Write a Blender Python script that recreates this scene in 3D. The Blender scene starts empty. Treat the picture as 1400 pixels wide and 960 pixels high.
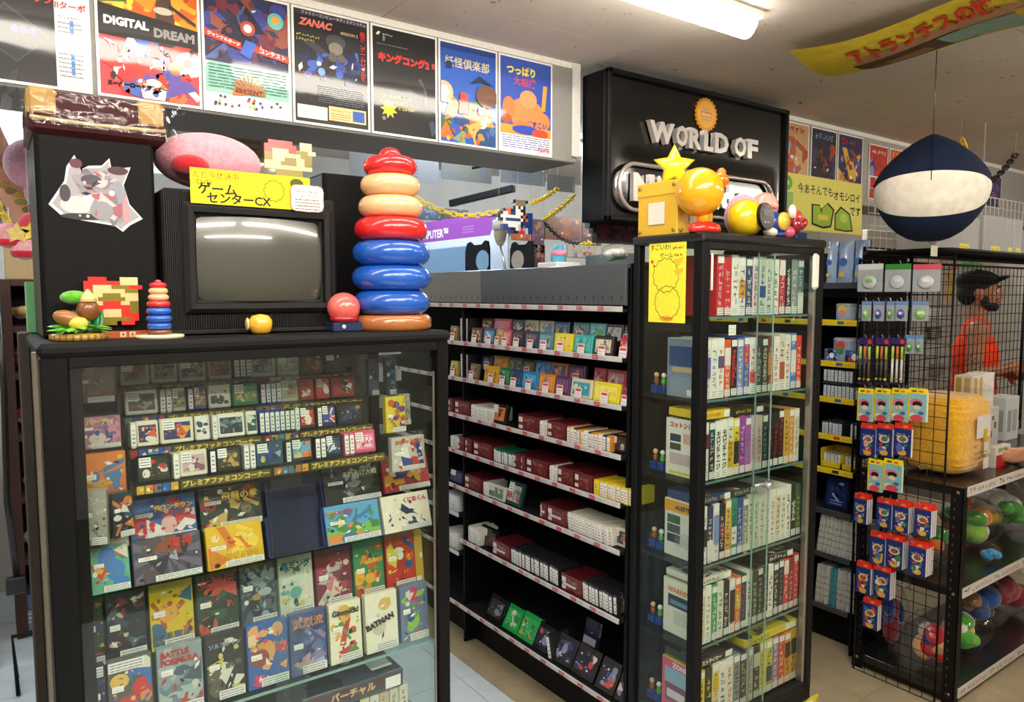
import bpy, bmesh, math, random
from mathutils import Vector, Matrix

# ------------------------------------------------------------------ camera, world, exposure
SC = bpy.context.scene
COL = SC.collection
FPX, CAMZ = 1000.0, 1.6
PITCH = math.atan(78 / FPX)
YAW = math.radians(54.4)                    # world X lies this far to the right of the view direction
_fh = Vector((math.cos(YAW), math.sin(YAW), 0)); _rt = Vector((math.sin(YAW), -math.cos(YAW), 0)); _up = Vector((0, 0, 1))
_fw = _fh * math.cos(PITCH) - _up * math.sin(PITCH); _cu = _fh * math.sin(PITCH) + _up * math.cos(PITCH)
cam_data = bpy.data.cameras.new('camera'); cam_data.sensor_width = 36.0; cam_data.lens = 36.0 * FPX / 1400
cam_data.clip_start = 0.02
cam = bpy.data.objects.new('camera', cam_data); COL.objects.link(cam)
cam.matrix_world = Matrix(((_rt.x, _cu.x, -_fw.x, 0), (_rt.y, _cu.y, -_fw.y, 0), (_rt.z, _cu.z, -_fw.z, CAMZ), (0, 0, 0, 1)))
SC.camera = cam
world = bpy.data.worlds.new('world'); SC.world = world; world.use_nodes = True
world.node_tree.nodes['Background'].inputs[0].default_value = (0.75, 0.85, 1.0, 1)
world.node_tree.nodes['Background'].inputs[1].default_value = 0.25
SC.view_settings.view_transform = 'Standard'; SC.view_settings.look = 'None'
SC.view_settings.gamma = 1.0; SC.view_settings.use_curve_mapping = False
SC.view_settings.exposure = 0.68
SC.cycles.transparent_max_bounces = 32
SC.cycles.max_bounces = 8
SC.cycles.caustics_reflective = False; SC.cycles.caustics_refractive = False
SC.cycles.sample_clamp_indirect = 4.0
LAMP_POWER, COOL_POWER = 36.0, 26.0

def at(px, py, axis, val):
    """point of the plane axis = val that the photograph shows at a pixel of its 1400 x 960 frame"""
    r = _fw + _rt * ((px - 700) / FPX) - _cu * ((py - 480) / FPX)
    c = Vector((0, 0, CAMZ)); i = 'xyz'.index(axis)
    return c + r * ((val - c[i]) / r[i])

# ------------------------------------------------------------------ colours and materials
def lin(h):
    if not isinstance(h, str): return h
    h = h.lstrip('#'); o = []
    for i in (0, 2, 4):
        s = int(h[i:i + 2], 16) / 255
        o.append(s / 12.92 if s <= 0.04045 else ((s + 0.055) / 1.055) ** 2.4)
    return tuple(o) + (1.0,)
MATS = {}
def paint(name, rough=0.5, spec=0.5, coat=0.0, grain=0.06, gscale=60.0, bump=0.0, bscale=120.0, metal=0.0, sheen=0.0, coat_rough=0.05, fixed=None, coat_ior=1.5):
    """surface whose colour is the face colour of the mesh, with procedural grain"""
    m = bpy.data.materials.new(name); m.use_nodes = True; nt = m.node_tree; N = nt.nodes; Lk = nt.links
    b = N['Principled BSDF']
    b.inputs['Roughness'].default_value = rough; b.inputs['Specular IOR Level'].default_value = spec
    b.inputs['Metallic'].default_value = metal
    b.inputs['Coat Weight'].default_value = coat; b.inputs['Coat Roughness'].default_value = coat_rough; b.inputs['Coat IOR'].default_value = coat_ior
    if sheen: b.inputs['Sheen Weight'].default_value = sheen
    if fixed: 
        src = N.new('ShaderNodeRGB'); src.outputs[0].default_value = lin(fixed)
    else:
        src = N.new('ShaderNodeAttribute'); src.attribute_name = 'Col'
    tc = N.new('ShaderNodeTexCoord'); nz = N.new('ShaderNodeTexNoise'); nz.inputs['Scale'].default_value = gscale; nz.inputs['Detail'].default_value = 3
    Lk.new(tc.outputs['Object'], nz.inputs['Vector'])
    mr = N.new('ShaderNodeMapRange'); mr.inputs[1].default_value = 0.3; mr.inputs[2].default_value = 0.7
    mr.inputs[3].default_value = 1 - grain * 1.5; mr.inputs[4].default_value = 1 + grain * 0.5
    Lk.new(nz.outputs['Fac'], mr.inputs[0])
    mx = N.new('ShaderNodeMix'); mx.data_type = 'RGBA'; mx.blend_type = 'MULTIPLY'; mx.inputs[0].default_value = 1.0
    Lk.new(src.outputs[0], mx.inputs[6]); Lk.new(mr.outputs[0], mx.inputs[7]); Lk.new(mx.outputs[2], b.inputs['Base Color'])
    if bump:
        n2 = N.new('ShaderNodeTexNoise'); n2.inputs['Scale'].default_value = bscale; n2.inputs['Detail'].default_value = 2
        Lk.new(tc.outputs['Object'], n2.inputs['Vector'])
        bp = N.new('ShaderNodeBump'); bp.inputs['Strength'].default_value = bump; bp.inputs['Distance'].default_value = 0.004
        Lk.new(n2.outputs['Fac'], bp.inputs['Height']); Lk.new(bp.outputs['Normal'], b.inputs['Normal'])
        if coat: Lk.new(bp.outputs['Normal'], b.inputs['Coat Normal'])
    MATS[name] = m; return m
def clear(name, tint=(1, 1, 1, 1), refl=0.06, edge=0.5, rough=0.0, bump=0.0, bscale=25.0, milk=0.0):
    """thin clear sheet: mostly see-through, reflecting more at a glancing angle"""
    m = bpy.data.materials.new(name); m.use_nodes = True; nt = m.node_tree; N = nt.nodes; Lk = nt.links
    N.remove(N['Principled BSDF']); out = N['Material Output']
    tr = N.new('ShaderNodeBsdfTransparent'); tr.inputs[0].default_value = tint
    gl = N.new('ShaderNodeBsdfGlossy'); gl.inputs['Roughness'].default_value = rough
    lw = N.new('ShaderNodeLayerWeight'); lw.inputs['Blend'].default_value = 0.25
    mr = N.new('ShaderNodeMapRange'); mr.inputs[3].default_value = refl; mr.inputs[4].default_value = edge
    Lk.new(lw.outputs['Facing'], mr.inputs[0])
    pw = N.new('ShaderNodeMath'); pw.operation = 'POWER'; pw.inputs[1].default_value = 3.0
    Lk.new(lw.outputs['Facing'], pw.inputs[0]); Lk.new(pw.outputs[0], mr.inputs[0])
    mx = N.new('ShaderNodeMixShader'); Lk.new(mr.outputs[0], mx.inputs[0])
    if milk:
        df = N.new('ShaderNodeBsdfDiffuse'); df.inputs[0].default_value = (0.8, 0.8, 0.8, 1)
        m0 = N.new('ShaderNodeMixShader'); m0.inputs[0].default_value = milk
        Lk.new(tr.outputs[0], m0.inputs[1]); Lk.new(df.outputs[0], m0.inputs[2]); Lk.new(m0.outputs[0], mx.inputs[1])
    else: Lk.new(tr.outputs[0], mx.inputs[1])
    Lk.new(gl.outputs[0], mx.inputs[2]); Lk.new(mx.outputs[0], out.inputs[0])
    if bump:
        tc = N.new('ShaderNodeTexCoord'); nz = N.new('ShaderNodeTexNoise'); nz.inputs['Scale'].default_value = bscale
        Lk.new(tc.outputs['Object'], nz.inputs['Vector'])
        bp = N.new('ShaderNodeBump'); bp.inputs['Strength'].default_value = bump; bp.inputs['Distance'].default_value = 0.01
        Lk.new(nz.outputs['Fac'], bp.inputs['Height']); Lk.new(bp.outputs['Normal'], gl.inputs['Normal'])
    MATS[name] = m; return m
def glow(name, col, power):
    m = bpy.data.materials.new(name); m.use_nodes = True; nt = m.node_tree
    e = nt.nodes.new('ShaderNodeEmission'); e.inputs[0].default_value = col; e.inputs[1].default_value = power
    nt.nodes.remove(nt.nodes['Principled BSDF']); nt.links.new(e.outputs[0], nt.nodes['Material Output'].inputs[0])
    MATS[name] = m; return m
def surface(name, c1, c2, scale, rough, bump=0.0, spots=None, detail=6, bscale=None):
    """two-tone procedural surface for floor, ceiling and walls"""
    m = bpy.data.materials.new(name); m.use_nodes = True; nt = m.node_tree; N = nt.nodes; Lk = nt.links
    b = N['Principled BSDF']; b.inputs['Roughness'].default_value = rough
    g = N.new('ShaderNodeNewGeometry')
    nz = N.new('ShaderNodeTexNoise'); nz.inputs['Scale'].default_value = scale; nz.inputs['Detail'].default_value = detail; nz.inputs['Roughness'].default_value = 0.65
    Lk.new(g.outputs['Position'], nz.inputs['Vector'])
    cr = N.new('ShaderNodeValToRGB'); cr.color_ramp.elements[0].position = 0.3; cr.color_ramp.elements[1].position = 0.7
    cr.color_ramp.elements[0].color = lin(c1); cr.color_ramp.elements[1].color = lin(c2)
    Lk.new(nz.outputs['Fac'], cr.inputs[0]); last = cr.outputs[0]
    if spots:
        n3 = N.new('ShaderNodeTexNoise'); n3.inputs['Scale'].default_value = 15.0; n3.inputs['Detail'].default_value = 3; n3.inputs['Roughness'].default_value = 0.8
        Lk.new(g.outputs['Position'], n3.inputs['Vector'])
        r3 = N.new('ShaderNodeMapRange'); r3.inputs[1].default_value = 0.67; r3.inputs[2].default_value = 0.70
        Lk.new(n3.outputs['Fac'], r3.inputs[0])
        mx = N.new('ShaderNodeMix'); mx.data_type = 'RGBA'; Lk.new(r3.outputs[0], mx.inputs[0]); Lk.new(last, mx.inputs[6]); mx.inputs[7].default_value = lin(spots); last = mx.outputs[2]
    Lk.new(last, b.inputs['Base Color'])
    if bump:
        n2 = N.new('ShaderNodeTexNoise'); n2.inputs['Scale'].default_value = bscale or scale * 4
        Lk.new(g.outputs['Position'], n2.inputs['Vector'])
        bp = N.new('ShaderNodeBump'); bp.inputs['Strength'].default_value = bump; bp.inputs['Distance'].default_value = 0.01
        Lk.new(n2.outputs['Fac'], bp.inputs['Height']); Lk.new(bp.outputs['Normal'], b.inputs['Normal'])
    MATS[name] = m; return m

paint('paint', 0.45)
paint('card', 0.32, grain=0.04, coat=0.25, coat_rough=0.15)
paint('paper', 0.8, grain=0.05)
paint('film', 0.5, spec=0.25, grain=0.03, coat=0.75, coat_rough=0.06, bump=0.26, bscale=7, coat_ior=1.6)      # paper behind clear film
paint('gloss', 0.2, grain=0.03, coat=0.6, coat_rough=0.04)
paint('vinyl', 0.3, grain=0.05, coat=0.3, coat_rough=0.12)
paint('plush', 0.95, spec=0.1, grain=0.14, gscale=90, bump=0.5, bscale=160, sheen=0.5)
paint('cloth', 0.85, spec=0.2, grain=0.1, gscale=30, bump=0.4, bscale=45)
paint('black_metal', 0.45, spec=0.14, grain=0.1, gscale=25)
paint('dull', 0.7, spec=0.18, grain=0.08)
paint('chrome', 0.2, metal=0.6, grain=0.02)
paint('steel', 0.3, metal=0.9, grain=0.08)
paint('skin', 0.55, spec=0.35, grain=0.08, gscale=40)
paint('hair', 0.7, spec=0.3, grain=0.25, gscale=150, bump=0.6, bscale=220)
clear('glass', (0.93, 0.97, 0.95, 1), refl=0.035, edge=0.45)
clear('shelf_glass', (0.86, 0.93, 0.91, 1), refl=0.06, edge=0.6)
clear('acrylic', (0.95, 0.96, 0.97, 1), refl=0.07, edge=0.5)
clear('bag', (0.98, 0.98, 0.98, 1), refl=0.03, edge=0.5, rough=0.08, bump=0.7, bscale=26)
clear('frosted', (0.85, 0.86, 0.86, 1), refl=0.06, edge=0.4, rough=0.3, milk=0.32)
glow('lamp_glow', (1.0, 0.915, 0.79, 1), LAMP_POWER)
glow('lamp_glow_soft', (1.0, 0.915, 0.79, 1), LAMP_POWER * 0.36)
glow('cool_glow', (0.80, 0.91, 1.0, 1), COOL_POWER)
surface('floor_vinyl', '#9a8c70', '#aea084', 7.0, 0.32, bump=0.03)
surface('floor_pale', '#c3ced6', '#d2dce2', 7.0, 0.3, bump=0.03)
surface('floor_joint', '#4a443a', '#5a5348', 20.0, 0.8)
surface('ceiling_board', '#d3cac0', '#ded6cd', 3.0, 0.9, bump=0.12, spots='#7d6a5c', bscale=60)
surface('ceiling_joint', '#b5aaa0', '#bdb2a8', 5.0, 0.95)
surface('wall_plaster', '#c9c5bd', '#d6d3cc', 3.0, 0.85)
surface('dark_wall', '#3a3836', '#45423f', 4.0, 0.9)

# ------------------------------------------------------------------ mesh builder
_TXT = {}
def glyph_mesh(s, offset=0.0, shear=0.0, spacing=1.0):
    key = (s, offset, shear, spacing)
    if key not in _TXT:
        cu = bpy.data.curves.new('lettering', 'FONT'); cu.body = s; cu.size = 1.0; cu.resolution_u = 2; cu.fill_mode = 'FRONT'
        cu.offset = offset; cu.shear = shear; cu.space_line = spacing
        o = bpy.data.objects.new('lettering', cu); COL.objects.link(o)
        dg = bpy.context.evaluated_depsgraph_get(); me = o.evaluated_get(dg).to_mesh()
        vs = [(v.co.x, v.co.y) for v in me.vertices]; fs = [tuple(p.vertices) for p in me.polygons]
        o.evaluated_get(dg).to_mesh_clear(); bpy.data.objects.remove(o); bpy.data.curves.remove(cu)
        if not vs: vs = [(0, 0)]
        x0 = min(v[0] for v in vs); x1 = max(v[0] for v in vs); y0 = min(v[1] for v in vs); y1 = max(v[1] for v in vs)
        _TXT[key] = ([(x - x0, y - y0) for x, y in vs], fs, max(x1 - x0, 1e-4), max(y1 - y0, 1e-4))
    return _TXT[key]

def clip_poly(poly, w, h):
    def cut(p, inside, inter):
        o = []
        for i in range(len(p)):
            a, b = p[i - 1], p[i]
            ia, ib = inside(a), inside(b)
            if ia != ib: o.append(inter(a, b))
            if ib: o.append(b)
        return o
    def ix(v): return lambda a, b: (v, a[1] + (b[1] - a[1]) * (v - a[0]) / (b[0] - a[0]))
    def iy(v): return lambda a, b: (a[0] + (b[0] - a[0]) * (v - a[1]) / (b[1] - a[1]), v)
    for f, g in ((lambda p: p[0] >= 0, ix(0)), (lambda p: p[0] <= w, ix(w)), (lambda p: p[1] >= 0, iy(0)), (lambda p: p[1] <= h, iy(h))):
        poly = cut(poly, f, g)
        if len(poly) < 3: return []
    return poly

class Fr:
    """a flat printing frame: origin, direction across, direction up; prints stand slightly proud"""
    def __init__(s, o, u, v):
        s.o = Vector(o); s.u = Vector(u).normalized(); s.v = Vector(v).normalized(); s.n = s.u.cross(s.v); s.k = 0
    def p(s, a, b, lift=0.0): return s.o + s.u * a + s.v * b + s.n * lift
    def sub(s, a, b): 
        f = Fr(s.p(a, b), s.u, s.v); f.k = s.k; return f

LAYER = 0.00006
class MB:
    def __init__(s, M=None):
        s.v = []; s.f = []; s.c = []; s.sm = []; s.M = M or Matrix.Identity(4)
    def add(s, vs, fs, col, smooth=False):
        col = lin(col); b = len(s.v)
        s.v += [s.M @ Vector(v) for v in vs]
        for f in fs:
            s.f.append(tuple(b + i for i in f)); s.c.append(col); s.sm.append(smooth)
        return s
    def box(s, x0, y0, z0, x1, y1, z1, col, r=0.0):
        x0, x1 = sorted((x0, x1)); y0, y1 = sorted((y0, y1)); z0, z1 = sorted((z0, z1))
        if not r:
            return s.add([(x0, y0, z0), (x1, y0, z0), (x1, y1, z0), (x0, y1, z0), (x0, y0, z1), (x1, y0, z1), (x1, y1, z1), (x0, y1, z1)],
                         [(0, 3, 2, 1), (4, 5, 6, 7), (0, 1, 5, 4), (1, 2, 6, 5), (2, 3, 7, 6), (3, 0, 4, 7)], col)
        c = Vector(((x0 + x1) / 2, (y0 + y1) / 2, (z0 + z1) / 2)); h = Vector(((x1 - x0) / 2, (y1 - y0) / 2, (z1 - z0) / 2))
        r = min(r, h.x * 0.95, h.y * 0.95, h.z * 0.95)
        vs = []; idx = {}
        for sx in (-1, 1):
            for sy in (-1, 1):
                for sz in (-1, 1):
                    for a in range(3):
                        q = [h.x - r, h.y - r, h.z - r]; q[a] += r
                        idx[(sx, sy, sz, a)] = len(vs); vs.append((c.x + sx * q[0], c.y + sy * q[1], c.z + sz * q[2]))
        fs = []
        def quad(l, want):
            p = [Vector(vs[i]) for i in l]; n = (p[1] - p[0]).cross(p[2] - p[0])
            fs.append(tuple(l) if n.dot(want) > 0 else tuple(reversed(l)))
        for a in range(3):
            b, d = (a + 1) % 3, (a + 2) % 3
            for sa in (-1, 1):
                l = []
                for sb, sd in ((-1, -1), (1, -1), (1, 1), (-1, 1)):
                    k = [0, 0, 0]; k[a] = sa; k[b] = sb; k[d] = sd; l.append(idx[(k[0], k[1], k[2], a)])
                w = Vector((0, 0, 0)); w[a] = sa; quad(l, w)
            for sb in (-1, 1):
                for sd in (-1, 1):
                    k0 = [0, 0, 0]; k0[a] = -1; k0[b] = sb; k0[d] = sd; k1 = list(k0); k1[a] = 1
                    w = Vector((0, 0, 0)); w[b] = sb; w[d] = sd
                    quad([idx[(*k0, b)], idx[(*k1, b)], idx[(*k1, d)], idx[(*k0, d)]], w)
        for sx in (-1, 1):
            for sy in (-1, 1):
                for sz in (-1, 1): quad([idx[(sx, sy, sz, 0)], idx[(sx, sy, sz, 1)], idx[(sx, sy, sz, 2)]], Vector((sx, sy, sz)))
        return s.add(vs, fs, col)
    def lathe(s, prof, col, n=20, c=(0, 0, 0), sx=1.0, sy=1.0, cols=None, axis='z'):
        vs = []; 
        for r, z in prof:
            for k in range(n):
                a = 2 * math.pi * k / n; p = (r * math.cos(a) * sx, r * math.sin(a) * sy, z)
                if axis == 'y': p = (p[0], p[2], -p[1])
                if axis == 'x': p = (p[2], p[0], p[1])
                vs.append((c[0] + p[0], c[1] + p[1], c[2] + p[2]))
        for j in range(len(prof) - 1):
            s_f = [(j * n + k, j * n + (k + 1) % n, (j + 1) * n + (k + 1) % n, (j + 1) * n + k) for k in range(n)]
            if j == 0: base = len(s.v); s.add(vs, s_f, cols[0] if cols else col, True)
            else:
                cc = lin(cols[j] if cols else col)
                for f in s_f: s.f.append(tuple(base + i for i in f)); s.c.append(cc); s.sm.append(True)
        for j, rev in ((0, True), (len(prof) - 1, False)):
            if prof[j][0] > 1e-5:
                f = [base + j * n + k for k in range(n)]
                s.f.append(tuple(reversed(f)) if rev else tuple(f)); s.c.append(lin((cols[0] if rev else cols[-1]) if cols else col)); s.sm.append(False)
        return s
    def ball(s, c, r, col, n=20, m=12, rz=0.0, tilt=0.0):
        if not hasattr(r, '__len__'): r = (r, r, r)
        R = Matrix.Rotation(rz, 3, 'Z') @ Matrix.Rotation(tilt, 3, 'Y'); vs = []
        for j in range(m + 1):
            t = math.pi * j / m
            for k in range(n):
                a = 2 * math.pi * k / n
                p = R @ Vector((r[0] * math.sin(t) * math.cos(a), r[1] * math.sin(t) * math.sin(a), -r[2] * math.cos(t)))
                vs.append((c[0] + p.x, c[1] + p.y, c[2] + p.z))
        return s.add(vs, [(j * n + k, j * n + (k + 1) % n, (j + 1) * n + (k + 1) % n, (j + 1) * n + k) for j in range(m) for k in range(n)], col, True)
    def tube(s, pts, r, col, n=8, closed=False):
        pts = [Vector(p) for p in pts]; N = len(pts); rr = r if hasattr(r, '__len__') else [r] * N
        vs = []; prev = None
        for i, p in enumerate(pts):
            if closed: t = pts[(i + 1) % N] - pts[i - 1]
            else: t = pts[min(i + 1, N - 1)] - pts[max(i - 1, 0)]
            t.normalize()
            a = prev if prev is not None else (Vector((0, 0, 1)) if abs(t.z) < 0.9 else Vector((1, 0, 0)))
            u = a - t * a.dot(t)
            if u.length < 1e-6: u = t.orthogonal()
            u.normalize(); w = t.cross(u); prev = u
            for k in range(n):
                an = 2 * math.pi * k / n; vs.append(p + (u * math.cos(an) + w * math.sin(an)) * rr[i])
        fs = [(i * n + k, i * n + (k + 1) % n, ((i + 1) % N) * n + (k + 1) % n, ((i + 1) % N) * n + k) for i in range(N if closed else N - 1) for k in range(n)]
        s.add(vs, fs, col, n > 4)
        if not closed:
            b = len(s.v) - len(vs); s.f.append(tuple(b + k for k in reversed(range(n)))); s.f.append(tuple(b + (N - 1) * n + k for k in range(n)))
            s.c += [lin(col)] * 2; s.sm += [False] * 2
        return s
    def prism(s, fr, poly, thick, col):
        """outline in a frame, given thickness behind the frame plane"""
        n = len(poly); vs = [fr.p(a, b) for a, b in poly] + [fr.p(a, b, -thick) for a, b in poly]
        area = sum(poly[i - 1][0] * poly[i][1] - poly[i][0] * poly[i - 1][1] for i in range(n))
        f = tuple(range(n)); g = tuple(range(2 * n - 1, n - 1, -1))
        side = [(i, n + i, n + (i + 1) % n, (i + 1) % n) for i in range(n)]
        if area < 0: f = f[::-1]; g = g[::-1]; side = [q[::-1] for q in side]
        return s.add(vs, [f, g] + side, col)
    # flat print
    def flat(s, fr, poly, col, w=None, h=None):
        if w is not None: poly = clip_poly(list(poly), w, h)
        if len(poly) < 3: return s
        area = sum(poly[i - 1][0] * poly[i][1] - poly[i][0] * poly[i - 1][1] for i in range(len(poly)))
        if area < 0: poly = poly[::-1]
        fr.k += 1
        return s.add([fr.p(a, b, LAYER * min(fr.k, 90)) for a, b in poly], [tuple(range(len(poly)))], col)
    def rect(s, fr, x, y, w, h, col): return s.flat(fr, [(x, y), (x + w, y), (x + w, y + h), (x, y + h)], col)
    def text(s, fr, t, x, y, w, h, col, bold=0.0, shear=0.0, stack=False, fit=False, edge=None):
        """lettering fitted into a w x h field at x, y"""
        if stack: t = '\n'.join(t)
        kanji = any(ord(ch) >= 0x4e00 for ch in t)
        if kanji: bold = min(bold, .012)
        for pas in ((edge, bold + (.02 if kanji else .04)), (col, bold)) if edge else ((col, bold),):
            vs, fs, tw, th = glyph_mesh(t, pas[1], shear, 0.8 if stack else 1.0)
            kx = w / tw; ky = h / th
            if not fit: kx = ky = min(kx, ky)
            ox = x + (w - tw * kx) / 2; oy = y + (h - th * ky) / 2
            fr.k += 1
            s.add([fr.p(ox + a * kx, oy + b * ky, LAYER * min(fr.k, 90)) for a, b in vs], fs, pas[0])
        return s
    def glyphs(s, fr, x, y, n, size, col, rnd, vertical=False, pitch=1.12):
        """strokes of print too small to read"""
        fr.k += 1
        for i in range(n):
            cx, cy = (x, y - i * size * pitch) if vertical else (x + i * size * pitch, y)
            for _ in range(3):
                if rnd.random() < 0.5: a, b, w, h = rnd.uniform(0, 0.2), rnd.uniform(0, 0.85), rnd.uniform(0.5, 0.8), 0.15
                else: a, b, w, h = rnd.uniform(0, 0.85), rnd.uniform(0, 0.2), 0.15, rnd.uniform(0.5, 0.8)
                q = [(cx + a * size, cy + b * size), (cx + (a + w) * size, cy + b * size), (cx + (a + w) * size, cy + (b + h) * size), (cx + a * size, cy + (b + h) * size)]
                s.add([fr.p(p0, p1, LAYER * min(fr.k, 90)) for p0, p1 in q], [(0, 1, 2, 3)], col)
        return s
    def lines(s, fr, x, y, w, n, step, col, rnd, th=0.35):
        """rows of small print"""
        fr.k += 1
        for i in range(n):
            a = x
            while a < x + w * 0.96:
                l = min(rnd.uniform(0.05, 0.22) * w, x + w - a)
                q = [(a, y - i * step), (a + l, y - i * step), (a + l, y - i * step + step * th), (a, y - i * step + step * th)]
                s.add([fr.p(p0, p1, LAYER * min(fr.k, 90)) for p0, p1 in q], [(0, 1, 2, 3)], col); a += l + w * 0.02
        return s
    def mesh(s, name, origin=(0, 0, 0)):
        me = bpy.data.meshes.new(name); o = Vector(origin)
        me.from_pydata([v - o for v in s.v], [], s.f); me.update()
        at_ = me.color_attributes.new('Col', 'FLOAT_COLOR', 'CORNER')
        buf = []
        for p, c in zip(me.polygons, s.c): buf.extend(c * p.loop_total)
        at_.data.foreach_set('color', buf)
        me.polygons.foreach_set('use_smooth', s.sm)
        return me

def disc(cx, cy, r, n=18, ry=None, a0=0.0): return [(cx + r * math.cos(a0 + 2 * math.pi * k / n), cy + (ry or r) * math.sin(a0 + 2 * math.pi * k / n)) for k in range(n)]
def burst(cx, cy, r, n=12, inner=0.7): return [(cx + (r if k % 2 else r * inner) * math.cos(math.pi * k / n), cy + (r if k % 2 else r * inner) * math.sin(math.pi * k / n)) for k in range(2 * n)]

# ------------------------------------------------------------------ scene objects
def root_loc(o):
    v = Vector((0, 0, 0))
    while o is not None: v += Vector(o.location); o = o.parent
    return v
def link(name, me, mat=None, parent=None, loc=(0, 0, 0)):
    o = bpy.data.objects.new(name, me); COL.objects.link(o); o.location = loc
    if parent is not None: o.parent = parent
    if mat and me is not None and not me.materials: me.materials.append(MATS[mat])
    return o
def tag(o, label, cat, group=None):
    o['label'] = label; o['category'] = cat
    if group: o['group'] = group
    return o
def thing(name, label, cat, loc, group=None):
    return tag(link(name, None, loc=loc), label, cat, group)
def part(name, mb, mat, parent, label=None):
    o = link(name, mb.mesh(name, root_loc(parent)), mat, parent)
    if label: o['label'] = label
    return o
def solo(name, mb, mat, label, cat, loc, group=None):
    return tag(link(name, mb.mesh(name, loc), mat, loc=loc), label, cat, group)
def struct(name, mb, mat, loc=(0, 0, 0)):
    o = link(name, mb.mesh(name, loc), mat, loc=loc); o['kind'] = 'structure'; return o
def copy_tree(o, loc, label=None, rotz=None):
    c = o.copy(); COL.objects.link(c); c.location = loc
    if rotz is not None: c.rotation_euler = (0, 0, rotz)
    if label: c['label'] = label
    def rec(a, b):
        for ch in list(a.children):
            d = ch.copy(); COL.objects.link(d); d.parent = b; rec(ch, d)
    rec(o, c); return c
def TR(loc, yaw=0.0, lean=0.0, roll=0.0):
    return Matrix.Translation(loc) @ Matrix.Rotation(yaw, 4, 'Z') @ Matrix.Rotation(lean, 4, 'X') @ Matrix.Rotation(roll, 4, 'Y')
ORD = 'first second third fourth fifth sixth seventh eighth ninth tenth eleventh twelfth thirteenth fourteenth fifteenth sixteenth seventeenth eighteenth nineteenth twentieth twenty-first twenty-second twenty-third'.split()
INK = '#1a1a1c'; WHITE = '#f2f0ea'; CREAM = '#e9e2cd'

def artwork(mb, fr, w, h, cols, rnd, n=9, style='blob'):
    """generic printed picture: overlapping coloured shapes inside a w x h field"""
    W, Hh = w, h; m = min(w, h)
    if style == 'burst':
        cx, cy = w * rnd.uniform(0.35, 0.65), h * rnd.uniform(0.4, 0.65)
        for k in range(12):
            a = math.pi * 2 * k / 12; b = a + 0.26
            mb.flat(fr, [(cx, cy), (cx + 2 * w * math.cos(a), cy + 2 * w * math.sin(a)), (cx + 2 * w * math.cos(b), cy + 2 * w * math.sin(b))], cols[0], W, Hh); fr.k -= 1
        fr.k += 1
    if style == 'land':
        y = 0
        for i in range(3):
            pts = [(0, 0)] + [(w * k / 7, h * (0.42 - 0.12 * i) + rnd.uniform(-1, 1) * h * 0.07) for k in range(8)] + [(w, 0)]
            # strips, so that every piece stays convex
            for k in range(7):
                mb.flat(fr, [(w * k / 7, 0), (w * (k + 1) / 7, 0), pts[k + 2], pts[k + 1]], cols[i % len(cols)], W, Hh); fr.k -= 1
            fr.k += 1
    for i in range(n):
        c = cols[rnd.randrange(len(cols))]; cx, cy = rnd.uniform(0.08, 0.92) * w, rnd.uniform(0.08, 0.9) * h
        t = rnd.random(); r = m * rnd.uniform(0.09, 0.26)
        if t < 0.45: poly = disc(cx, cy, r, 12, r * rnd.uniform(0.5, 1.3))
        elif t < 0.7:
            a = rnd.uniform(0, 6.28); poly = [(cx + r * 1.5 * math.cos(a + q), cy + r * 1.5 * math.sin(a + q)) for q in (0, 2.0, 4.1)]
        elif t < 0.88:
            a = rnd.uniform(0, 3.14); dx, dy = r * 1.7 * math.cos(a), r * 1.7 * math.sin(a); ex, ey = -dy * 0.22, dx * 0.22
            poly = [(cx - dx - ex, cy - dy - ey), (cx + dx - ex, cy + dy - ey), (cx + dx + ex, cy + dy + ey), (cx - dx + ex, cy - dy + ey)]
        else: poly = disc(cx, cy, r * 0.8, 5)
        mb.flat(fr, poly, c, W, Hh)
    acc = list(cols) + ['#ece6da', '#221f24', cols[0]]
    for i in range(int(n * 2.2)):           # small figures and marks over the large shapes
        c = acc[rnd.randrange(len(acc))]; cx, cy = rnd.uniform(0.06, 0.94) * w, rnd.uniform(0.06, 0.94) * h; r = m * rnd.uniform(0.02, 0.075); t = rnd.random()
        if t < 0.4: poly = disc(cx, cy, r, 7, r * rnd.uniform(0.5, 1.5))
        else:
            a = rnd.uniform(0, 3.14); dx, dy = r * 1.8 * math.cos(a), r * 1.8 * math.sin(a); e = rnd.uniform(0.2, 0.5)
            poly = [(cx - dx, cy - dy), (cx - dy * e, cy + dx * e), (cx + dx, cy + dy), (cx + dy * e, cy - dx * e)]
        mb.flat(fr, poly, c, W, Hh)
    return mb

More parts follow.
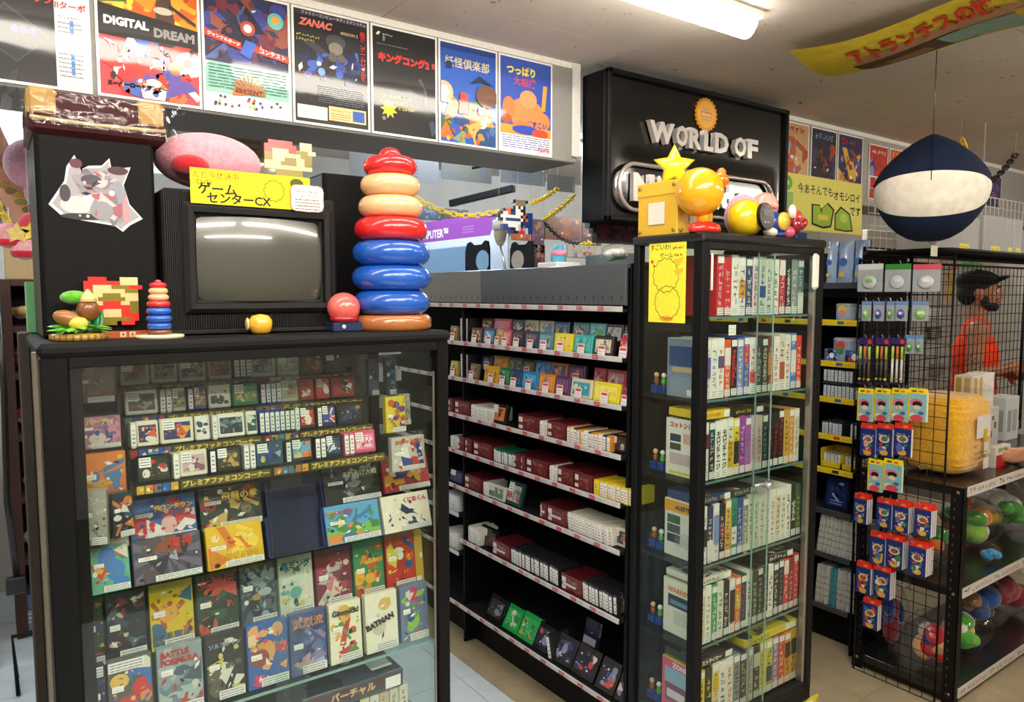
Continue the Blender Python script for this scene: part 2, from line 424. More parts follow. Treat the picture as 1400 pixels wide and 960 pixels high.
# ================================================================== THE ROOM
RX0, RX1, RY0, RY1, CEIL = -2.6, 7.6, -2.6, 4.7, 2.5
mb = MB().box(RX0, RY0, -0.12, RX1, RY1, -0.006, '#555555'); floor = struct('floor', mb, 'floor_joint')
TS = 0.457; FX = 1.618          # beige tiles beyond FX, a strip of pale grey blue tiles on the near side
tile_mesh = {}
def tile(x0, x1, y0, y1, mat):
    key = (round(x1 - x0, 3), round(y1 - y0, 3), mat)
    if key not in tile_mesh:
        tile_mesh[key] = MB().box(0.0012, 0.0012, -0.006, x1 - x0 - 0.0012, y1 - y0 - 0.0012, 0, '#b0a593', 0.0008).mesh('tile'); tile_mesh[key].materials.append(MATS[mat])
    link('tile', tile_mesh[key], None, floor, (x0, y0, 0))
for j in range(-2, 11):
    y = 0.083 + j * TS
    if y < -0.9: continue
    tile(FX, 0.013 + 4 * TS, y, y + TS, 'floor_vinyl')
    for i in range(4, 13): tile(0.013 + i * TS, 0.013 + (i + 1) * TS, y, y + TS, 'floor_vinyl')
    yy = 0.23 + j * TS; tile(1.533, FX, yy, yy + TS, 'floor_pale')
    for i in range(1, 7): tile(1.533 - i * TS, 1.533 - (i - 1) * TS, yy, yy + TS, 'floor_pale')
mb = MB().box(RX0, RY0, CEIL + 0.006, RX1, RY1, CEIL + 0.12, '#999999'); ceiling = struct('ceiling', mb, 'ceiling_joint')
panel_me = None
for i in range(0, 12):
    for j in range(0, 9):
        x, y = RX0 + i * 0.91 + 0.05, RY0 + j * 0.91 + 0.05
        if x > RX1 - 0.8 or y > RY1 - 0.5: continue
        if panel_me is None:
            panel_me = MB().box(0.0015, 0.0015, 0, 0.9085, 0.9085, 0.006, '#aaaaaa', 0.001).mesh('panel'); panel_me.materials.append(MATS['ceiling_board'])
        link('panel', panel_me, None, ceiling, (x, y, CEIL))
struct('wall_back', MB().box(RX0, RY1, 0, RX1, RY1 + 0.1, CEIL, '#cccccc'), 'wall_plaster')
struct('wall_left', MB().box(RX0 - 0.1, RY0, 0, RX0, RY1, CEIL, '#cccccc'), 'wall_plaster')
struct('wall_right', MB().box(RX1, RY0, 0, RX1 + 0.1, RY1, CEIL, '#cccccc'), 'wall_plaster')
struct('wall_front', MB().box(RX0, RY0 - 0.1, 0, RX1, RY0, CEIL, '#cccccc'), 'wall_plaster')

# hanging beam that carries the flyers
BY = 2.255
mb = MB(); mb.box(-1.9, BY, 2.118, 1.93, BY + 0.30, CEIL, '#8d8b88', 0.004)
mb.box(-1.9, BY - 0.004, CEIL - 0.022, 1.93, BY, CEIL, '#e4e2dc'); mb.box(1.90, BY - 0.012, 2.14, 1.94, BY, CEIL, '#dcdad4', 0.003)
struct('trim_1', mb, 'paper')
mb = MB(); mb.box(2.6, BY, 2.10, 6.6, BY + 0.25, CEIL, '#a5a29c', 0.004); mb.box(2.6, BY - 0.004, CEIL - 0.022, 6.6, BY, CEIL, '#e4e2dc')
struct('trim_2', mb, 'paper')

# ceiling lamps: white housing with a rounded glowing cover
def ceiling_lamp(x0, x1, y, label, cool=False, w=0.075, z=CEIL, soft=False):
    t = thing('ceiling_lamp', label, 'lamp', ((x0 + x1) / 2, y, z), 'fluorescent ceiling lamps')
    part('housing', MB().box(x0, y - w * 0.62, z - 0.022, x1, y + w * 0.62, z, '#e8e6e0', 0.004), 'paint', t)
    mb = MB(); n = 10; sec = [(w * 0.55 * math.cos(math.pi * k / n), -0.058 * math.sin(math.pi * k / n)) for k in range(n + 1)]
    vs = []
    for q, (xx, sc) in enumerate(((x0 + 0.005, 0.55), (x0 + 0.03, 1), (x1 - 0.03, 1), (x1 - 0.005, 0.55))):
        vs += [(xx, y + a * sc, z - 0.022 + b * sc) for a, b in sec]
    m = n + 1
    mb.add(vs, [(q * m + k, q * m + k + 1, (q + 1) * m + k + 1, (q + 1) * m + k) for q in range(3) for k in range(n)], '#ffffff', True)
    mb.add(vs[:m], [tuple(range(m))], '#ffffff'); mb.add(vs[-m:], [tuple(reversed(range(m)))], '#ffffff')
    part('light_cover', mb, 'cool_glow' if cool else 'lamp_glow_soft' if soft else 'lamp_glow', t)
    return t
ceiling_lamp(0.80, 2.06, 1.535, 'white fluorescent ceiling lamp over the glass cabinets', soft=True)
ceiling_lamp(-0.55, 0.71, 1.535, 'white fluorescent ceiling lamp further along over the television', soft=True)
ceiling_lamp(-1.9, -0.65, 1.535, 'white fluorescent ceiling lamp at the far end of the poster row', soft=True)
ceiling_lamp(-0.6, 0.66, 0.35, 'added white fluorescent fill lamp in the near row over the aisle')  # near row is out of view, added as front fill for the cabinets
ceiling_lamp(0.75, 2.01, 0.35, 'added white fluorescent fill lamp in the near row toward the wire rack')  # second unseen lamp added to the near row for fill
ceiling_lamp(0.2, 1.46, -0.5, 'white fluorescent ceiling lamp behind the photographer')
ceiling_lamp(-1.6, -0.34, -0.5, 'white fluorescent ceiling lamp reflected in the television screen')
ceiling_lamp(2.6, 3.86, -0.1, 'white fluorescent ceiling lamp outside over the aisle')
ceiling_lamp(4.6, 5.86, 0.3, 'white fluorescent ceiling lamp beyond the wire rack')
ceiling_lamp(4.9, 6.16, 3.3, 'white fluorescent ceiling lamp above the man in the orange top')
o = ceiling_lamp(1.12, 2.37, 3.28, 'cool white ceiling lamp behind the flyer beam', True); o.rotation_euler = (0, 0, math.pi / 2)
ceiling_lamp(-1.2, 0.06, 3.35, 'cool white ceiling lamp near the brown shelf unit', True)
ceiling_lamp(2.6, 3.86, 3.35, 'cool white ceiling lamp behind the black sign', True)

# ================================================================== FLYERS ON THE BEAM
def flyer(px0, px1, zt, zb, label, draw, seed, y=BY - 0.006, border='#efede8', by=None):
    x0 = at(px0, 150, 'y', y).x if px0 < 900 else at(px0, 200, 'y', y).x
    x1 = at(px1, 150, 'y', y).x if px1 < 900 else at(px1, 200, 'y', y).x
    w, h = x1 - x0, zt - zb; rnd = random.Random(seed)
    mb = MB(); mb.box(x0, y, zb, x1, y + 0.003, zt, border)
    b = 0.007; fr = Fr((x0 + b, y, zb + b), (1, 0, 0), (0, 0, 1)); fr.k = 1
    draw(mb, fr, w - 2 * b, h - 2 * b, rnd)
    return solo('poster', mb, 'film', label, 'poster', (x0, y, zb), 'game flyers along the ceiling beam')
def d_stick(m, f, w, h, r):
    m.rect(f, 0, 0, w, h, '#17171a'); m.rect(f, w * 0.74, 0, w * 0.26, h, '#dedad8')
    m.flat(f, [(w * .14, h * .30), (w * .44, h * .14), (w * .70, h * .36), (w * .36, h * .56)], '#3c3e46')
    m.flat(f, [(w * .15, h * .305), (w * .44, h * .155), (w * .685, h * .36), (w * .36, h * .545)], '#202127')
    for k in range(3): m.flat(f, disc(w * (.43 + .07 * k), h * .38, w * .028, 14, h * .03), '#26408c')
    m.flat(f, disc(w * .28, h * .42, w * .03, 12), '#5a5c62')
    m.text(f, 'アスキースティック', 0, h * .575, w * .73, h * .12, '#e0382e', .03); m.text(f, 'IIターボ', w * .745, h * .58, w * .25, h * .07, '#e0382e', .03)
    m.flat(f, disc(w * .04, h * .26, w * .15, 26), '#f3cf20', w, h); m.text(f, '800円', w * .01, h * .16, w * .16, h * .08, '#d8382e', .02)
    m.glyphs(f, w * .77, h * .52, 8, w * .02, INK, r)
    for k in range(7): m.rect(f, w * .86, h * (.46 - .06 * k), w * .03, h * .05, '#3d83c8')
    m.lines(f, w * .76, h * .48, w * .2, 13, h * .033, '#77757a', r, .25)
def d_dream(m, f, w, h, r):
    m.rect(f, 0, 0, w, h, '#c8404a'); m.rect(f, 0, h * .58, w, h * .42, '#e88a1e')
    g = f.sub(0, h * .60); artwork(m, g, w, h * .40, ['#f6c93b', '#d95d17', '#f1a42a', '#e87a1e', '#f4c14a', '#c8501a'], r, 14); f.k = g.k
    m.flat(f, [(0, h), (0, h * .70), (w * .28, h * .74), (w * .34, h)], '#3d6a33'); m.flat(f, [(0, h * .80), (w * .30, h * .84), (w * .33, h * .93), (0, h * .9)], '#5a8a3a')
    m.flat(f, [(w * .56, h * .62), (w * .76, h * .64), (w * .70, h * .92), (w * .58, h * .90)], '#4a3228'); m.flat(f, disc(w * .63, h * .93, w * .06, 12), '#e0b088'); m.flat(f, disc(w * .64, h * .72, w * .10, 12, h * .03), '#b8b0a0')
    m.flat(f, [(w * .34, h * .99), (w * .60, h * .80), (w * .62, h * .83), (w * .40, h)], '#b8dcf0'); m.flat(f, [(w * .70, h * .76), (w * .98, h * .64), (w * .98, h * .67), (w * .70, h * .79)], '#2a2220')
    m.flat(f, [(0, h * .46), (w, h * .44), (w, h * .61), (0, h * .70)], '#141416')
    m.text(f, 'DIGITAL', w * .05, h * .515, w * .44, h * .12, WHITE, .05); m.text(f, 'DREAM', w * .54, h * .485, w * .42, h * .11, '#8a8788', .05)
    g = f.sub(0, 0); artwork(m, g, w, h * .46, ['#d7372c', '#2f4ea8', '#e2703a', '#f0dcd0', '#5a4a9a', '#c92f3a', '#d7372c', '#e8e4e4', '#3a62b8'], r, 24); f.k = g.k
    m.text(f, 'スーパーロードランナー', w * .06, h * .04, w * .60, h * .10, '#f0cf4a', .04, edge='#5a2a1a')
def d_jungle(m, f, w, h, r):
    m.rect(f, 0, 0, w, h, '#2c2a4a'); m.rect(f, 0, 0, w, h * .4, '#8fc4b4'); m.rect(f, 0, 0, w, h * .14, '#e9e7e3')
    g = f.sub(0, h * .42); artwork(m, g, w, h * .56, ['#3a3f8c', '#6a2f3a', '#8a4a3a', '#22305a', '#4a5a9a', '#70303c', '#1c1c34'], r, 20); f.k = g.k
    m.flat(f, disc(w * .84, h * .83, w * .1, 20), '#67b9b2'); m.flat(f, disc(w * .84, h * .84, w * .05, 12), '#e9a53a')
    m.flat(f, disc(w * .5, h * .72, w * .09, 16), '#a8452f'); m.flat(f, disc(w * .5, h * .72, w * .05, 14), '#d7e0ea')
    m.flat(f, [(0, h * .60), (w * .42, h * .53), (w * .42, h * .59), (0, h * .66)], '#d8392c'); m.flat(f, [(w * .55, h * .53), (w, h * .48), (w, h * .54), (w * .55, h * .59)], '#d8392c')
    q = Fr(f.p(w * .03, h * .605), f.u + f.v * -.22, f.v); q.k = f.k; m.text(q, 'ジャンクルボード', 0, 0, w * .38, h * .045, WHITE, .03); f.k = q.k
    q = Fr(f.p(w * .64, h * .532), f.u + f.v * -.15, f.v); q.k = f.k; m.text(q, 'コンテスト', 0, 0, w * .32, h * .045, WHITE, .03); f.k = q.k
    m.flat(f, [(w * .4, h * .50), (w * .47, h * .62), (w * .6, h * .6), (w * .52, h * .46)], '#3f63c0')
    m.lines(f, w * .03, h * .37, w * .94, 8, h * .026, '#55887e', r, .3)
    for k in range(12):
        a = math.pi * k / 11; m.flat(f, [(w * .5, h * .16), (w * .5 + w * .2 * math.cos(a), h * .16 + h * .16 * math.sin(a)), (w * .5 + w * .2 * math.cos(a + .17), h * .16 + h * .16 * math.sin(a + .17))], '#e0702a')
    m.text(f, 'PRESENT', w * .34, h * .155, w * .32, h * .05, '#5a2a1a', .03)
    for k in range(22): m.flat(f, disc(r.uniform(.05, .95) * w, r.uniform(.03, .12) * h, w * .018, 7), r.choice(['#b03a3a', '#3a4a8a', '#d8b040', '#4a4a50']), w, h)
def d_zanac(m, f, w, h, r):
    m.rect(f, 0, 0, w, h, '#121318'); m.rect(f, 0, h * .955, w, h * .045, '#2a2c3a'); m.text(f, 'ファミリーコンピュータディスクシステム', w * .1, h * .955, w * .88, h * .04, '#b9bccb', .02)
    g = f.sub(0, h * .38); artwork(m, g, w, h * .34, ['#1d2f78', '#26408c', '#0f1a44', '#34363e', '#3a58b0'], r, 14); f.k = g.k
    m.flat(f, disc(w * .55, h * .76, w * .14, 14, h * .07), '#3b3d44'); m.flat(f, disc(w * .55, h * .70, w * .10, 12, h * .06), '#7a7268')
    m.flat(f, disc(w * .50, h * .62, w * .06, 12), '#55504c'); m.flat(f, disc(w * .62, h * .62, w * .06, 12), '#55504c'); m.flat(f, disc(w * .35, h * .47, w * .05, 12), '#6fa0dc')
    m.text(f, 'ZANAC', w * .05, h * .84, w * .46, h * .10, '#e0786a', .05, .3)
    m.text(f, 'MISSION 2', w * .62, h * .83, w * .24, h * .05, '#c9b37a', .02)
    m.text(f, '敵が、ゲームレベルを', w * .88, h * .45, w * .10, h * .46, '#d23a34', .02, stack=True)
    m.glyphs(f, w * .02, h * .76, 9, w * .032, '#cfc14a', r); m.glyphs(f, w * .02, h * .72, 7, w * .032, '#cfc14a', r); m.glyphs(f, w * .05, h * .42, 8, w * .04, '#c03a34', r)
    m.lines(f, w * .3, h * .34, w * .64, 9, h * .018, '#6d707a', r, .3)
    m.rect(f, w * .02, h * .03, w * .4, h * .12, '#d5d3cf'); m.rect(f, w * .44, h * .04, w * .52, h * .13, '#e0c58a'); m.rect(f, w * .77, h * .055, w * .17, h * .1, '#3058a8')
    m.glyphs(f, w * .47, h * .125, 7, w * .035, '#c23a2a', r); m.lines(f, w * .47, h * .10, w * .27, 3, h * .022, '#a8623a', r)
def d_kong(m, f, w, h, r):
    m.rect(f, 0, 0, w, h, '#101012'); m.text(f, 'キングコング2', w * .08, h * .66, w * .82, h * .13, '#dc2a22', .06)
    m.flat(f, [(w * .05, h * .93), (w * .09, h * .96), (w * .12, h * .95), (w * .08, h * .92)], WHITE); m.glyphs(f, w * .14, h * .93, 6, w * .025, WHITE, r)
    m.glyphs(f, w * .10, h * .34, 9, w * .05, '#d8ca3a', r); m.glyphs(f, w * .10, h * .285, 10, w * .05, '#d8ca3a', r); m.flat(f, burst(w * .24, h * .235, w * .14, 9, .55), '#d8ca3a')
    m.glyphs(f, w * .38, h * .235, 5, w * .05, '#d8ca3a', r); m.lines(f, w * .06, h * .84, w * .5, 1, h * .02, '#77777a', r)
    m.flat(f, [(w * .7, h * .56), (w * .76, h * .58), (w * .86, h * .44), (w * .82, h * .40), (w * .80, h * .50)], '#4a4548'); m.flat(f, [(w * .8, h * .40), (w * .86, h * .42), (w * .84, h * .30), (w * .8, h * .32)], '#3a3638')
    m.flat(f, [(w * .88, h * .16), (w * .96, h * .18), (w, h * .06), (w * .93, h * .02)], '#3a3f5a', w, h); m.flat(f, disc(w * .17, h * .9, w * .02, 8, h * .03), '#8a8a8e'); m.flat(f, disc(w * .16, h * .14, w * .03, 10), '#77777a')
    m.rect(f, w * .94, h * .70, w * .06, h * .05, '#a03a3a')
def d_yokai(m, f, w, h, r):
    m.rect(f, 0, 0, w, h, '#2456b4'); m.rect(f, 0, h * .94, w, h * .06, '#123a8a'); m.text(f, '妖怪倶楽部', w * .08, h * .76, w * .80, h * .12, '#dcd0a0', .05)
    g = f.sub(0, 0); artwork(m, g, w, h * .52, ['#d8682a', '#e28a3a', '#3a6a3a', '#b04428', '#4a6aa8', '#7a9a6a', '#e8a95a', '#2a4a80'], r, 24); f.k = g.k
    m.flat(f, disc(w * .05, h * .5, w * .16, 16), '#e8b48a', w, h); m.flat(f, disc(w * .05, h * .5, w * .09, 14), '#e8e6e0', w, h)
    m.flat(f, disc(w * .82, h * .52, w * .20, 14, h * .12), '#6a4634', w, h); m.flat(f, disc(w * .14, h * .78, w * .06, 10), '#1c2a4a'); m.flat(f, [(w * .5, h * .62), (w * .68, h * .72), (w * .95, h * .64), (w * .7, h * .66)], '#14223c')
    m.flat(f, [(w * .3, h * .3), (w * .5, h * .3), (w * .44, h * .52), (w * .34, h * .52)], '#d23a2c')
def d_sumo(m, f, w, h, r):
    m.rect(f, 0, 0, w, h, '#3252b0'); m.text(f, 'つっぱり', w * .12, h * .82, w * .56, h * .11, '#f2e04a', .05); m.text(f, '大相撲', w * .22, h * .71, w * .5, h * .10, '#dc3a2c', .05)
    m.rect(f, 0, h * .18, w, h * .10, '#e89a3a')
    for cx, cy, rx, ry, c in ((.5, .42, .36, .17, '#e88a50'), (.54, .58, .17, .10, '#eb9a62'), (.16, .46, .12, .12, '#e07c44'), (.82, .36, .16, .10, '#e88a50'), (.42, .26, .2, .08, '#e07c44'), (.5, .24, .28, .05, '#2c4ab0'), (.12, .34, .10, .05, '#b0542c')):
        m.flat(f, disc(w * cx, h * cy, w * rx, 16, h * ry), c, w, h)
    m.flat(f, [(w * .80, h * .48), (w * .88, h * .48), (w * .92, h * .76), (w * .84, h * .76)], '#e0a03a')
    m.text(f, 'どすこい', w * .52, h * .27, w * .4, h * .09, '#4a2a8a', .05); m.flat(f, disc(w * .78, h * .22, w * .17, 12, h * .05), '#dc4a34')
    m.rect(f, 0, 0, w, h * .18, '#e9e7e4'); m.lines(f, w * .03, h * .155, w * .94, 6, h * .024, '#4a5aa8', r, .4)
    m.text(f, 'TAITO', w * .72, h * .012, w * .25, h * .05, '#d8382e', .03)
flyer(-60, 128, 2.475, 2.125, 'black flyer with red Japanese title and yellow disc at the end of the row', d_stick, 1)
flyer(135, 277, 2.475, 2.125, 'flyer reading DIGITAL DREAM over orange flames and red cartoon picture', d_dream, 2)
flyer(279, 399, 2.475, 2.125, 'flyer with teal lower half, red ribbons and the word PRESENT', d_jungle, 3)
flyer(401, 506, 2.475, 2.125, 'black flyer headed ZANAC with dark blue machine picture', d_zanac, 4)
flyer(508, 598, 2.475, 2.125, 'nearly black flyer with bold red Japanese title ending in 2', d_kong, 5)
flyer(600, 680, 2.475, 2.125, 'blue flyer with cream Japanese title and orange crowd picture', d_yokai, 6)
flyer(682, 755, 2.475, 2.125, 'blue flyer with yellow and red Japanese title and white text block', d_sumo, 7)
def small_flyer(base, cols, seed_title=None, tcol='#d8382e', style='blob', n=12):
    def d(m, f, w, h, r):
        m.rect(f, 0, 0, w, h, base); g = f.sub(0, h * .12); artwork(m, g, w, h * .68, cols, r, n, style); f.k = g.k
        m.glyphs(f, w * .1, h * .85, 5, w * .14, tcol, r)
        if seed_title == 'text': m.lines(f, w * .05, h * .1, w * .9, 5, h * .02, '#555555', r)
    return d
flyer(1060, 1106, 2.47, 2.12, 'tan flyer with blue block and red lettering beside the black sign', small_flyer('#cda06a', ['#c0583a', '#7fb3d8', '#d8b98a', '#a84a2c'], 'text'), 11)
flyer(1109, 1144, 2.47, 2.12, 'dark flyer with a red slash, second past the black sign', small_flyer('#241f33', ['#a83428', '#3a3450', '#7a4a2c', '#1a1a26'], None, '#7fb3e8'), 12)
flyer(1146, 1180, 2.47, 2.12, 'dark blue flyer with orange shapes above the yellow handmade sign', small_flyer('#232c58', ['#c8762c', '#33488c', '#e0b04a', '#8a3a2c', '#e8e4da'], 'text'), 13)
flyer(1189, 1215, 2.45, 2.14, 'red flyer with a blue sword shape past the beam joint', small_flyer('#c23a2c', ['#2c3a8c', '#b83226', '#8a9ad0'], None, '#e8e4da', n=6), 14)
flyer(1217, 1246, 2.45, 2.14, 'orange and sky blue flyer partly behind the hanging plush', small_flyer('#d8622c', ['#4a9ad0', '#e8a83a', '#d83a2c', '#6ab04a'], None, '#f0e070'), 15)
flyer(1330, 1348, 2.42, 2.20, 'small blue and yellow flyer behind the yellow chain', small_flyer('#2a3a7c', ['#c8a83a', '#3a6ab0', '#8a3a4a'], None), 16)
flyer(1350, 1372, 2.42, 2.20, 'small dark blue flyer with green shapes near the black chain', small_flyer('#1d2a58', ['#3a8a5a', '#2c4aa0', '#7a3a8a'], None), 17)

# clear flyer sleeves seen from behind, hung under the beam on the far side
for k, (a, b, yt, yb, yy, nm) in enumerate(((150, 235, 165, 235, 2.62, 'grey backed flyer in a clear sleeve behind the leather case'), (262, 385, 172, 235, 2.62, 'beige backed flyer in a clear sleeve behind the yellow television sign'), (478, 600, 214, 246, 3.05, 'pale flyer back behind the tall red and blue toy'),
        (604, 672, 218, 248, 3.05, 'grey flyer back with a faint ring beside a bright gap'), (684, 745, 232, 252, 3.05, 'flyer back with pale blue text lines under the beam'), (748, 786, 240, 262, 3.05, 'small flyer back next to the black sign box'))):
    p0, p1 = at(a, yt, 'y', yy), at(b, yb, 'y', yy); rnd = random.Random(40 + k)
    z0 = p0.z - (at(a, yb, 'y', yy).z - p1.z) * 0 ; zt = at((a + b) / 2, yt, 'y', yy).z; zb = at((a + b) / 2, yb, 'y', yy).z
    mb = MB(); mb.box(p0.x, yy, zb, p1.x, yy + 0.003, zt, ('#8e8c8a', '#8a8068', '#a7a9ae', '#8c8f92', '#a9aeb4', '#9a9a98')[k])
    fr = Fr((p0.x, yy, zb), (1, 0, 0), (0, 0, 1)); w, h = p1.x - p0.x, zt - zb
    mb.lines(fr, w * .25, h * .8, w * .5, 5, h * .15, ('#6f6e70', '#6e6550', '#8286a0', '#a09a70', '#8593c0', '#8a8a8a')[k], rnd)
    o = solo('flyer_sleeve', mb, 'film', nm, 'flyer', (p0.x, yy, zb), 'backs of flyers behind the beam')
    for q in (.1, .9): part('hanging_thread', MB().tube([(p0.x + w * q, yy + .0015, zt - .002), (p0.x + w * q, yy + .0015, CEIL)], .0008, '#c8c8c8', 4), 'vinyl', o)
mb = MB(); mb.tube([at(645, 230, 'y', 2.6), at(705, 218, 'y', 2.5)], 0.006, INK, 6); solo('ceiling_rod', mb, 'black_metal', 'thin black rod under the beam above the pixel hanging', 'rod', at(645, 230, 'y', 2.6))
mb = MB(); mb.box(0.02, -0.03, -0.02, 1.25, 0.0, 0.02, INK, .004); o = solo('ceiling_track', mb, 'black_metal', 'black ceiling track rising behind the purple banner', 'track', (0, 0, 0)); 
a, b = at(617, 279, 'y', 3.9), at(705, 258, 'y', 3.4); d = (b - a); o.location = a; o.rotation_euler = (0, -math.asin(d.z / d.length), math.atan2(d.y, d.x)); o.scale = (d.length / 1.25, 1, 1)

# ================================================================== BLACK SIGN
SY = 2.11; SX0, SX1, SZ0, SZ1 = 1.955, 3.11, 1.885, 2.46
sign = thing('light_box_sign', 'large black box sign with chrome raised lettering reading WORLD OF', 'sign', (SX0, SY, SZ0))
mb = MB(); mb.box(SX0, SY + 0.012, SZ0, SX1, SY + 0.145, SZ1, '#0b0b0d', 0.006); part('casing', mb, 'black_metal', sign)
mb = MB()
for q in ((SX0, SZ0, SX1, SZ0 + 0.02), (SX0, SZ1 - 0.02, SX1, SZ1), (SX0, SZ0, SX0 + 0.02, SZ1), (SX1 - 0.02, SZ0, SX1, SZ1)): mb.box(q[0], SY - 0.012, q[1], q[2], SY + 0.013, q[3], '#151517', 0.004)
part('frame', mb, 'black_metal', sign)
mb = MB(); nx, nz = 44, 22; vs = []
for j in range(nz + 1):
    for i in range(nx + 1):
        u, v = i / nx, j / nz; bul = 0.0
        du = max(abs(u - .5) - .40, 0) * 1.0; dv = max(abs(v - .28) - .12, 0) * 0.55
        dd = math.hypot(du * 1.15, dv)
        bul = 0.010 * max(0, 1 - dd / 0.06) if dd < 0.06 else 0
        vs.append((SX0 + .02 + u * (SX1 - SX0 - .04), SY + 0.008 - bul, SZ0 + .02 + v * (SZ1 - SZ0 - .04)))
mb.add(vs, [(j * (nx + 1) + i, j * (nx + 1) + i + 1, (j + 1) * (nx + 1) + i + 1, (j + 1) * (nx + 1) + i) for j in range(nz) for i in range(nx)], '#08080a', True)
part('face_panel', mb, 'gloss', sign)
def raised_text(t, x, z, w, h, y, depth, name, mat, bold, parent, col='#f4f0ec'):
    vs, fs, tw, th = glyph_mesh(t, bold); kx, kz = w / tw, h / th; m = MB(); n = len(vs)
    A = [(x + a * kx, y, z + b * kz) for a, b in vs]; B = [(p[0], p[1] + depth, p[2]) for p in A]
    cnt = {}
    for f in fs:
        for i in range(len(f)): e = (f[i - 1], f[i]); cnt[e] = cnt.get(e, 0) + 1
    side = [(e[1], e[0], e[0] + n, e[1] + n) for e in cnt if (e[1], e[0]) not in cnt]
    m.add(A + B, list(fs) + side, col); return part(name, m, mat, parent)
zw = at(905, 195, 'y', SY).z
for t, a, b, zz in (('W', 883, 918, 0), ('O', 919, 936, 0), ('R', 937, 955, 0), ('L', 957, 971, 0), ('D', 972, 992, 0), ('O', 999, 1016, 0), ('F', 1017, 1032, 0)):
    x0 = at(a, 195, 'y', SY).x; x1 = at(b, 200, 'y', SY).x
    raised_text(t, x0, 2.205, x1 - x0 - 0.006, 0.085, SY - 0.022, 0.024, 'letter', 'chrome', .045, sign)
# racetrack ring with the second word inside
x0, x1 = at(842, 250, 'y', SY).x, at(1052, 260, 'y', SY).x; zc, rz_ = 2.02, 0.09; pts = []
for k in range(40):
    a = math.pi * 2 * k / 40; cx = (x0 + rz_) if math.cos(a) < 0 else (x1 - rz_)
    pts.append((cx + rz_ * math.cos(a), SY - 0.018, zc + rz_ * math.sin(a)))
part('logo_ring', MB().tube(pts, 0.009, '#c9b9b6', 8, True), 'chrome', sign)
xs = x0 + .07
for t, wd in (('N', .13), ('i', .04), ('n', .10), ('t', .06), ('e', .10), ('n', .10), ('d', .10), ('o', .10)):
    hh = .11 if t in 'Nidt' else .085
    raised_text(t, xs, zc - .055, wd - .012, hh, SY - 0.026, 0.02, 'letter', 'chrome', .05, sign); xs += wd
px = at(965, 157, 'y', SY); seal = MB(); fr = Fr((px.x, SY - 0.004, px.z), (1, 0, 0), (0, 0, 1))
poly = burst(0, 0, 0.072, 22, .88); seal.prism(fr, poly, 0.008, '#d8951e'); seal.flat(fr, disc(0, 0, .056, 26), '#eda82e'); seal.flat(fr, disc(0, 0, .042, 24), '#d9a860'); seal.flat(fr, [(-.034, -.009), (.034, -.009), (.034, .011), (-.034, .011)], '#c9873a'); seal.text(fr, 'Nintendo', -.03, -.007, .06, .015, '#f4e6c4', .02)
seal.glyphs(fr, -.02, .02, 5, .007, '#8a5a1e', random.Random(3)); seal.glyphs(fr, -.022, -.025, 6, .007, '#8a5a1e', random.Random(4))
part('seal', seal, 'card', sign, 'gold toothed seal')

# ================================================================== GLASS DISPLAY CASE WITH THE TELEVISION ON TOP
CX0, CX1, CY0, CY1, CT = 0.075, 0.977, 1.65, 2.10, 1.505
BLK = '#121213'
case = thing('display_case', 'low black framed glass display case full of boxed games', 'display case', (CX0, CY0, 0))
part('top_board', MB().box(CX0 - .004, CY0 - .008, 1.478, CX1 + .006, CY1, CT, '#151516', .009), 'dull', case)
part('post', MB().box(CX0, CY0, .30, CX0 + .048, CY0 + .03, 1.478, BLK, .003), 'black_metal', case)
part('post', MB().box(CX1 - .032, CY0, .30, CX1, CY0 + .03, 1.478, BLK, .003), 'black_metal', case)
part('post', MB().box(CX0, CY1 - .03, .30, CX0 + .04, CY1, 1.478, BLK, .003), 'black_metal', case)
part('post', MB().box(CX1 - .032, CY1 - .03, .30, CX1, CY1, 1.478, BLK, .003), 'black_metal', case)
part('base_cabinet', MB().box(CX0, CY0, 0, CX1, CY1, .30, '#161616', .004), 'black_metal', case)
part('top_rail', MB().box(CX0 + .048, CY0 + .002, 1.455, CX1 - .032, CY0 + .024, 1.478, '#191919', .002), 'black_metal', case)
part('back_panel', MB().box(CX0 + .03, CY1 - .02, .30, CX1 - .02, CY1 - .012, 1.478, '#4b4d4f'), 'dull', case)
part('side_panel', MB().box(CX0 + .004, CY0 + .03, .30, CX0 + .010, CY1 - .03, 1.478, '#2a2a2a'), 'dull', case)
part('inner_frame', MB().box(CX0 + .048, CY0 + .026, .30, CX0 + .072, CY0 + .034, 1.455, '#101010'), 'black_metal', case)
part('edge_strip', MB().box(CX0 - .012, CY0 + .004, .30, CX0 - .002, CY0 + .012, 1.49, '#5c564c', .002), 'vinyl', case)
part('handle_strip', MB().box(CX1 - .044, CY0 + .006, .40, CX1 - .039, CY0 + .012, 1.40, '#9a9890', .001), 'steel', case)
part('glass_door', MB().box(CX0 + .05, CY0 + .012, .31, .583, CY0 + .016, 1.457, '#ffffff'), 'glass', case)
part('glass_door', MB().box(.513, CY0 + .020, .31, CX1 - .034, CY0 + .024, 1.457, '#ffffff'), 'glass', case)
part('side_glass', MB().box(CX1 - .014, CY0 + .03, .31, CX1 - .010, CY1 - .03, 1.457, '#ffffff'), 'glass', case)
for z in (.668, .43):
    sh = part('glass_shelf', MB().box(CX0 + .06, CY0 + (.03 if z < .7 else .10), z - .006, CX1 - .036, CY1 - .03, z, '#ffffff'), 'shelf_glass', case)
    part('shelf_edge', MB().box(CX0 + .06, CY0 + (.028 if z < .7 else .098), z - .0065, CX1 - .036, CY0 + (.030 if z < .7 else .10), z, '#7fa5a0'), 'gloss', sh)

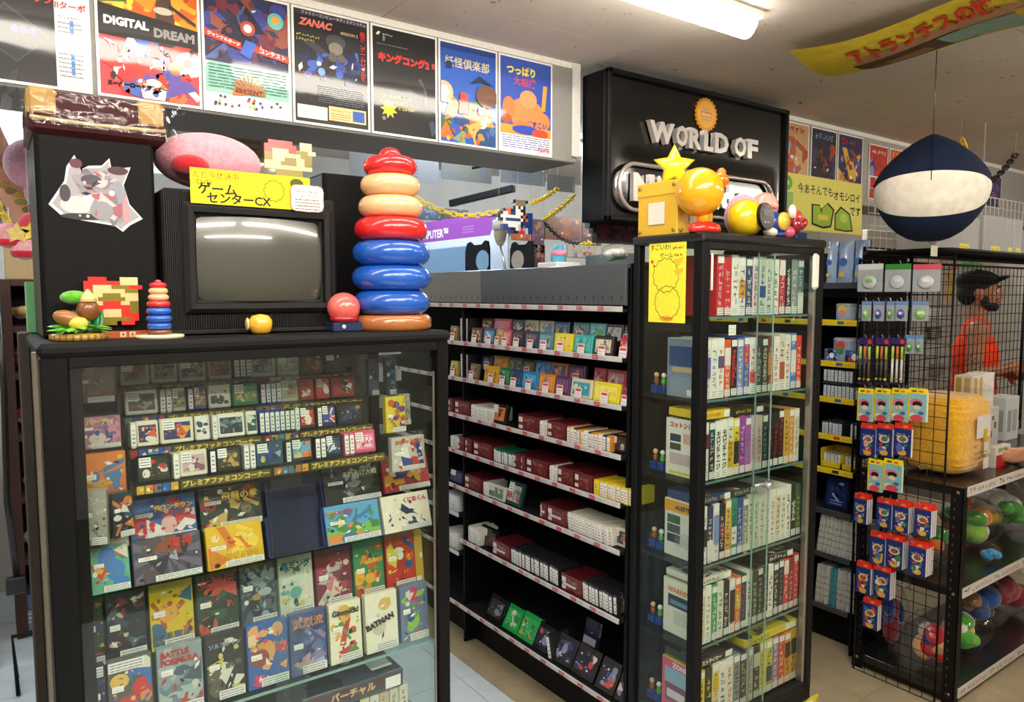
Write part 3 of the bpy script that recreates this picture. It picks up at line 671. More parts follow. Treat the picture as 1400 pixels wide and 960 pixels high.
# stepped acrylic stand with title strips
stand = thing('stepped_stand', 'stepped clear stand with premium corner title strips in the display case', 'display stand', (.241, 1.72, 1.17))
TIERS = [(1.722, 1.190), (1.790, 1.256), (1.850, 1.320), (1.908, 1.384)]
for k, (y, z) in enumerate(TIERS):
    yb = TIERS[k + 1][0] if k < 3 else 1.965
    st = part('step', MB().box(.236, y, z - .003, .824, yb, z, '#ffffff'), 'acrylic', stand)
    part('riser', MB().box(.236, yb - .003, z, .824, yb, z + .064, '#ffffff'), 'acrylic', stand)
    mb = MB(); mb.box(.236, y - .004, z - .022, .824, y - .001, z, '#23221c'); r = random.Random(60 + k)
    for q in range(2):
        fr = Fr((.236 + q * .294, y - .004, z - .022), (1, 0, 0), (0, 0, 1))
        for i in range(5): mb.rect(fr, .006 + i * .017, .002, .015, .018, r.choice(['#b8743a', '#3a5aa8', '#c8a03a', '#9a3a2c', '#5a7a8a', '#c8b0a0', '#6a4a8a']))
        for i in range(7): mb.flat(fr, disc(r.uniform(.012, .086), r.uniform(.006, .016), .004, 8), r.choice(['#e8c24a', '#d8503a', '#e8e0d0', '#4a8ad0', '#2a2a3a']))
        mb.rect(fr, .094, .0015, .198, .019, '#5a5a2a'); mb.text(fr, 'プレミアファミコンコーナー', .098, .003, .19, .017, '#e8c668', .05, edge='#241a0c')
    part('title_strip', mb, 'card', st)
part('side_wing', MB().add([(.232, 1.72, 1.165), (.232, 1.97, 1.44), (.232, 1.97, 1.46), (.232, 1.72, 1.20), (.236, 1.72, 1.165), (.236, 1.97, 1.44), (.236, 1.97, 1.46), (.236, 1.72, 1.20)], [(0, 1, 2, 3), (7, 6, 5, 4), (0, 3, 7, 4), (1, 0, 4, 5), (2, 1, 5, 6), (3, 2, 6, 7)], '#ffffff'), 'acrylic', stand)
part('side_wing', MB().add([(.826, 1.72, 1.165), (.826, 1.97, 1.44), (.826, 1.97, 1.46), (.826, 1.72, 1.20), (.832, 1.72, 1.165), (.832, 1.97, 1.44), (.832, 1.97, 1.46), (.832, 1.72, 1.20)], [(0, 1, 2, 3), (7, 6, 5, 4), (0, 3, 7, 4), (1, 0, 4, 5), (2, 1, 5, 6), (3, 2, 6, 7)], '#ffffff'), 'acrylic', stand)

def cartridge(name, M, w, h, t, body, lab, label, group, seed, mat='vinyl', text=None, tcol='#ffffff', sticker=True, base='#e8e4da'):
    """upright cartridge: shell, picture label, white price sticker"""
    r = random.Random(seed); loc = M.to_translation()
    mb = MB(M); mb.box(-w / 2, -t / 2, 0, w / 2, t / 2, h, body, min(.003, t * .2)); mb.box(-w / 2 + .004, -t / 2 - .0008, .002, w / 2 - .004, -t / 2, .006, body)
    o = solo(name, mb, mat, label, 'cartridge', loc, group)
    m2 = MB(M); lw, lh = w * .80, h * .66; fr = Fr((-lw / 2, -t / 2 - .0004, h * .16), (1, 0, 0), (0, 0, 1))
    m2.rect(fr, 0, 0, lw, lh, lab[0]); artwork(m2, fr, lw, lh, lab[1:] or lab, r, 7)
    if text: m2.text(fr, text, lw * .06, lh * .45, lw * .88, lh * .4, tcol, .04)
    part('picture_label', m2, 'card', o)
    if sticker:
        m3 = MB(M); fr = Fr((-w / 2 + w * .08, -t / 2 - .003, h * .55), (1, 0, 0), (0, 0, 1)); m3.rect(fr, 0, 0, w * .34, h * .36, WHITE); m3.lines(fr, w * .03, h * .27, w * .28, 3, h * .10, '#6a6a6a', r)
        part('price_sticker', m3, 'paper', o)
    return o
def edge_cart(name, M, t, h, d, body, label, group, cat='cartridge', front='#eceae4', seed=0, mat='vinyl', bars=True):
    """cartridge or case standing edge-on with a white price label on its edge"""
    r = random.Random(seed); loc = M.to_translation(); mb = MB(M)
    mb.box(-t / 2, 0, 0, t / 2, d, h, body, min(.0022, t * .2))
    o = solo(name, mb, mat, label, cat, loc, group)
    m2 = MB(M); fr = Fr((-t * .44, -.0004, h * .10), (1, 0, 0), (0, 0, 1)); m2.rect(fr, 0, 0, t * .88, h * .8, front)
    if bars:
        for i in range(4): m2.rect(fr, t * .2, h * (.1 + .16 * i), t * .5, h * .035 * r.uniform(.6, 1.6), '#55555a')
    part('edge_label', m2, 'paper', o)
    return o

# contents of the steps, left to right: (width, shell, label colours, title) or ('e', count, shell)
ROW4 = [(.072, '#1d1d1f', ['#2c3226', '#c0322c', '#7a7264', '#e0ddd0'], None, 'black cartridge with red and green picture'), ('e', 1, '#e3dfd2'), (.062, '#e3dcc8', ['#c9a8ae', '#8a5a6a', '#e8d8d0'], None, 'cream cartridge with dusty pink picture'), ('e', 1, '#26262a'), (.060, '#232324', ['#3a3a36', '#b89a4a', '#6a6a60'], None, 'black cartridge with gold picture'), ('e', 2, '#d8d4c8'),
        (.070, '#1f4f5c', ['#22407c', '#d8b83a', '#1c2c50', '#a8b8c8'], None, 'teal cartridge with yellow lettering'), ('e', 1, '#2a2a2c'), (.058, '#2c2c30', ['#57a8cc', '#d87a3a', '#e0c890'], None, 'cartridge with sky blue and orange picture'), ('e', 2, '#2a2a2e'), (.046, '#19191b', ['#28406a', '#d8dce2', '#3a4a5a'], None, 'black cartridge with white and navy picture'), ('e', 2, '#d8688a'), (.064, '#d8507e', ['#e58aa8', '#f0c4d0', '#c23a6a'], 'アイドル', 'hot pink cartridge with pale pink label')]
ROW3 = [('e', 1, '#dcd7c8'), (.052, '#e4dcc6', ['#20285c', '#d85a2c', '#e8e0d0'], None, 'cream cartridge with navy and orange label, partly hidden'), (.082, '#e6dcc0', ['#232c70', '#d8582a', '#e0b03a'], None, 'beige cartridge with orange zigzag title'), (.038, '#e6e2d8', ['#e8e6e0', '#3a4a5a'], None, 'narrow white cartridge with grey label'), ('e', 1, '#e6e2d6'), (.074, '#e4e0d4', ['#22303c', '#4a6a7a', '#8a9a9a'], None, 'white cartridge with dark blue picture'), (.03, '#e6e2d8', ['#26584c', '#dad6c8'], None, 'white cartridge with green picture'),
        ('e', 5, '#2a3f9c'), ('e', 2, '#232325'), ('e', 1, '#d8d4ca'), (.048, '#2a2a2a', ['#c02c28', '#e0d8c8', '#d8782c'], None, 'black cartridge with red picture'), ('e', 1, '#28282a'), (.046, '#232325', ['#2c4a9c', '#c8362c', '#e0c05a', '#e4e0d4'], None, 'black cartridge with blue, red and yellow picture'), (.088, '#16181c', ['#1c2430', '#26446c', '#c87a3a'], None, 'wide black cartridge with blue and amber picture')]
ROW2 = [(.076, '#dcd8c8', ['#3a3c34', '#7a4a3a', '#9a9484'], None, 'pale cartridge with brown picture'), ('e', 2, '#c9c5ba'), (.034, '#c8bfa8', ['#8a7a5a', '#b0a07a', '#3a3a3c'], None, 'slim tan cartridge with sepia picture'), ('e', 1, '#26347c'), (.034, '#2a3468', ['#8c6a5a', '#c8a890'], None, 'slim navy cartridge with rose picture'), (.058, '#dedace', ['#e4e0d6', '#2a2c40'], None, 'white cartridge with a small dark figure shape'), (.070, '#2f7a4a', ['#4a9a5c', '#c8d8a0', '#d8a050'], None, 'green cartridge with light green picture'), ('e', 4, '#26389a'),
        (.050, '#cfc8b4', ['#b8a88a', '#d8d0bc', '#a0603a'], None, 'beige cartridge with faded label'), (.044, '#a02430', ['#b82c34', '#e0dcd0', '#c8a85a'], None, 'red cartridge with white lower label'), (.044, '#ac2832', ['#c8323a', '#e8e2d8', '#6a4a4a'], None, 'bright red cartridge with white label'), (.074, '#8a2a34', ['#b0343a', '#d85a48', '#e0d8cc', '#3a3a3c'], None, 'wide dark red cartridge with scarlet figure shape')]
ROW1 = [(.060, '#c8c8b0', ['#8a8c50', '#3a3c30', '#a84a34'], None, 'grey cartridge with olive picture'), (.056, '#bfbdb4', ['#8c8478', '#3c3c40', '#a05a54'], None, 'grey cartridge with rust picture'), (.060, '#b8b6b0', ['#4a4a50', '#8a8a88', '#c0bcb0'], None, 'grey cartridge with charcoal picture'), (.056, '#b0aea6', ['#7a6a62', '#a83a34', '#5a5450'], None, 'grey cartridge with maroon picture'), ('e', 3, '#3044a0'), (.060, '#c4c0b6', ['#6a84a0', '#b8c4cc', '#a84a54'], None, 'grey cartridge with faded blue picture'), (.056, '#bab6ac', ['#9a948a', '#c8c0b0'], None, 'grey cartridge with washed out label'), (.062, '#5a3a32', ['#6a4a3c', '#8c6a54', '#b08a6a'], None, 'brown cartridge with amber picture'), (.060, '#33363c', ['#3c424c', '#6a5a50', '#4a5a6a'], None, 'dark cartridge at the back corner of the stand')]
STEPNAME = ('lowest step', 'second step', 'third step', 'top step')
for ti, (row, (ty, tz)) in enumerate(zip((ROW4, ROW3, ROW2, ROW1), TIERS)):
    tot = sum((i[0] + .004) if i[0] != 'e' else i[1] * .0145 for i in row); sc = .566 / tot; x = .246
    ne = 0
    for k, it in enumerate(row):
        if it[0] == 'e':
            for q in range(it[1]):
                tt = .0125 * sc
                edge_cart('cartridge', TR((x + tt / 2, ty + .006, tz + .0002), 0, -.10), tt, .058, .05, it[2], 'edge-on cartridge with barcode label, %s in the %s run of the %s' % (ORD[q], ORD[ne], STEPNAME[ti]), 'edge-on cartridges on the stepped stand', seed=k * 7 + q)
                x += .0145 * sc
            ne += 1
        else:
            w, body, lab, tx, nm = it
            cartridge('cartridge', TR((x + w * sc / 2, ty + .022, tz + .0002), 0, -.16), w * sc, .058, .016, body, lab, nm + ' on the ' + STEPNAME[ti], 'cartridges on the stepped stand', 100 + ti * 20 + k, text=tx, sticker=k % 2 == 0)
            x += (w + .004) * sc

def game_box(M, w, h, t, base, cols, label, group, seed, title=None, tcol=WHITE, tpos=(.06, .7, .88, .2), style='blob', edge=None, n=11, wrap=True, strip='bottom', mat='card', name='game_box', cat='game box', side=None, text2=None):
    """boxed game: carton with printed cover, price tag and white shop label"""
    r = random.Random(seed); loc = M.to_translation(); mb = MB(M)
    mb.box(-w / 2, -t / 2, 0, w / 2, t / 2, h, side or base, .0012)
    fr = Fr((-w / 2, -t / 2, 0), (1, 0, 0), (0, 0, 1)); mb.rect(fr, 0.001, 0.001, w - .002, h - .002, base)
    b = min(w, h) * .03; f2 = fr.sub(b, b); artwork(mb, f2, w - 2 * b, h - 2 * b, cols, r, n, style); fr.k = f2.k
    if title: mb.text(fr, title, w * tpos[0], h * tpos[1], w * tpos[2], h * tpos[3], tcol, .05, edge=edge)
    if text2: mb.text(fr, text2[0], w * text2[2][0], h * text2[2][1], w * text2[2][2], h * text2[2][3], text2[1], .05)
    o = solo(name, mb, mat, label, cat, loc, group)
    kk = fr.k + 2
    if strip:
        m2 = MB(M); fr = Fr((-w / 2, -t / 2, 0), (1, 0, 0), (0, 0, 1)); fr.k = kk
        if strip == 'bottom': q = (w * .3, h * .02, w * .68, h * .13)
        elif strip == 'top': q = (w * .02, h * .84, w * .8, h * .14)
        else: q = strip[0] * w, strip[1] * h, strip[2] * w, strip[3] * h
        m2.rect(fr, *q, '#e4e3df'); m2.lines(fr, q[0] + q[2] * .05, q[1] + q[3] * .7, q[2] * .9, 3, q[3] * .28, '#6f6f74', r); part('shop_label', m2, 'paper', o)
        m3 = MB(M); fr = Fr((-w / 2, -t / 2, 0), (1, 0, 0), (0, 0, 1)); fr.k = kk
        a, bb = (w * .08, h * r.uniform(.42, .6)); m3.rect(fr, a, bb, w * .26, h * .085, '#efece6'); m3.glyphs(fr, a + w * .02, bb + h * .02, 5, w * .035, '#c83a34', r); part('price_tag', m3, 'paper', o)
    return o
GB = 'boxed games in the low display case'
# leaning landscape boxes, two rows
LEAN = -.35
def case_box(px0, px1, py_bot, Y, w_h, spec):
    p0, p1 = at(px0, py_bot, 'y', Y), at(px1, py_bot, 'y', Y)
    return (p0.x + p1.x) / 2, p1.x - p0.x
SPECS_UP = [
 (100, 175, .98 + .085, '#c8a078', ['#3f78b8', '#c83a2c', '#e0b04a', '#5a9a70', '#d8d0c0'], 'green edged box with blue and red cartoon, upper one by the frame', None, None, 'blob', 1),
 (176, 270, 1.063, '#3a66a8', ['#c8303a', '#e8e2dc', '#c8404a', '#2c4a8c', '#e0b0a8'], 'box with red and white stars and stripes in blue surround', 'ダウンタウン', '#e0b04a', 'blob', 2),
 (272, 360, 1.066, '#2c332c', ['#b83a30', '#3a4a3c', '#7a6a54', '#20241f', '#c8a85a'], 'dark green box with red figure shape and yellow lettering', '飛龍の拳', '#e8c02a', 'blob', 3),
 (442, 522, 1.075, '#23262a', ['#3c4248', '#8a8c88', '#4a4a40', '#1c1e22'], 'black box with large cream Japanese lettering', 'まれんげ大戦', '#e8e0b8', 'blob', 5),
 (524, 588, 1.082, '#b03a40', ['#7a2c30', '#d8a040', '#3a4a7a', '#c8502c', '#e0d0b0'], 'red edged box with yellow lettering on dark cartoon', 'ワンピス!', '#e0c03a', 'blob', 6)]
for (a, b, z, base, cols, nm, ti, tc, st, sd) in SPECS_UP:
    x0, x1 = at(a, 700, 'y', 1.80).x, at(b, 700, 'y', 1.80).x; x0 = max(x0, .152)
    game_box(TR(((x0 + x1) / 2, 1.80, z - .028), 0, -.30), (x1 - x0) * .97, .10, .02, base, cols, nm + ', rear row', GB, sd, ti, tc or WHITE, (.35, .62, .6, .26) if ti else (0, 0, 1, 1), edge='#1a1a1a' if ti else None, n=14)
SPECS_LO = [
 (100, 178, '#5fa98c', ['#3f78b8', '#c83a2c', '#e0b04a', '#b06a3a', '#d8d0c0'], 'mint edged box with blue and red cartoon, lower one by the frame', None, None, 'blob', 11),
 (180, 278, '#4a4858', ['#6a6478', '#8c4a34', '#34323e', '#a8a4b0', '#5a4a50'], 'grey violet box with a yellow starburst', '魔神', '#c83a34', 'burst', 12),
 (282, 362, '#e2b62c', ['#c8302a', '#e8d8a0', '#d87a2c', '#f0cc4a'], 'bright yellow box with red flag and bold yellow title', '三つ目がとおる', '#e8b41c', 'blob', 13),
 (446, 522, '#5f9fcc', ['#4a8a4a', '#7ab85a', '#d88a4a', '#3f78b0', '#e0c890'], 'sky blue box with green landscape and red title', 'リトルマジック', '#c83a34', 'land', 15),
 (524, 590, '#e8e0cc', ['#2c3c5c', '#d8a4a0', '#e6dcc4', '#3a4a6a'], 'cream box with pink title and navy figure shape', 'くにおくん', '#c8386a', 'blob', 16)]
for (a, b, base, cols, nm, ti, tc, st, sd) in SPECS_LO:
    x0, x1 = at(a, 760, 'y', 1.725).x, at(b, 760, 'y', 1.725).x; x0 = max(x0, .15)
    game_box(TR(((x0 + x1) / 2, 1.725, .968), 0, -.30), (x1 - x0) * .97, .097, .02, base, cols, nm + ', front row', GB, sd, ti, tc or WHITE, (.02, .66, .5, .28) if sd == 15 else ((.06, .10, .85, .34) if sd == 13 else (.45, .7, .5, .24)), style=st, edge=None if sd in (15, 16) else '#2a2018', n=9)
    if sd == 12: pass
part('glass_shelf', MB().box(CX0 + .06, CY0 + .045, .956, CX1 - .036, CY1 - .03, .964, '#ffffff'), 'shelf_glass', case)
# dark empty trays between the boxes
for k, (z, y) in enumerate(((1.037, 1.80), (.968, 1.725))):
    x0, x1 = at(364, 720, 'y', y).x, at(441, 720, 'y', y).x; mb = MB(TR((x0, y, z), 0, -.30)); w = x1 - x0
    mb.box(0, 0, 0, w, .004, .098, '#22284a'); mb.box(0, -.02, 0, w, 0, .004, '#22284a'); mb.box(0, -.02, 0, .003, 0, .09, '#303a70'); mb.box(w - .003, -.02, 0, w, 0, .09, '#303a70')
    solo('empty_tray', mb, 'gloss', ('empty dark blue tray, upper of two in the display case', 'empty dark blue tray, lower of two in the display case')[k], 'tray', (x0, y, z))
# portrait boxes
ROWA = [(98, 141, '#2a3a2c', ['#b83a2c', '#3a6a3a', '#2c3a7a', '#c8a04a'], 'dark green and red box', 'ドラゴン', '#d8504a'), (143, 200, '#20242c', ['#2c343c', '#c8b49a', '#3c4450', '#4a6a7a', '#8a3a3a'], 'black box with a pale figure shape', None, None), (203, 265, '#d8bc1e', ['#c8742c', '#e0a03a', '#b0542a', '#3a6a8a', '#8a5a2a'], 'yellow edged box with orange figures shape', '貴重軍記', '#3a6a8a'), (267, 326, '#27402e', ['#b83440', '#3a5a3c', '#1e2c22', '#c8584a'], 'dark green box with crimson title', '女神伝', '#c83a4a'),
        (327, 378, '#3a4248', ['#5a6670', '#8a9498', '#26303a', '#b08a4a', '#a8b4b8'], 'slate grey box with silver burst', None, None), (380, 428, '#dcd8c4', ['#5fa89c', '#3a7a6a', '#b8d0c0', '#d8c84a', '#e8e4d4'], 'white box with teal foliage shapes', 'ハミング', '#2a6a74'), (430, 480, '#7a2a38', ['#a83a44', '#c87a8a', '#e0c8b8', '#5a2030', '#b8b4b0'], 'maroon box with white tilted shape', None, None), (482, 524, '#3c8a5a', ['#d8902c', '#e8b03a', '#c8602a', '#b84a2c'], 'green edged box with orange picture', None, None), (526, 573, '#c83a2c', ['#e0c83a', '#2c5a9c', '#d85a2c', '#e8e0d0', '#b02c2c'], 'red box with blue and yellow picture', None, None), (576, 592, '#c8a03a', ['#d8542c', '#e0c04a', '#3a5a4a'], 'ochre box at the frame', None, None)]
for k, (a, b, base, cols, nm, ti, tc) in enumerate(ROWA):
    x0, x1 = at(a, 850, 'y', 1.785).x, at(b, 850, 'y', 1.785).x; x0 = max(x0, .15); x1 = min(x1, .938)
    game_box(TR(((x0 + x1) / 2, 1.775, .792), 0, -.12), (x1 - x0) * .96, .15, .02, base, cols, nm + ', back row of upright boxes', GB, 30 + k, ti, tc or WHITE, (.06, .74, .88, .22) if k in (3, 5) else (.06, .10, .88, .18), n=13, style='burst' if k == 4 else 'blob')
part('riser_shelf', MB().box(CX0 + .07, 1.75, .782, CX1 - .036, 1.95, .790, '#ffffff'), 'shelf_glass', case)
ROWB = [(98, 142, '#26284c', ['#8a8ca8', '#3a3c6a', '#c8a878', '#20223a'], 'navy box with pale figure shapes', None, None), (144, 208, '#5a5a50', ['#3f6ab0', '#c8343a', '#d88a4a', '#d8d4c0', '#b05a8a', '#e0b85a'], 'box with busy red, blue and pink picture', None, None), (212, 277, '#8c9aa0', ['#6f8490', '#a8b4b4', '#b83a34', '#4a5c6a', '#c8c4b4'], 'grey blue box headed FORMULA', 'BATTLE\nFORMULA', '#b82c2c'), (279, 334, '#2a281e', ['#a89a4a', '#c8b86a', '#26303c', '#5a5440', '#d8d4c4'], 'black and gold box with white figure shape', 'ソルブレイン', '#8a9ab8'), (336, 394, '#2f5fa8', ['#d83a6a', '#e0a06a', '#c83a5a', '#8a4a34', '#e8c8a0'], 'blue and pink box with yellow title', '鉄腕アトム', '#e0a83a'), (395, 446, '#3a4a84', ['#5a6aa0', '#8a7a9a', '#b08a8a', '#2c3460', '#a8b0c4'], 'blue violet box with orange title', '武烈流', '#e08a3a'), (449, 494, '#e9e2c6', ['#c83a2c', '#5a8a4a', '#d8b04a', '#e09a4a'], 'cream box titled Gimmick with red and green picture', 'Gimmick!', '#2a2420'), (498, 543, '#e9e2cc', ['#e8e2cc', '#d8b06a', '#c8c0a8'], 'white box with slanting black title BATMAN', None, None), (546, 590, '#6a7a9c', ['#5a9a4a', '#8ac04a', '#3a5a94', '#c85a4a', '#d8d4c8'], 'blue box with bright green shapes and red 2', '2', '#c83a5a')]
for k, (a, b, base, cols, nm, ti, tc) in enumerate(ROWB):
    x0, x1 = at(a, 900, 'y', 1.71).x, at(b, 900, 'y', 1.71).x; x0 = max(x0, .15); x1 = min(x1, .938)
    o = game_box(TR(((x0 + x1) / 2, 1.705, .6705), 0, -.08), (x1 - x0) * .96, .152, .02, base, cols, nm + ', front row of upright boxes', GB, 50 + k, ti, tc or WHITE, (.08, .72, .84, .24) if k != 4 else (.06, .55, .88, .2), n=12 if k != 7 else 3, style='land' if k == 2 else 'blob', strip='top' if k < 2 else 'bottom')
    if k == 7:
        M = TR(((x0 + x1) / 2, 1.705, .6705), 0, -.08); w = (x1 - x0) * .96; m2 = MB(M); fr = Fr((-w / 2 + .006, -.0118, .045), (1, 0, .28), (-.28, 0, 1)); m2.text(fr, 'BATMAN', 0, 0, w * .9, .045, '#2a2420', .07)
        part('title_lettering', m2, 'card', o)
# left inner column: bagged packs
def bagged(x0, x1, y, z0, z1, base, cols, label, seed, title=None, tc=WHITE, t=.02, lean=-.06, yaw=0.0):
    o = game_box(TR(((x0 + x1) / 2, y, z0), yaw, lean), x1 - x0, z1 - z0, t, base, cols, label, GB, seed, title, tc, (.1, .75, .8, .2), name='bagged_pack', cat='pack')
    M = TR(((x0 + x1) / 2, y, z0), yaw, lean); w, h = x1 - x0, z1 - z0; m = MB(M); m.box(-w / 2 - .006, -t / 2 - .008, -.006, w / 2 + .006, t / 2 + .004, h + .012, '#ffffff', .006); part('clear_bag', m, 'bag', o); return o
bagged(.146, .222, 1.84, 1.36, 1.455, '#7a4a4c', ['#3a4a6a', '#a85a5a', '#8a6a5a', '#b07a7a'], 'dim rose and blue pack in a bag at the top corner of the case', 81)
bagged(.146, .226, 1.80, 1.265, 1.335, '#b0708a', ['#8a5a8a', '#3a5a8a', '#c88aa0', '#d8c8c0'], 'pink pack with a yellow oval in the display case', 82, 'パーティ', '#d8c84a')
bagged(.142, .228, 1.76, 1.13, 1.262, '#d87a34', ['#e0c02a', '#2c3c7c', '#e8d8c0', '#4a7aa8', '#d85a2c', '#e0a84a'], 'orange and yellow boxed game with white stickers, bagged', 83)
bagged(.146, .186, 1.715, 1.08, 1.195, '#a8a498', ['#b8b4a8', '#8a867a'], 'grey tilted box with a white label in a clear bag', 84, t=.03, yaw=-.3)
bagged(.190, .232, 1.725, 1.085, 1.18, '#26303c', ['#2c3c5a', '#c8763a', '#d8d4c8', '#3a5a7a'], 'dark blue slim box with orange stripe in a bag', 85, t=.03, yaw=.25)
# right inner column
bagged(.842, .872, 1.86, 1.32, 1.42, '#4a5068', ['#8a3a54', '#3a4a7a', '#a8a0a8'], 'pink and navy hanging pouch in the case corner', 86)
bagged(.885, .915, 1.84, 1.32, 1.425, '#2c3c4c', ['#2c6a8a', '#1c2c3c', '#4a8aa8'], 'dark pouch with a teal base in the case corner', 87)
bagged(.835, .892, 1.74, 1.235, 1.33, '#d8c430', ['#6a3a7a', '#c85a2c', '#a87a3a', '#e8dc60'], 'yellow pack with violet shape at the end of the stand', 88, None)
bagged(.838, .935, 1.715, 1.135, 1.225, '#c4beb4', ['#d8d2c8', '#c8402c', '#3a4a8a', '#e8e2d8'], 'pale grey box titled in orange and violet, below the yellow pack', 89, 'SNOW BROS', '#c8702a')
bagged(.905, .938, 1.80, 1.24, 1.325, '#a8a49c', ['#8a8478', '#b83a34', '#c8c0b0'], 'grey pack with a red corner beside the yellow pack', 90)
mb = MB(); mb.box(.735, 1.93, 1.28, .83, 1.96, 1.395, '#25272c', .003); solo('game_box', mb, 'gloss', 'plain charcoal box standing behind the clear stand', 'game box', (.735, 1.93, 1.28), GB)
mb = MB(); mb.box(.56, 1.98, 1.36, .735, 2.01, 1.45, '#3c5874', .003); mb.box(.60, 1.978, 1.42, .70, 1.98, 1.44, '#c9d4dc'); solo('game_box', mb, 'gloss', 'steel blue box at the back of the case above the stand', 'game box', (.56, 1.98, 1.36), GB)
# bottom shelf: big flat box, cases and upright spines
BZ = .4302
mb = MB(); mb.box(.585, 1.705, .552, .862, 1.90, .602, '#3a3c46', .003); fr = Fr((.585, 1.705, .602), (1, 0, 0), (0, 1, 0)); mb.rect(fr, .003, .003, .271, .189, '#34404c'); artwork(mb, fr, .274, .19, ['#3c4c5c', '#2a2c38', '#4a5a68', '#8a6a54', '#26303a'], random.Random(7), 9); mb.rect(fr, .20, .03, .06, .05, WHITE)
fr = Fr((.585, 1.705, .552), (1, 0, 0), (0, 0, 1)); mb.rect(fr, .002, .012, .273, .03, '#4a2024'); mb.rect(fr, .225, .006, .044, .03, WHITE); mb.text(fr, 'バーチャル', .07, .014, .13, .025, '#d8b47a', .04)
big = solo('game_box', mb, 'gloss', 'large dark boxed set lying flat on the bottom shelf', 'game box', (.585, 1.705, .552), GB)
r = random.Random(5); x = .60
for k, (c, c2) in enumerate((('#d8d0b8', '#8a3a2c'), ('#4a8a3a', '#b8d080'), ('#3f7a34', '#c8d8a0'), ('#d8d4c0', '#3a3a3a'), ('#2c2e3c', '#b83a3a'), ('#d8cfae', '#c87a2c'), ('#d8d4c6', '#6a6a6a'), ('#c8b89a', '#a84a34'), ('#cfc9b8', '#6a7a5a'), ('#d8d2c0', '#7a4a3a'))):
    w = .026; mb = MB(); mb.box(x, 1.71, BZ, x + w, 1.85, BZ + .12, c, .0015); fr = Fr((x, 1.71, BZ), (1, 0, 0), (0, 0, 1)); mb.glyphs(fr, .006, .095, 6, .013, c2, r, True)
    solo('game_case', mb, 'card', ['tan', 'green', 'deep green', 'pale', 'navy', 'cream', 'off white', 'beige', 'oatmeal', 'ivory'][k] + ' upright game spine under the flat boxed set', 'game case', (x, 1.71, BZ), 'upright spines on the bottom shelf'); x += w + .002
for k, c in enumerate(('#8a8f96', '#c8ccd0', '#6a3a3c', '#aab0b4', '#505a6a')):
    x = .44 + k * .026; mb = MB(TR((x, 1.74, BZ), 0, 0, -.35)); mb.box(-.006, 0, 0, .006, .12, .13, c, .0015)
    solo('game_case', mb, 'card', ['silver', 'pale silver', 'wine red', 'light grey', 'blue grey'][k] + ' disc case leaning on the bottom shelf', 'disc case', (x, 1.74, BZ), 'leaning disc cases')

# ================================================================== ON TOP OF THE DISPLAY CASE
# black speaker boxes either side of the television
def speaker(x0, y0, x1, y1, z1, label):
    t = thing('speaker_box', label, 'speaker', (x0, y0, CT)); part('cabinet', MB().box(x0, y0 + .012, CT, x1, y1, z1, '#080809', .006), 'black_metal', t)
    part('front_cover', MB().box(x0 + .004, y0, CT + .004, x1 - .004, y0 + .012, z1 - .004, '#0a0a0b', .005), 'dull', t); return t
speaker(.092, 1.80, .316, 2.09, 1.93, 'tall black speaker box with a silver sticker')
speaker(.745, 1.90, .965, 2.09, 1.925, 'tall black box behind the big red and blue toy')
fr = Fr((.112, 1.7995, 1.735), (1, 0, 0), (0, 0, 1)); r = random.Random(8); mb = MB()
W_, H_ = .175, .165
outline = [(.0, .05), (.03, .10), (.035, .13), (.05, .155), (.06, .125), (.075, .135), (.10, .138), (.115, .155), (.118, .132), (.155, .14), (.14, .10), (.15, .06), (.175, .03), (.15, .015), (.135, .0), (.12, .012), (.06, .02), (.02, .03)]
ctr = (.09, .075)
for a, col, k in ((1.0, '#e6e4e2', 0), (.93, '#9b989c', 1)):
    o2 = [(ctr[0] + (x - ctr[0]) * a, ctr[1] + (y - ctr[1]) * a) for x, y in outline]; fr.k += 1
    for i in range(len(o2)): mb.add([fr.p(*ctr, LAYER * fr.k), fr.p(*o2[i], LAYER * fr.k), fr.p(*o2[(i + 1) % len(o2)], LAYER * fr.k)], [(2, 1, 0)], col)
for cx, cy, rx, ry, c in ((.088, .095, .036, .034, '#8f8d94'), (.085, .05, .052, .03, '#a9a5a6'), (.05, .052, .030, .018, '#c4c1c0'), (.13, .062, .016, .045, '#8a8c98'), (.118, .05, .010, .04, '#74747f'), (.052, .138, .012, .010, '#5a3040'), (.13, .130, .02, .009, '#4a2c38'), (.10, .072, .024, .007, '#a85a5e'), (.143, .045, .006, .03, '#b98a90'), (.06, .028, .04, .007, '#2c2c34'), (.07, .108, .010, .022, '#6c6a74'), (.105, .108, .010, .02, '#7a7882'), (.03, .075, .010, .018, '#3a3840')):
    mb.flat(fr, disc(cx, cy, rx, 16, ry), c)
g = fr.sub(.045, .022); artwork(mb, g, .09, .105, ['#b4b2b8', '#8c8a92', '#6c6a72', '#c9b4b6', '#4a4650', '#d4d2d4', '#a05a64'], r, 9)
solo('sticker', mb, 'film', 'silver and grey cut-out sticker with dark red tips on the black speaker', 'sticker', (.112, 1.7995, 1.735))
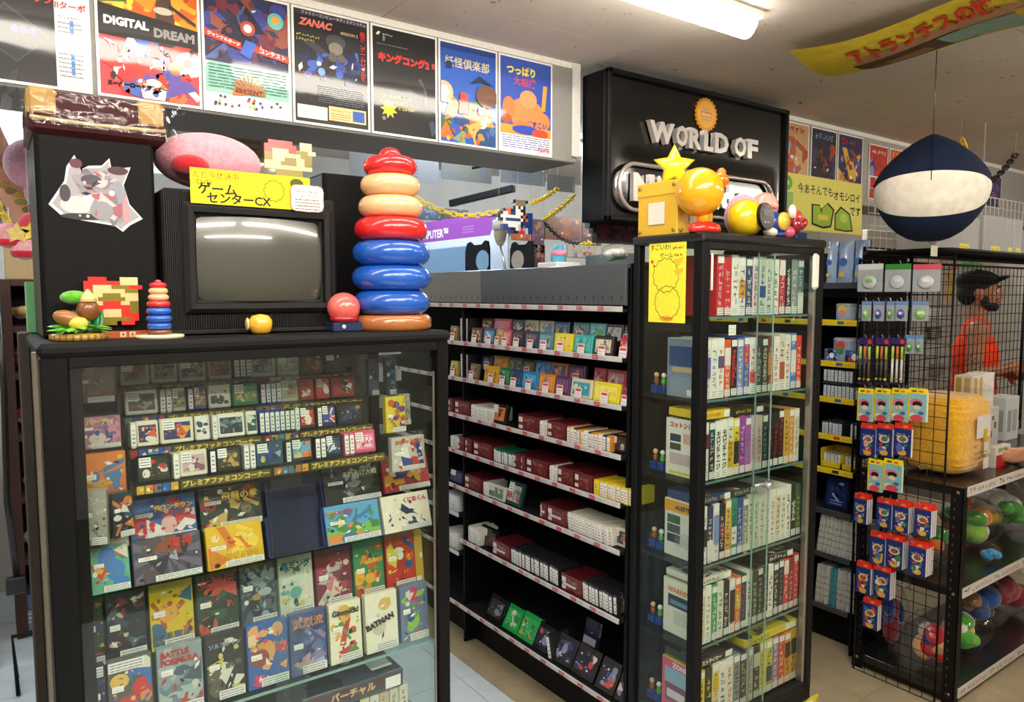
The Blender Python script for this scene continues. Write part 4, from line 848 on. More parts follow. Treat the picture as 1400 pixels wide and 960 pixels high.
# leather case in plastic on top of the speaker
t = thing('leather_case', 'burgundy case with tan corners wrapped in clear plastic above the speaker', 'case', (.09, 1.82, 1.93))
part('body', MB().box(.085, 1.815, 1.9305, .345, 2.08, 2.022, '#3a1418', .012), 'dull', t)
for xx in (.083, .285): part('corner', MB().box(xx, 1.811, 1.968, xx + .055, 1.90, 2.025, '#a08048', .008), 'dull', t)
part('piping', MB().tube([(.087, 1.812, 1.962), (.2, 1.810, 1.958), (.343, 1.812, 1.962)], .004, '#b8a06a', 6), 'vinyl', t)
part('plastic_wrap', MB().box(.072, 1.803, 1.931, .358, 2.088, 2.034, '#ffffff', .018), 'bag', t)
for s_, xx in ((-1, .072), (1, .358)):
    mb = MB(); pts = [(xx, 1.80, 1.95), (xx + s_ * .022, 1.80, 1.965), (xx + s_ * .012, 1.80, 1.99), (xx + s_ * .028, 1.80, 2.01), (xx + s_ * .014, 1.80, 2.04), (xx, 1.80, 2.05)]
    mb.add([Vector(p) for p in pts] + [Vector(p) + Vector((0, .2, .0)) for p in pts], [(i, i + 1, i + 7, i + 6) for i in range(5)], '#ffffff', True); part('wrap_fold', mb, 'bag', t)

# television
TX0, TX1, TY, TZ1 = .326, .735, 1.785, 1.838
tv = thing('television', 'old dark grey tube television with a bulging screen', 'television', (TX0, TY, CT))
mb = MB(); mb.box(TX0, TY + .012, CT + .012, TX1, 2.08, TZ1, '#1d1d1e', .008)
part('cabinet', mb, 'dull', tv); part('foot', MB().box(TX0 + .02, TY + .02, CT, TX1 - .02, 2.06, CT + .013, '#1a1a1a'), 'dull', tv)
mb = MB()
for i in range(10):
    x = TX0 + .003 + i * .0042; mb.box(x, TY + .008, CT + .014, x + .003, TY + .0125, TZ1 - .004, '#202021')
for i in range(60):
    x = .372 + i * .0054; mb.box(x, TY + .008, CT + .014, x + .0038, TY + .0125, 1.553, '#1c1c1d')
part('rib_panel', mb, 'dull', tv)['kind'] = 'stuff'
BX0, BX1, BZ0, BZ1 = .366, .716, 1.556, 1.808
mb = MB()
steps = [(0, 0.0), (.010, -.012), (.022, -.010), (.024, .004), (.030, .006)]
for k in range(len(steps) - 1):
    (i0, d0), (i1, d1) = steps[k], steps[k + 1]
    A = [(BX0 + i0, TY + d0, BZ0 + i0), (BX1 - i0, TY + d0, BZ0 + i0), (BX1 - i0, TY + d0, BZ1 - i0), (BX0 + i0, TY + d0, BZ1 - i0)]
    B = [(BX0 + i1, TY + d1, BZ0 + i1), (BX1 - i1, TY + d1, BZ0 + i1), (BX1 - i1, TY + d1, BZ1 - i1), (BX0 + i1, TY + d1, BZ1 - i1)]
    mb.add(A + B, [(q, (q + 1) % 4, 4 + (q + 1) % 4, 4 + q) for q in range(4)], '#222223' if k != 2 else '#141414')
mb.box(BX0, TY - .0, BZ0 - .0, BX0 + .001, TY + .01, BZ1, '#303031')
part('bezel', mb, 'dull', tv)
mb = MB(); n = 18; vs = []; sx0, sx1, sz0, sz1 = BX0 + .027, BX1 - .027, BZ0 + .027, BZ1 - .027
for j in range(n + 1):
    for i in range(n + 1):
        u, v = i / n * 2 - 1, j / n * 2 - 1
        uu = u * (1 - .035 * v * v); vv = v * (1 - .035 * u * u)
        vs.append(((sx0 + sx1) / 2 + uu * (sx1 - sx0) / 2, TY - .012 + .024 * (u * u * .55 + v * v * .45), (sz0 + sz1) / 2 + vv * (sz1 - sz0) / 2))
mb.add(vs, [(j * (n + 1) + i, j * (n + 1) + i + 1, (j + 1) * (n + 1) + i + 1, (j + 1) * (n + 1) + i) for j in range(n) for i in range(n)], '#45463e', True)
part('screen', mb, 'gloss', tv)
part('screen_surround', MB().box(BX0 + .02, TY + .0105, BZ0 + .02, BX1 - .02, TY + .0122, BZ1 - .02, '#0e0e0e'), 'dull', tv)
part('lower_lip', MB().box(TX0 + .01, TY - .004, CT + .003, TX1 - .01, TY + .012, CT + .013, '#222223', .002), 'dull', tv)
# yellow card leaning on the television
mb = MB(); p = [at(260, 217, 'y', 1.775), at(424, 234, 'y', 1.775), at(430, 290, 'y', 1.775), at(261, 277, 'y', 1.775)]
u = (p[1] - p[0]).normalized(); v = (p[0] - p[3]).normalized(); u = Vector((1, 0, u.z * .6)).normalized(); v = Vector((-u.z, 0, u.x)); fr = Fr(p[3], u, v); w = (p[1] - p[0]).length; h = .079
mb.prism(fr, [(0, 0), (w, 0), (w, h), (0, h)], .002, '#f2e51e'); r = random.Random(2)
mb.text(fr, 'ただ今放送中', .006, h - .023, w * .36, .018, '#d8601a', .012); mb.text(fr, 'DVD', .012, h - .036, w * .13, .011, INK, 0)
mb.text(fr, 'ゲーム', .014, h * .27, w * .32, .028, INK, .03); mb.text(fr, 'センターCX', .030, h * .03, w * .56, .025, INK, .03)
mb.rect(fr, w * .34, h - .022, w * .14, .0008, INK); mb.rect(fr, w * .17, h - .036, w * .1, .0008, INK)
q = burst(w * .68, h * .52, .026, 11, .86)
for i in range(len(q)):
    a, b = Vector(q[i]), Vector(q[(i + 1) % len(q)]); d = (b - a).normalized() * .0008; e = Vector((-d.y, d.x)); mb.flat(fr, [tuple(a - e), tuple(b - e), tuple(b + e), tuple(a + e)], INK); fr.k -= 1
mb.flat(fr, disc(w * .88, h * .45, .018, 16, .032), '#d8cf2a'); mb.flat(fr, disc(w * .88, h * .80, .017, 14, .012), '#4a5a18')
sg = solo('yellow_sign', mb, 'paper', 'bright yellow handwritten sign leaning on top of the television', 'sign', p[3])
mb = MB(); a = at(398, 288, 'y', 1.768); fr = Fr(a, u, v); w, h = .082, .064; pts = []
for k in range(36):
    an = 2 * math.pi * k / 36; sx = abs(math.cos(an)) ** .35 * (1 if math.cos(an) > 0 else -1); sy = abs(math.sin(an)) ** .35 * (1 if math.sin(an) > 0 else -1); rr = 1 + (.03 if k % 2 else 0)
    pts.append((w / 2 + sx * w / 2 * rr, h / 2 + sy * h / 2 * rr))
mb.prism(fr, pts, .002, '#b8906a'); mb.flat(fr, [(w / 2 + (x - w / 2) * .95, h / 2 + (y - h / 2) * .94) for x, y in pts], '#efe3d2')
mb.glyphs(fr, .012, h * .70, 8, .0066, '#2a2622', r); mb.glyphs(fr, .026, h * .55, 6, .006, '#2a2622', r); mb.lines(fr, .010, h * .42, .062, 4, .0075, '#6a625a', r)
solo('notice_card', mb, 'card', 'small cream scalloped notice card at the corner of the yellow sign', 'card', a)

# abstract pixel boards
def pixel_board(fr, grid, cell, pal, name, label, thick=.005, mat='card', base=None, cat='pixel board'):
    rows = grid.split('/'); mb = MB(); H = len(rows); root = None
    t = thing(name, label, cat, fr.o)
    for j, row in enumerate(rows):
        i = 0
        while i < len(row):
            c = row[i]; k = i
            while k < len(row) and row[k] == c: k += 1
            if c != '.': mb.prism(fr, [(i * cell, (H - 1 - j) * cell), (k * cell, (H - 1 - j) * cell), (k * cell, (H - j) * cell), (i * cell, (H - j) * cell)], thick, pal[c])
            i = k
    part('pixel_panel', mb, mat, t)
    if base: part('base_bar', base, mat, t)
    return t
PAL = {'r': '#e8231c', 'o': '#7c6d12', 't': '#eec48c', 'b': '#15151a', 'n': '#20367c', 'w': '#eeeae4', 'g': '#d8642c', 'k': '#8a7a5c', 'm': '#6c2440', 'l': '#9ac0dc', 'd': '#4a1a30', 'p': '#8a3a56'}
a = at(117, 452, 'y', 1.785); fr = Fr((a.x, 1.785, CT + .028), (1, 0, 0), (0, 0, 1))
mb = MB(); mb.box(a.x + .03, 1.778, CT, a.x + .135, 1.792, CT + .015, '#b0542a'); g = Fr((a.x + .03, 1.778, CT), (1, 0, 0), (0, 0, 1))
for xx in (.034, .052): mb.rect(g, xx, .002, .012, .011, '#eec4a0'); mb.rect(g, xx + .004, .005, .004, .005, '#8a3a1c')
pixel_board(fr, '.rrrr...tttt./rrrrrrrrtttt./rrttttoooorrr/ootttttttooo./oottooootttt./tttoooooottt./ttttrrrrttoo./oorrrrrrrroo./oorrttttrroo./rrrrttttrrrr./rrrooooooorr./.rroooo.rrr..', .0086, PAL, 'pixel_board', 'red, olive and tan pixel board standing against the black speaker', base=mb)
a = at(362, 229, 'y', 1.93); fr = Fr((a.x, 1.93, a.z), (1, 0, 0), (0, 0, 1))
mb = MB(); mb.box(a.x + .03, 1.931, TZ1, a.x + .10, 1.934, a.z + .01, '#8a7a1a')
pixel_board(fr, '.rrrrrr..ttt./rrrrrrrr.ttt./rrttttrrooott/ootttttttooo./ootttooottoo./ttttoooottoo./tttttttttttt.', .0105, PAL, 'pixel_board', 'red, olive and tan pixel board on top of the television', base=mb)

# toys
def ring_toy(name, label, x, y, z, h, cols, mat='gloss', n=28, cat='toy'):
    """stacking toy: coloured rings on a base plate under a round knob"""
    k_ = h / .475; t = thing(name, label, cat, (x, y, z))
    part('base_plate', MB().lathe([(r_ * k_, q * k_) for r_, q in ((.098, 0), (.104, .010), (.104, .030), (.096, .040), (.0001, .041))], cols[0], n, (x, y, z)), mat, t)
    def ring(zc, R, r_, c):
        q = [(max(R - r_ + r_ * math.cos(u), .002), zc + r_ * .95 * math.sin(u)) for u in [-math.pi / 2 + math.pi * i / 12 for i in range(13)]]
        part('ring', MB().lathe([(a_ * k_, b_ * k_) for a_, b_ in q], c, n, (x, y, z)), mat, t)
    for zc, R, r_, c in ((.073, .100, .034, cols[1]), (.137, .104, .034, cols[1]), (.201, .102, .034, cols[1]), (.263, .096, .032, cols[2]), (.321, .084, .030, cols[3]), (.376, .078, .029, cols[3]), (.426, .070, .026, cols[4])): ring(zc, R, r_, c)
    part('knob', MB().ball((x, y, z + .452 * k_), (.030 * k_, .030 * k_, .024 * k_), cols[4], 16, 10), mat, t)
    return t
ring_toy('ring_toy', 'big glossy red, blue and tan toy standing at the corner of the display case', .872, 1.765, CT, .475, ('#a8683a', '#1f57b8', '#d8262a', '#e8b888', '#d8262a'))
t = ring_toy('ring_toy', 'little red, blue and tan toy standing on a cream disc beside the television', .300, 1.725, CT + .008, .118, ('#6a3a22', '#1f57b8', '#d0262a', '#e8b888', '#d0262a'), n=18)
part('stand_disc', MB().lathe([(.047, -.008), (.049, -.003), (.047, 0), (.0001, .0)], '#e8dcb4', 28, (.300, 1.725, CT + .008)), 'vinyl', t)
mb = MB(); x, y = at(350, 456, 'z', CT).x, 1.755
mb.lathe([(.012, 0), (.023, .006), (.027, .02), (.0265, .034), (.019, .044), (.0001, .048)], '#efb53a', 20, (x, y, CT)); o = solo('toy_ball', mb, 'gloss', 'small round amber yellow toy in front of the television', 'toy', (x, y, CT))
part('end_cap', MB().lathe([(.0001, -.0275), (.013, -.0268), (.016, -.024)], '#f4dca0', 16, (x - .006, y, CT + .024), axis='x'), 'gloss', o)
x, y = at(466, 452, 'z', CT).x - .01, 1.762
t = thing('toy_ball', 'coral pink glossy ball toy on a dark blue plinth', 'toy', (x, y, CT))
part('plinth', MB().box(x - .040, y - .028, CT, x + .040, y + .028, CT + .024, '#1d2c52', .003), 'gloss', t); part('button', MB().lathe([(.006, -.003), (.005, -.0045), (.0001, -.005)], '#c8ccd0', 12, (x - .012, y - .026, CT + .013), axis='y'), 'gloss', t)
part('ball', MB().ball((x, y, CT + .060), (.042, .040, .039), '#e8685f', 24, 16), 'gloss', t)
part('red_ring', MB().lathe([(.030, .024), (.036, .029), (.036, .036), (.028, .041)], '#b01c2a', 24, (x, y, CT)), 'gloss', t)
# leafy ornament
x, y = .150, 1.735; t = thing('leafy_ornament', 'small ornament of green leaves and brown ovals on a wooden base', 'ornament', (x, y, CT)); r = random.Random(11)
mb = MB(); mb.lathe([(.048, 0), (.052, .006), (.050, .014), (.0001, .016)], '#b08a3a', 24, (x, y, CT), 1, .8)
for k in range(24): a = 2 * math.pi * k / 24; mb.tube([(x + .0515 * math.cos(a), y + .0412 * math.sin(a), CT + .001), (x + .0508 * math.cos(a), y + .0405 * math.sin(a), CT + .013)], .0022, '#7a5a20', 5)
part('wooden_base', mb, 'vinyl', t)
leaf = None
def leaf_mesh(l, wd, col, bend=.3):
    m = MB(); vs = []
    for k in range(6):
        u_ = k / 5; ww = wd * math.sin(math.pi * min(.12 + u_ * .88, 1)) ; zz = l * bend * u_ * u_
        vs += [(-ww, l * u_, -zz), (0, l * u_, -zz + ww * .35), (ww, l * u_, -zz)]
    m.add(vs, [(3 * k + j, 3 * k + j + 1, 3 * k + j + 4, 3 * k + j + 3) for k in range(5) for j in range(2)], col, True); me = m.mesh('leaf'); me.materials.append(MATS['vinyl']); return me
lm = [leaf_mesh(.034, .010, '#63b83a'), leaf_mesh(.030, .008, '#4a9a34'), leaf_mesh(.05, .0045, '#1f7a4a', .1)]
for k in range(26):
    a = 2 * math.pi * k / 26 + r.uniform(-.1, .1); rr = r.uniform(.016, .034)
    o = link('leaf', lm[k % 2], None, t, (rr * math.cos(a), rr * .8 * math.sin(a), r.uniform(.017, .026))); o.rotation_euler = (r.uniform(.0, .5), r.uniform(-.3, .3), a - math.pi / 2)
for k in range(16):
    o = link('leaf', lm[2], None, t, (r.uniform(.0, .042), r.uniform(-.005, .02), .016)); o.rotation_euler = (math.pi / 2 - r.uniform(-.3, .3), r.uniform(-.4, .4), r.uniform(-1, 1))
part('brown_oval', MB().ball((x + .018, y, CT + .062), (.021, .019, .024), '#7a4a22', 18, 12), 'vinyl', t); part('pale_tip', MB().lathe([(.017, 0), (.012, .012), (.003, .024), (.0001, .026)], '#e8cf8a', 14, (x + .019, y, CT + .079)), 'vinyl', t)
part('brown_oval', MB().ball((x - .020, y - .012, CT + .046), (.026, .016, .016), '#96602a', 18, 12, tilt=.3), 'vinyl', t); part('yellow_oval', MB().ball((x - .002, y - .022, CT + .036), (.018, .012, .013), '#e4c04a', 16, 10), 'vinyl', t)
part('bush_crown', MB().ball((x - .004, y + .016, CT + .088), (.026, .016, .014), '#5cae30', 14, 8), 'plush', t)
# plush cushions behind the television
t = thing('plush_cushion', 'pale pink plush cushion behind the yellow sign', 'cushion', (.42, 1.96, TZ1)); c = at(285, 215, 'y', 1.96)
part('cushion_body', MB().ball((c.x, 1.96, c.z - .012), (.128, .075, .070), '#dd96a4', 28, 18), 'plush', t)
part('red_pad', MB().ball((c.x - .060, 1.885, c.z - .036), (.045, .03, .025), '#b8202c', 18, 12), 'plush', t)

# ================================================================== LONG BLACK GONDOLA WITH CARTRIDGES
GX, GY0, GY1, GB_X = 1.70, 1.735, 4.15, 2.12
gond = thing('gondola_shelf', 'long black shop gondola with red and white price rails', 'shelving', (GX, GY0, 0))
part('back_panel', MB().box(GB_X - .01, GY0, .10, GB_X, GY1, 1.70, '#17181b'), 'dull', gond)
part('upright', MB().box(GX + .02, GY0 - .004, .0, GB_X, GY0 + .012, 1.70, '#101012', .002), 'black_metal', gond)
part('upright', MB().box(GX + .02, 2.775, .0, GB_X, 2.787, 1.545, '#101012', .002), 'black_metal', gond)
part('plinth', MB().box(GX + .08, GY0, 0, GB_X, GY1, .10, '#0e0e0f'), 'black_metal', gond)
part('top_board', MB().box(GX + .012, GY0, 1.685, GB_X, GY1, 1.70, '#55595e', .002), 'vinyl', gond)
for k, (y0, y1, c) in enumerate(((GY0, 2.60, '#474b50'), (2.603, GY1, '#6b6a62'))):
    hp = part('header_panel', MB().box(GX, y0, 1.562, GX + .012, y1, 1.70, c, .002), 'vinyl', gond)
    mb = MB(); y = y0 + .02
    while y < y1 - .02:
        mb.box(GX - .0006, y, 1.578, GX + .001, y + .0022, 1.594, '#0c0c0d'); y += .045
    part('slot', mb, 'dull', hp)['kind'] = 'stuff'
SHELF = [1.386, 1.225, 1.057, .893, .73, .49, .18]
r = random.Random(21)
def rail(y0, y1, z, parent, seed):
    r = random.Random(seed); mb = MB(); mb.box(GX - .006, y0, z - .012, GX, y1, z + .006, '#c9c6c4', .001); fr = Fr((GX - .006, y1, z - .0135), (0, -1, 0), (0, 0, 1)); L = y1 - y0; x = .03
    while x < L - .09:
        mb.rect(fr, x, .005, .030, .013, '#b8343c'); mb.glyphs(fr, x + .003, .008, 3, .0065, WHITE, r); mb.glyphs(fr, x + .034, .008, 5, .006, '#c23a40', r); x += .105 + r.uniform(-.006, .01)
    return part('price_rail', mb, 'card', parent)
for k, z in enumerate([1.553] + SHELF):
    y1 = GY1 if k < 6 else 2.775
    if k == 7: y1 = GY1
    sh = part('shelf', MB().box(GX, GY0 + .013, z - .014, GB_X - .011, y1, z - .002, '#1a1b1d', .001), 'dull', gond); rail(GY0 + .013, y1, z, sh, 200 + k)
for k, z in enumerate((.60, .42)):
    sh = part('shelf', MB().box(GX, 2.79, z - .014, GB_X - .011, GY1, z - .002, '#1a1b1d', .001), 'dull', gond); rail(2.79, GY1, z, sh, 220 + k)
# dark silhouette boards on the header
def gpx(zx): return 590 + zx / 3.097
CART = 'cartridge cases on the two upper gondola shelves'
def gcart(zx0, zx1, shelf, row, body, lab, nm, k):
    X = 1.738 if row == 0 else 1.80; z = SHELF[shelf] - .0018 + (0 if row == 0 else .040)
    ya, yb = at(gpx(zx0), 480, 'x', X).y, at(gpx(zx1), 480, 'x', X).y; w = (ya - yb) * .97; y = (ya + yb) / 2
    M = TR((X, y, z), -math.pi / 2, -.14); h = .070
    o = cartridge('cartridge_case', M, w, h, .020, body, lab, '%s cartridge case, %s of the %s gondola shelf' % (nm, 'front row' if row == 0 else 'back row', ('top', 'second')[shelf]), CART, 300 + shelf * 50 + row * 25 + k, mat='gloss', sticker=False)
    if row == 0 or k % 3 == 0:
        m = MB(M); rr = random.Random(k); pw = min(w * .62, .036); a = -pw / 2 + rr.uniform(-.1, .1) * w; m.box(a, -.018, .0, a + pw, -.0165, .036, '#f0ece8'); fr = Fr((a, -.018, .0), (1, 0, 0), (0, 0, 1)); m.rect(fr, pw * .08, .024, pw * .84, .009, '#c8424a'); m.glyphs(fr, pw * .1, .012, 4, pw * .18, '#3a2a2c', rr); m.glyphs(fr, pw * .1, .003, 5, pw * .14, '#c8424a', rr)
        part('price_card', m, 'paper', o)
    if row: 
        m = MB(M); m.box(-w / 2, -.008, -.040, w / 2, .008, -.0002, '#1c1d20'); part('riser_block', m, 'dull', o)
TOPB = [(215, 262, '#5a4432', ['#7a6248', '#c8a870', '#3a4a5a'], 'brown'), (266, 340, '#c84a6a', ['#d8707c', '#b83a4a', '#7a8aa0'], 'rose pink'), (345, 394, '#26272a', ['#44464c', '#c8c4bc'], 'charcoal'), (396, 455, '#b8b48a', ['#8a9a5a', '#d8d4a8', '#6a5a3a'], 'sage'), (460, 518, '#b8a88a', ['#5a7aa8', '#c8b88a'], 'sand'), (521, 585, '#2a4460', ['#3a6a94', '#c8883a', '#1c2c40'], 'dark blue'), (600, 668, '#4a7a78', ['#5a9494', '#c8744a', '#2c4a4c'], 'dull teal'), (670, 738, '#6aa8a8', ['#5ab0c0', '#4a9a5a', '#e0d8b0'], 'pale teal'), (741, 815, '#2c2e32', ['#b8b4ac', '#202124', '#8a8a88'], 'black and grey'), (818, 848, '#4a4c50', ['#7a7c80', '#3a3c3e'], 'ash grey')]
TOPF = [(82, 112, '#8a7a5a', ['#c8b84a', '#6a4a3a'], 'ochre'), (170, 220, '#3a3030', ['#6a4a3a', '#c8a878'], 'dark brown'), (222, 272, '#2f5f80', ['#4a94b8', '#e0e4e4', '#d85a5a'], 'blue and white'), (275, 302, '#c89a6a', ['#d8b88a', '#a8704a'], 'tan'), (304, 340, '#c8506a', ['#d8848c', '#e0b0a0'], 'salmon'), (342, 394, '#2a2a30', ['#5a3a34', '#3a3c44'], 'near black'), (396, 454, '#26344c', ['#3a4c70', '#7a5a54'], 'navy'), (456, 518, '#4a7a84', ['#6a9aa4', '#a8b8b4', '#34505a'], 'grey teal'), (522, 600, '#e8d42a', ['#e8d040', '#d8a04a', '#e8e0a0'], 'bright yellow'), (605, 686, '#2fa8a0', ['#4ab8b0', '#2a8a94', '#6ac8c0'], 'turquoise'), (690, 774, '#2a2628', ['#d8cfae', '#3a3234', '#8a8478'], 'black and cream'), (798, 850, '#b82c2c', ['#c83a34', '#8a2428', '#d8a4a0'], 'scarlet')]
SECB = [(215, 264, '#26344c', ['#3a4a70', '#7a8a90', '#6a4a3a'], 'navy'), (266, 330, '#c88a2c', ['#d8a43a', '#b86a2a'], 'amber'), (331, 388, '#5a6a5a', ['#7a8a74', '#3a4a3c'], 'moss grey'), (390, 440, '#4a4c30', ['#6a6a44', '#8a7a4a'], 'olive'), (442, 506, '#4a88b8', ['#6aa0c8', '#3a6a94'], 'mid blue'), (508, 578, '#d87a2c', ['#3a5a9c', '#e0943a', '#c8623a'], 'orange'), (580, 654, '#5a3a5c', ['#7a4a6a', '#3a4a6a', '#c8744a'], 'plum'), (690, 742, '#b83a44', ['#c8545a', '#8a2c34', '#c8b0a8'], 'brick red'), (746, 830, '#b8343c', ['#c8848c', '#a83a3c', '#d8c0bc'], 'crimson')]
SECF = [(82, 112, '#b8a84a', ['#c8b86a', '#7a6a3a'], 'mustard'), (165, 196, '#7a6a50', ['#9a8a6a', '#5a4a3a'], 'khaki'), (226, 286, '#d8a82c', ['#d89a2c', '#e0c04a', '#a8703a'], 'golden'), (290, 334, '#2f7a4a', ['#4a9464', '#26583c'], 'green'), (336, 384, '#2c4c74', ['#4a6a94', '#26384c'], 'denim blue'), (386, 454, '#2a86c0', ['#4a9ed0', '#2a6aa0', '#a8c8d8'], 'vivid blue'), (457, 525, '#d8822a', ['#e09a44', '#7a8ab0', '#b85a2a'], 'tangerine'), (527, 590, '#5a3460', ['#7a4a74', '#3a3c64', '#b06a5a'], 'dark purple'), (594, 686, '#dcd2b0', ['#3aa0b0', '#e0d8bc', '#2c7a94'], 'cream and teal'), (690, 806, '#ecd820', ['#f0e05a', '#e8d028', '#f4eaa0'], 'lemon yellow'), (810, 850, '#8a2a4a', ['#a84464', '#6a2440'], 'wine')]
for sh, rows in ((0, (TOPF, TOPB)), (1, (SECF, SECB))):
    for rw, lst in enumerate(rows):
        for k, (a, b, body, lab, nm) in enumerate(lst): gcart(a, b, sh, rw, body, lab, nm, k)
# white spine stacks standing between the coloured cases
for sh in (0, 1):
    for q, zx in enumerate((122, 142)):
        M = TR((1.735, at(gpx(zx + 6), 480, 'x', 1.735).y, SHELF[sh] - .0018), -math.pi / 2, 0); mb = MB(M); mb.box(-.011, 0, 0, .011, .12, .108, '#1c1c20', .002); fr = Fr((-.011, 0, 0), (1, 0, 0), (0, 0, 1)); rr = random.Random(sh * 2 + q); mb.rect(fr, .0015, .002, .019, .104, '#e6e2e4')
        mb.glyphs(fr, .005, .094, 8, .011, '#7a4a6a', rr, True)
        solo('disc_case', mb, 'card', 'white case with violet spine print, %s of the pair, %s gondola shelf' % (('far one', 'near one')[q], ('top', 'second')[sh]), 'case', M.to_translation(), 'white spine cases on the gondola')

SHN = {2: 'third', 3: 'fourth', 4: 'fifth', 5: 'sixth', 6: 'bottom'}
def zy(zx, src, X=1.715):
    px = 600 + zx / 3.693 if src == 6 else 590 + zx / 3.43
    return at(px, 600, 'x', X).y
cnt = {}
def run(shelf, src, zx0, zx1, n, body, front='#eceae4', lab='white edged', lean=0.0, tops=None, h=.058, d=.105):
    ya, yb = zy(zx0, src), zy(zx1, src); t = (ya - yb) / n; cnt[shelf] = cnt.get(shelf, 0) + 1
    nm = ORD[cnt[shelf] - 1]; rr = random.Random(shelf * 31 + cnt[shelf])
    for k in range(n):
        b = body if not tops else tops[k % len(tops)]
        M = TR((1.712 + rr.uniform(0, .006), ya - (k + .5) * t, SHELF[shelf] - .0018), -math.pi / 2 + rr.uniform(-.02, .02), 0, lean)
        edge_cart('cartridge', M, t * .90, h + rr.uniform(-.002, .002), d, b, '%s cartridge, %s of the %s run along the %s gondola shelf' % (lab, ORD[k], nm, SHN[shelf]), 'run %s on the %s gondola shelf' % (nm, SHN[shelf]), front=front, seed=k + shelf * 40)
MAR = 0
def maroon(shelf, src, zx0, zx1, facing=False, h=.066):
    global MAR
    ya, yb = zy(zx0, src), zy(zx1, src); MAR += 1; w = max(min((ya - yb), .06), .016); rr = random.Random(MAR)
    y = yb + (ya - yb) * .5; z = SHELF[shelf] - .0018; mb = MB(); d = .13
    x0 = 1.712
    y0, y1 = y - (ya - yb) / 2 * .96, y + (ya - yb) / 2 * .96
    mb.box(x0, y0, z, x0 + d, y1, z + h, '#5c1a22', .002)
    fr = Fr((x0, y1, z), (0, -1, 0), (0, 0, 1)); L = y1 - y0
    mb.rect(fr, L * .03, h * .06, L * .94, h * .88, '#681e26')
    for k in range(5): mb.flat(fr, disc(L * rr.uniform(.4, .9), h * rr.uniform(.15, .8), min(L, h) * .09, 8), '#8a4438', L, h)
    mb.rect(fr, L * .05, h * .55, L * .2, h * .3, '#e0dad4'); mb.rect(fr, L * .05, h * .16, L * .2, h * .2, '#e0dad4'); mb.glyphs(fr, L * .32, h * .62, 4, L * .11, '#b89a60', rr)
    if facing: mb.rect(fr, L * .1, h * .4, L * .62, h * .14, '#f0ece6'); mb.glyphs(fr, L * .14, h * .42, 6, L * .08, '#2a2226', rr)
    g = Fr((x0, y0, z), (1, 0, 0), (0, 0, 1)); mb.rect(g, .006, .006, d - .012, h - .012, '#6a2028')
    solo('divider_box', mb, 'card', 'maroon divider box, number %s counted down the gondola' % (MAR if MAR > 20 else ORD[MAR - 1]), 'divider', (x0, y0, z), 'maroon divider boxes on the gondola')
    mb = MB(); mb.box(1.700, y0, z, 1.712, y1, z + .010, '#d8d6d2', .001); 
def facing(shelf, src, zx0, zx1, h, body, lab, nm, lean=-.2, X=1.73, t=.02, label=None, title=None, tcol=WHITE, z=None):
    ya, yb = zy(zx0, src, X), zy(zx1, src, X); w = (ya - yb) * .96
    M = TR((X, (ya + yb) / 2, (SHELF[shelf] - .0018) if z is None else z), -math.pi / 2, lean)
    return cartridge('cartridge_case', M, w, h, t, body, lab, nm, 'cases facing the aisle on the gondola', 500 + zx0, mat='gloss', text=title, tcol=tcol, sticker=shelf != 6)
# third shelf
maroon(2, 6, 52, 76); maroon(2, 6, 82, 160); run(2, 6, 163, 270, 8, '#dedad0'); facing(2, 6, 270, 343, .085, '#1c1c1e', ['#d8702a', '#26262a', '#4a7ab0', '#d8823a'], 'black case with an orange label leaning on the third gondola shelf')
maroon(2, 6, 400, 505); run(2, 6, 508, 546, 2, '#d8d4cc'); maroon(2, 6, 548, 642); run(2, 6, 646, 862, 12, '#d8c8a0', tops=['#d8a43a', '#e0dcd2', '#26262a', '#d88a2c']); facing(2, 6, 870, 965, .060, '#202022', ['#3a3234', '#8a4a34', '#c8c0b0', '#26343c'], 'black cartridge with a mixed picture at the near end of the third shelf', -.05, 1.75)
# fourth shelf
run(3, 6, 58, 98, 4, '#d8d6ce'); maroon(3, 6, 100, 130); maroon(3, 6, 135, 168); maroon(3, 6, 175, 272); run(3, 6, 276, 380, 10, '#1f6a4c', lab='green topped white edged'); maroon(3, 6, 383, 414); maroon(3, 6, 418, 438); maroon(3, 6, 442, 548); run(3, 6, 560, 600, 4, '#dedad0'); maroon(3, 6, 602, 682); maroon(3, 6, 686, 780); run(3, 6, 785, 812, 1, '#e0c82a', front='#e6d040', lab='solid yellow'); run(3, 6, 815, 982, 8, '#e0c42c', lab='yellow topped white edged')
# fifth shelf
facing(4, 6, 58, 128, .06, '#1c2240', ['#2c3a6a', '#8a2c34', '#c8b8a8'], 'navy case with a red top edge at the far end of the fifth shelf'); maroon(4, 6, 130, 218); run(4, 6, 221, 248, 3, '#dad6cc'); facing(4, 6, 250, 342, .062, '#dad6c8', ['#6a8a6a', '#3a5a8a', '#c88a5a', '#d8d4c0'], 'cream case with a green and blue picture on the fifth shelf', -.08); facing(4, 6, 340, 415, .10, '#1f4a40', ['#b8bcb4', '#7a8a80', '#c83a4a'], 'green and black pack leaning on the fifth gondola shelf', -.3)
maroon(4, 6, 515, 548, True); maroon(4, 6, 550, 652, True); run(4, 6, 656, 880, 14, '#dcd8c8', lean=-.12, h=.066); facing(4, 6, 885, 982, .066, '#d8d2bc', ['#3a4a6a', '#c8683a', '#d8c8a0', '#26303c'], 'cream case with a small blue and orange picture, near end of the fifth shelf', -.1, 1.75)
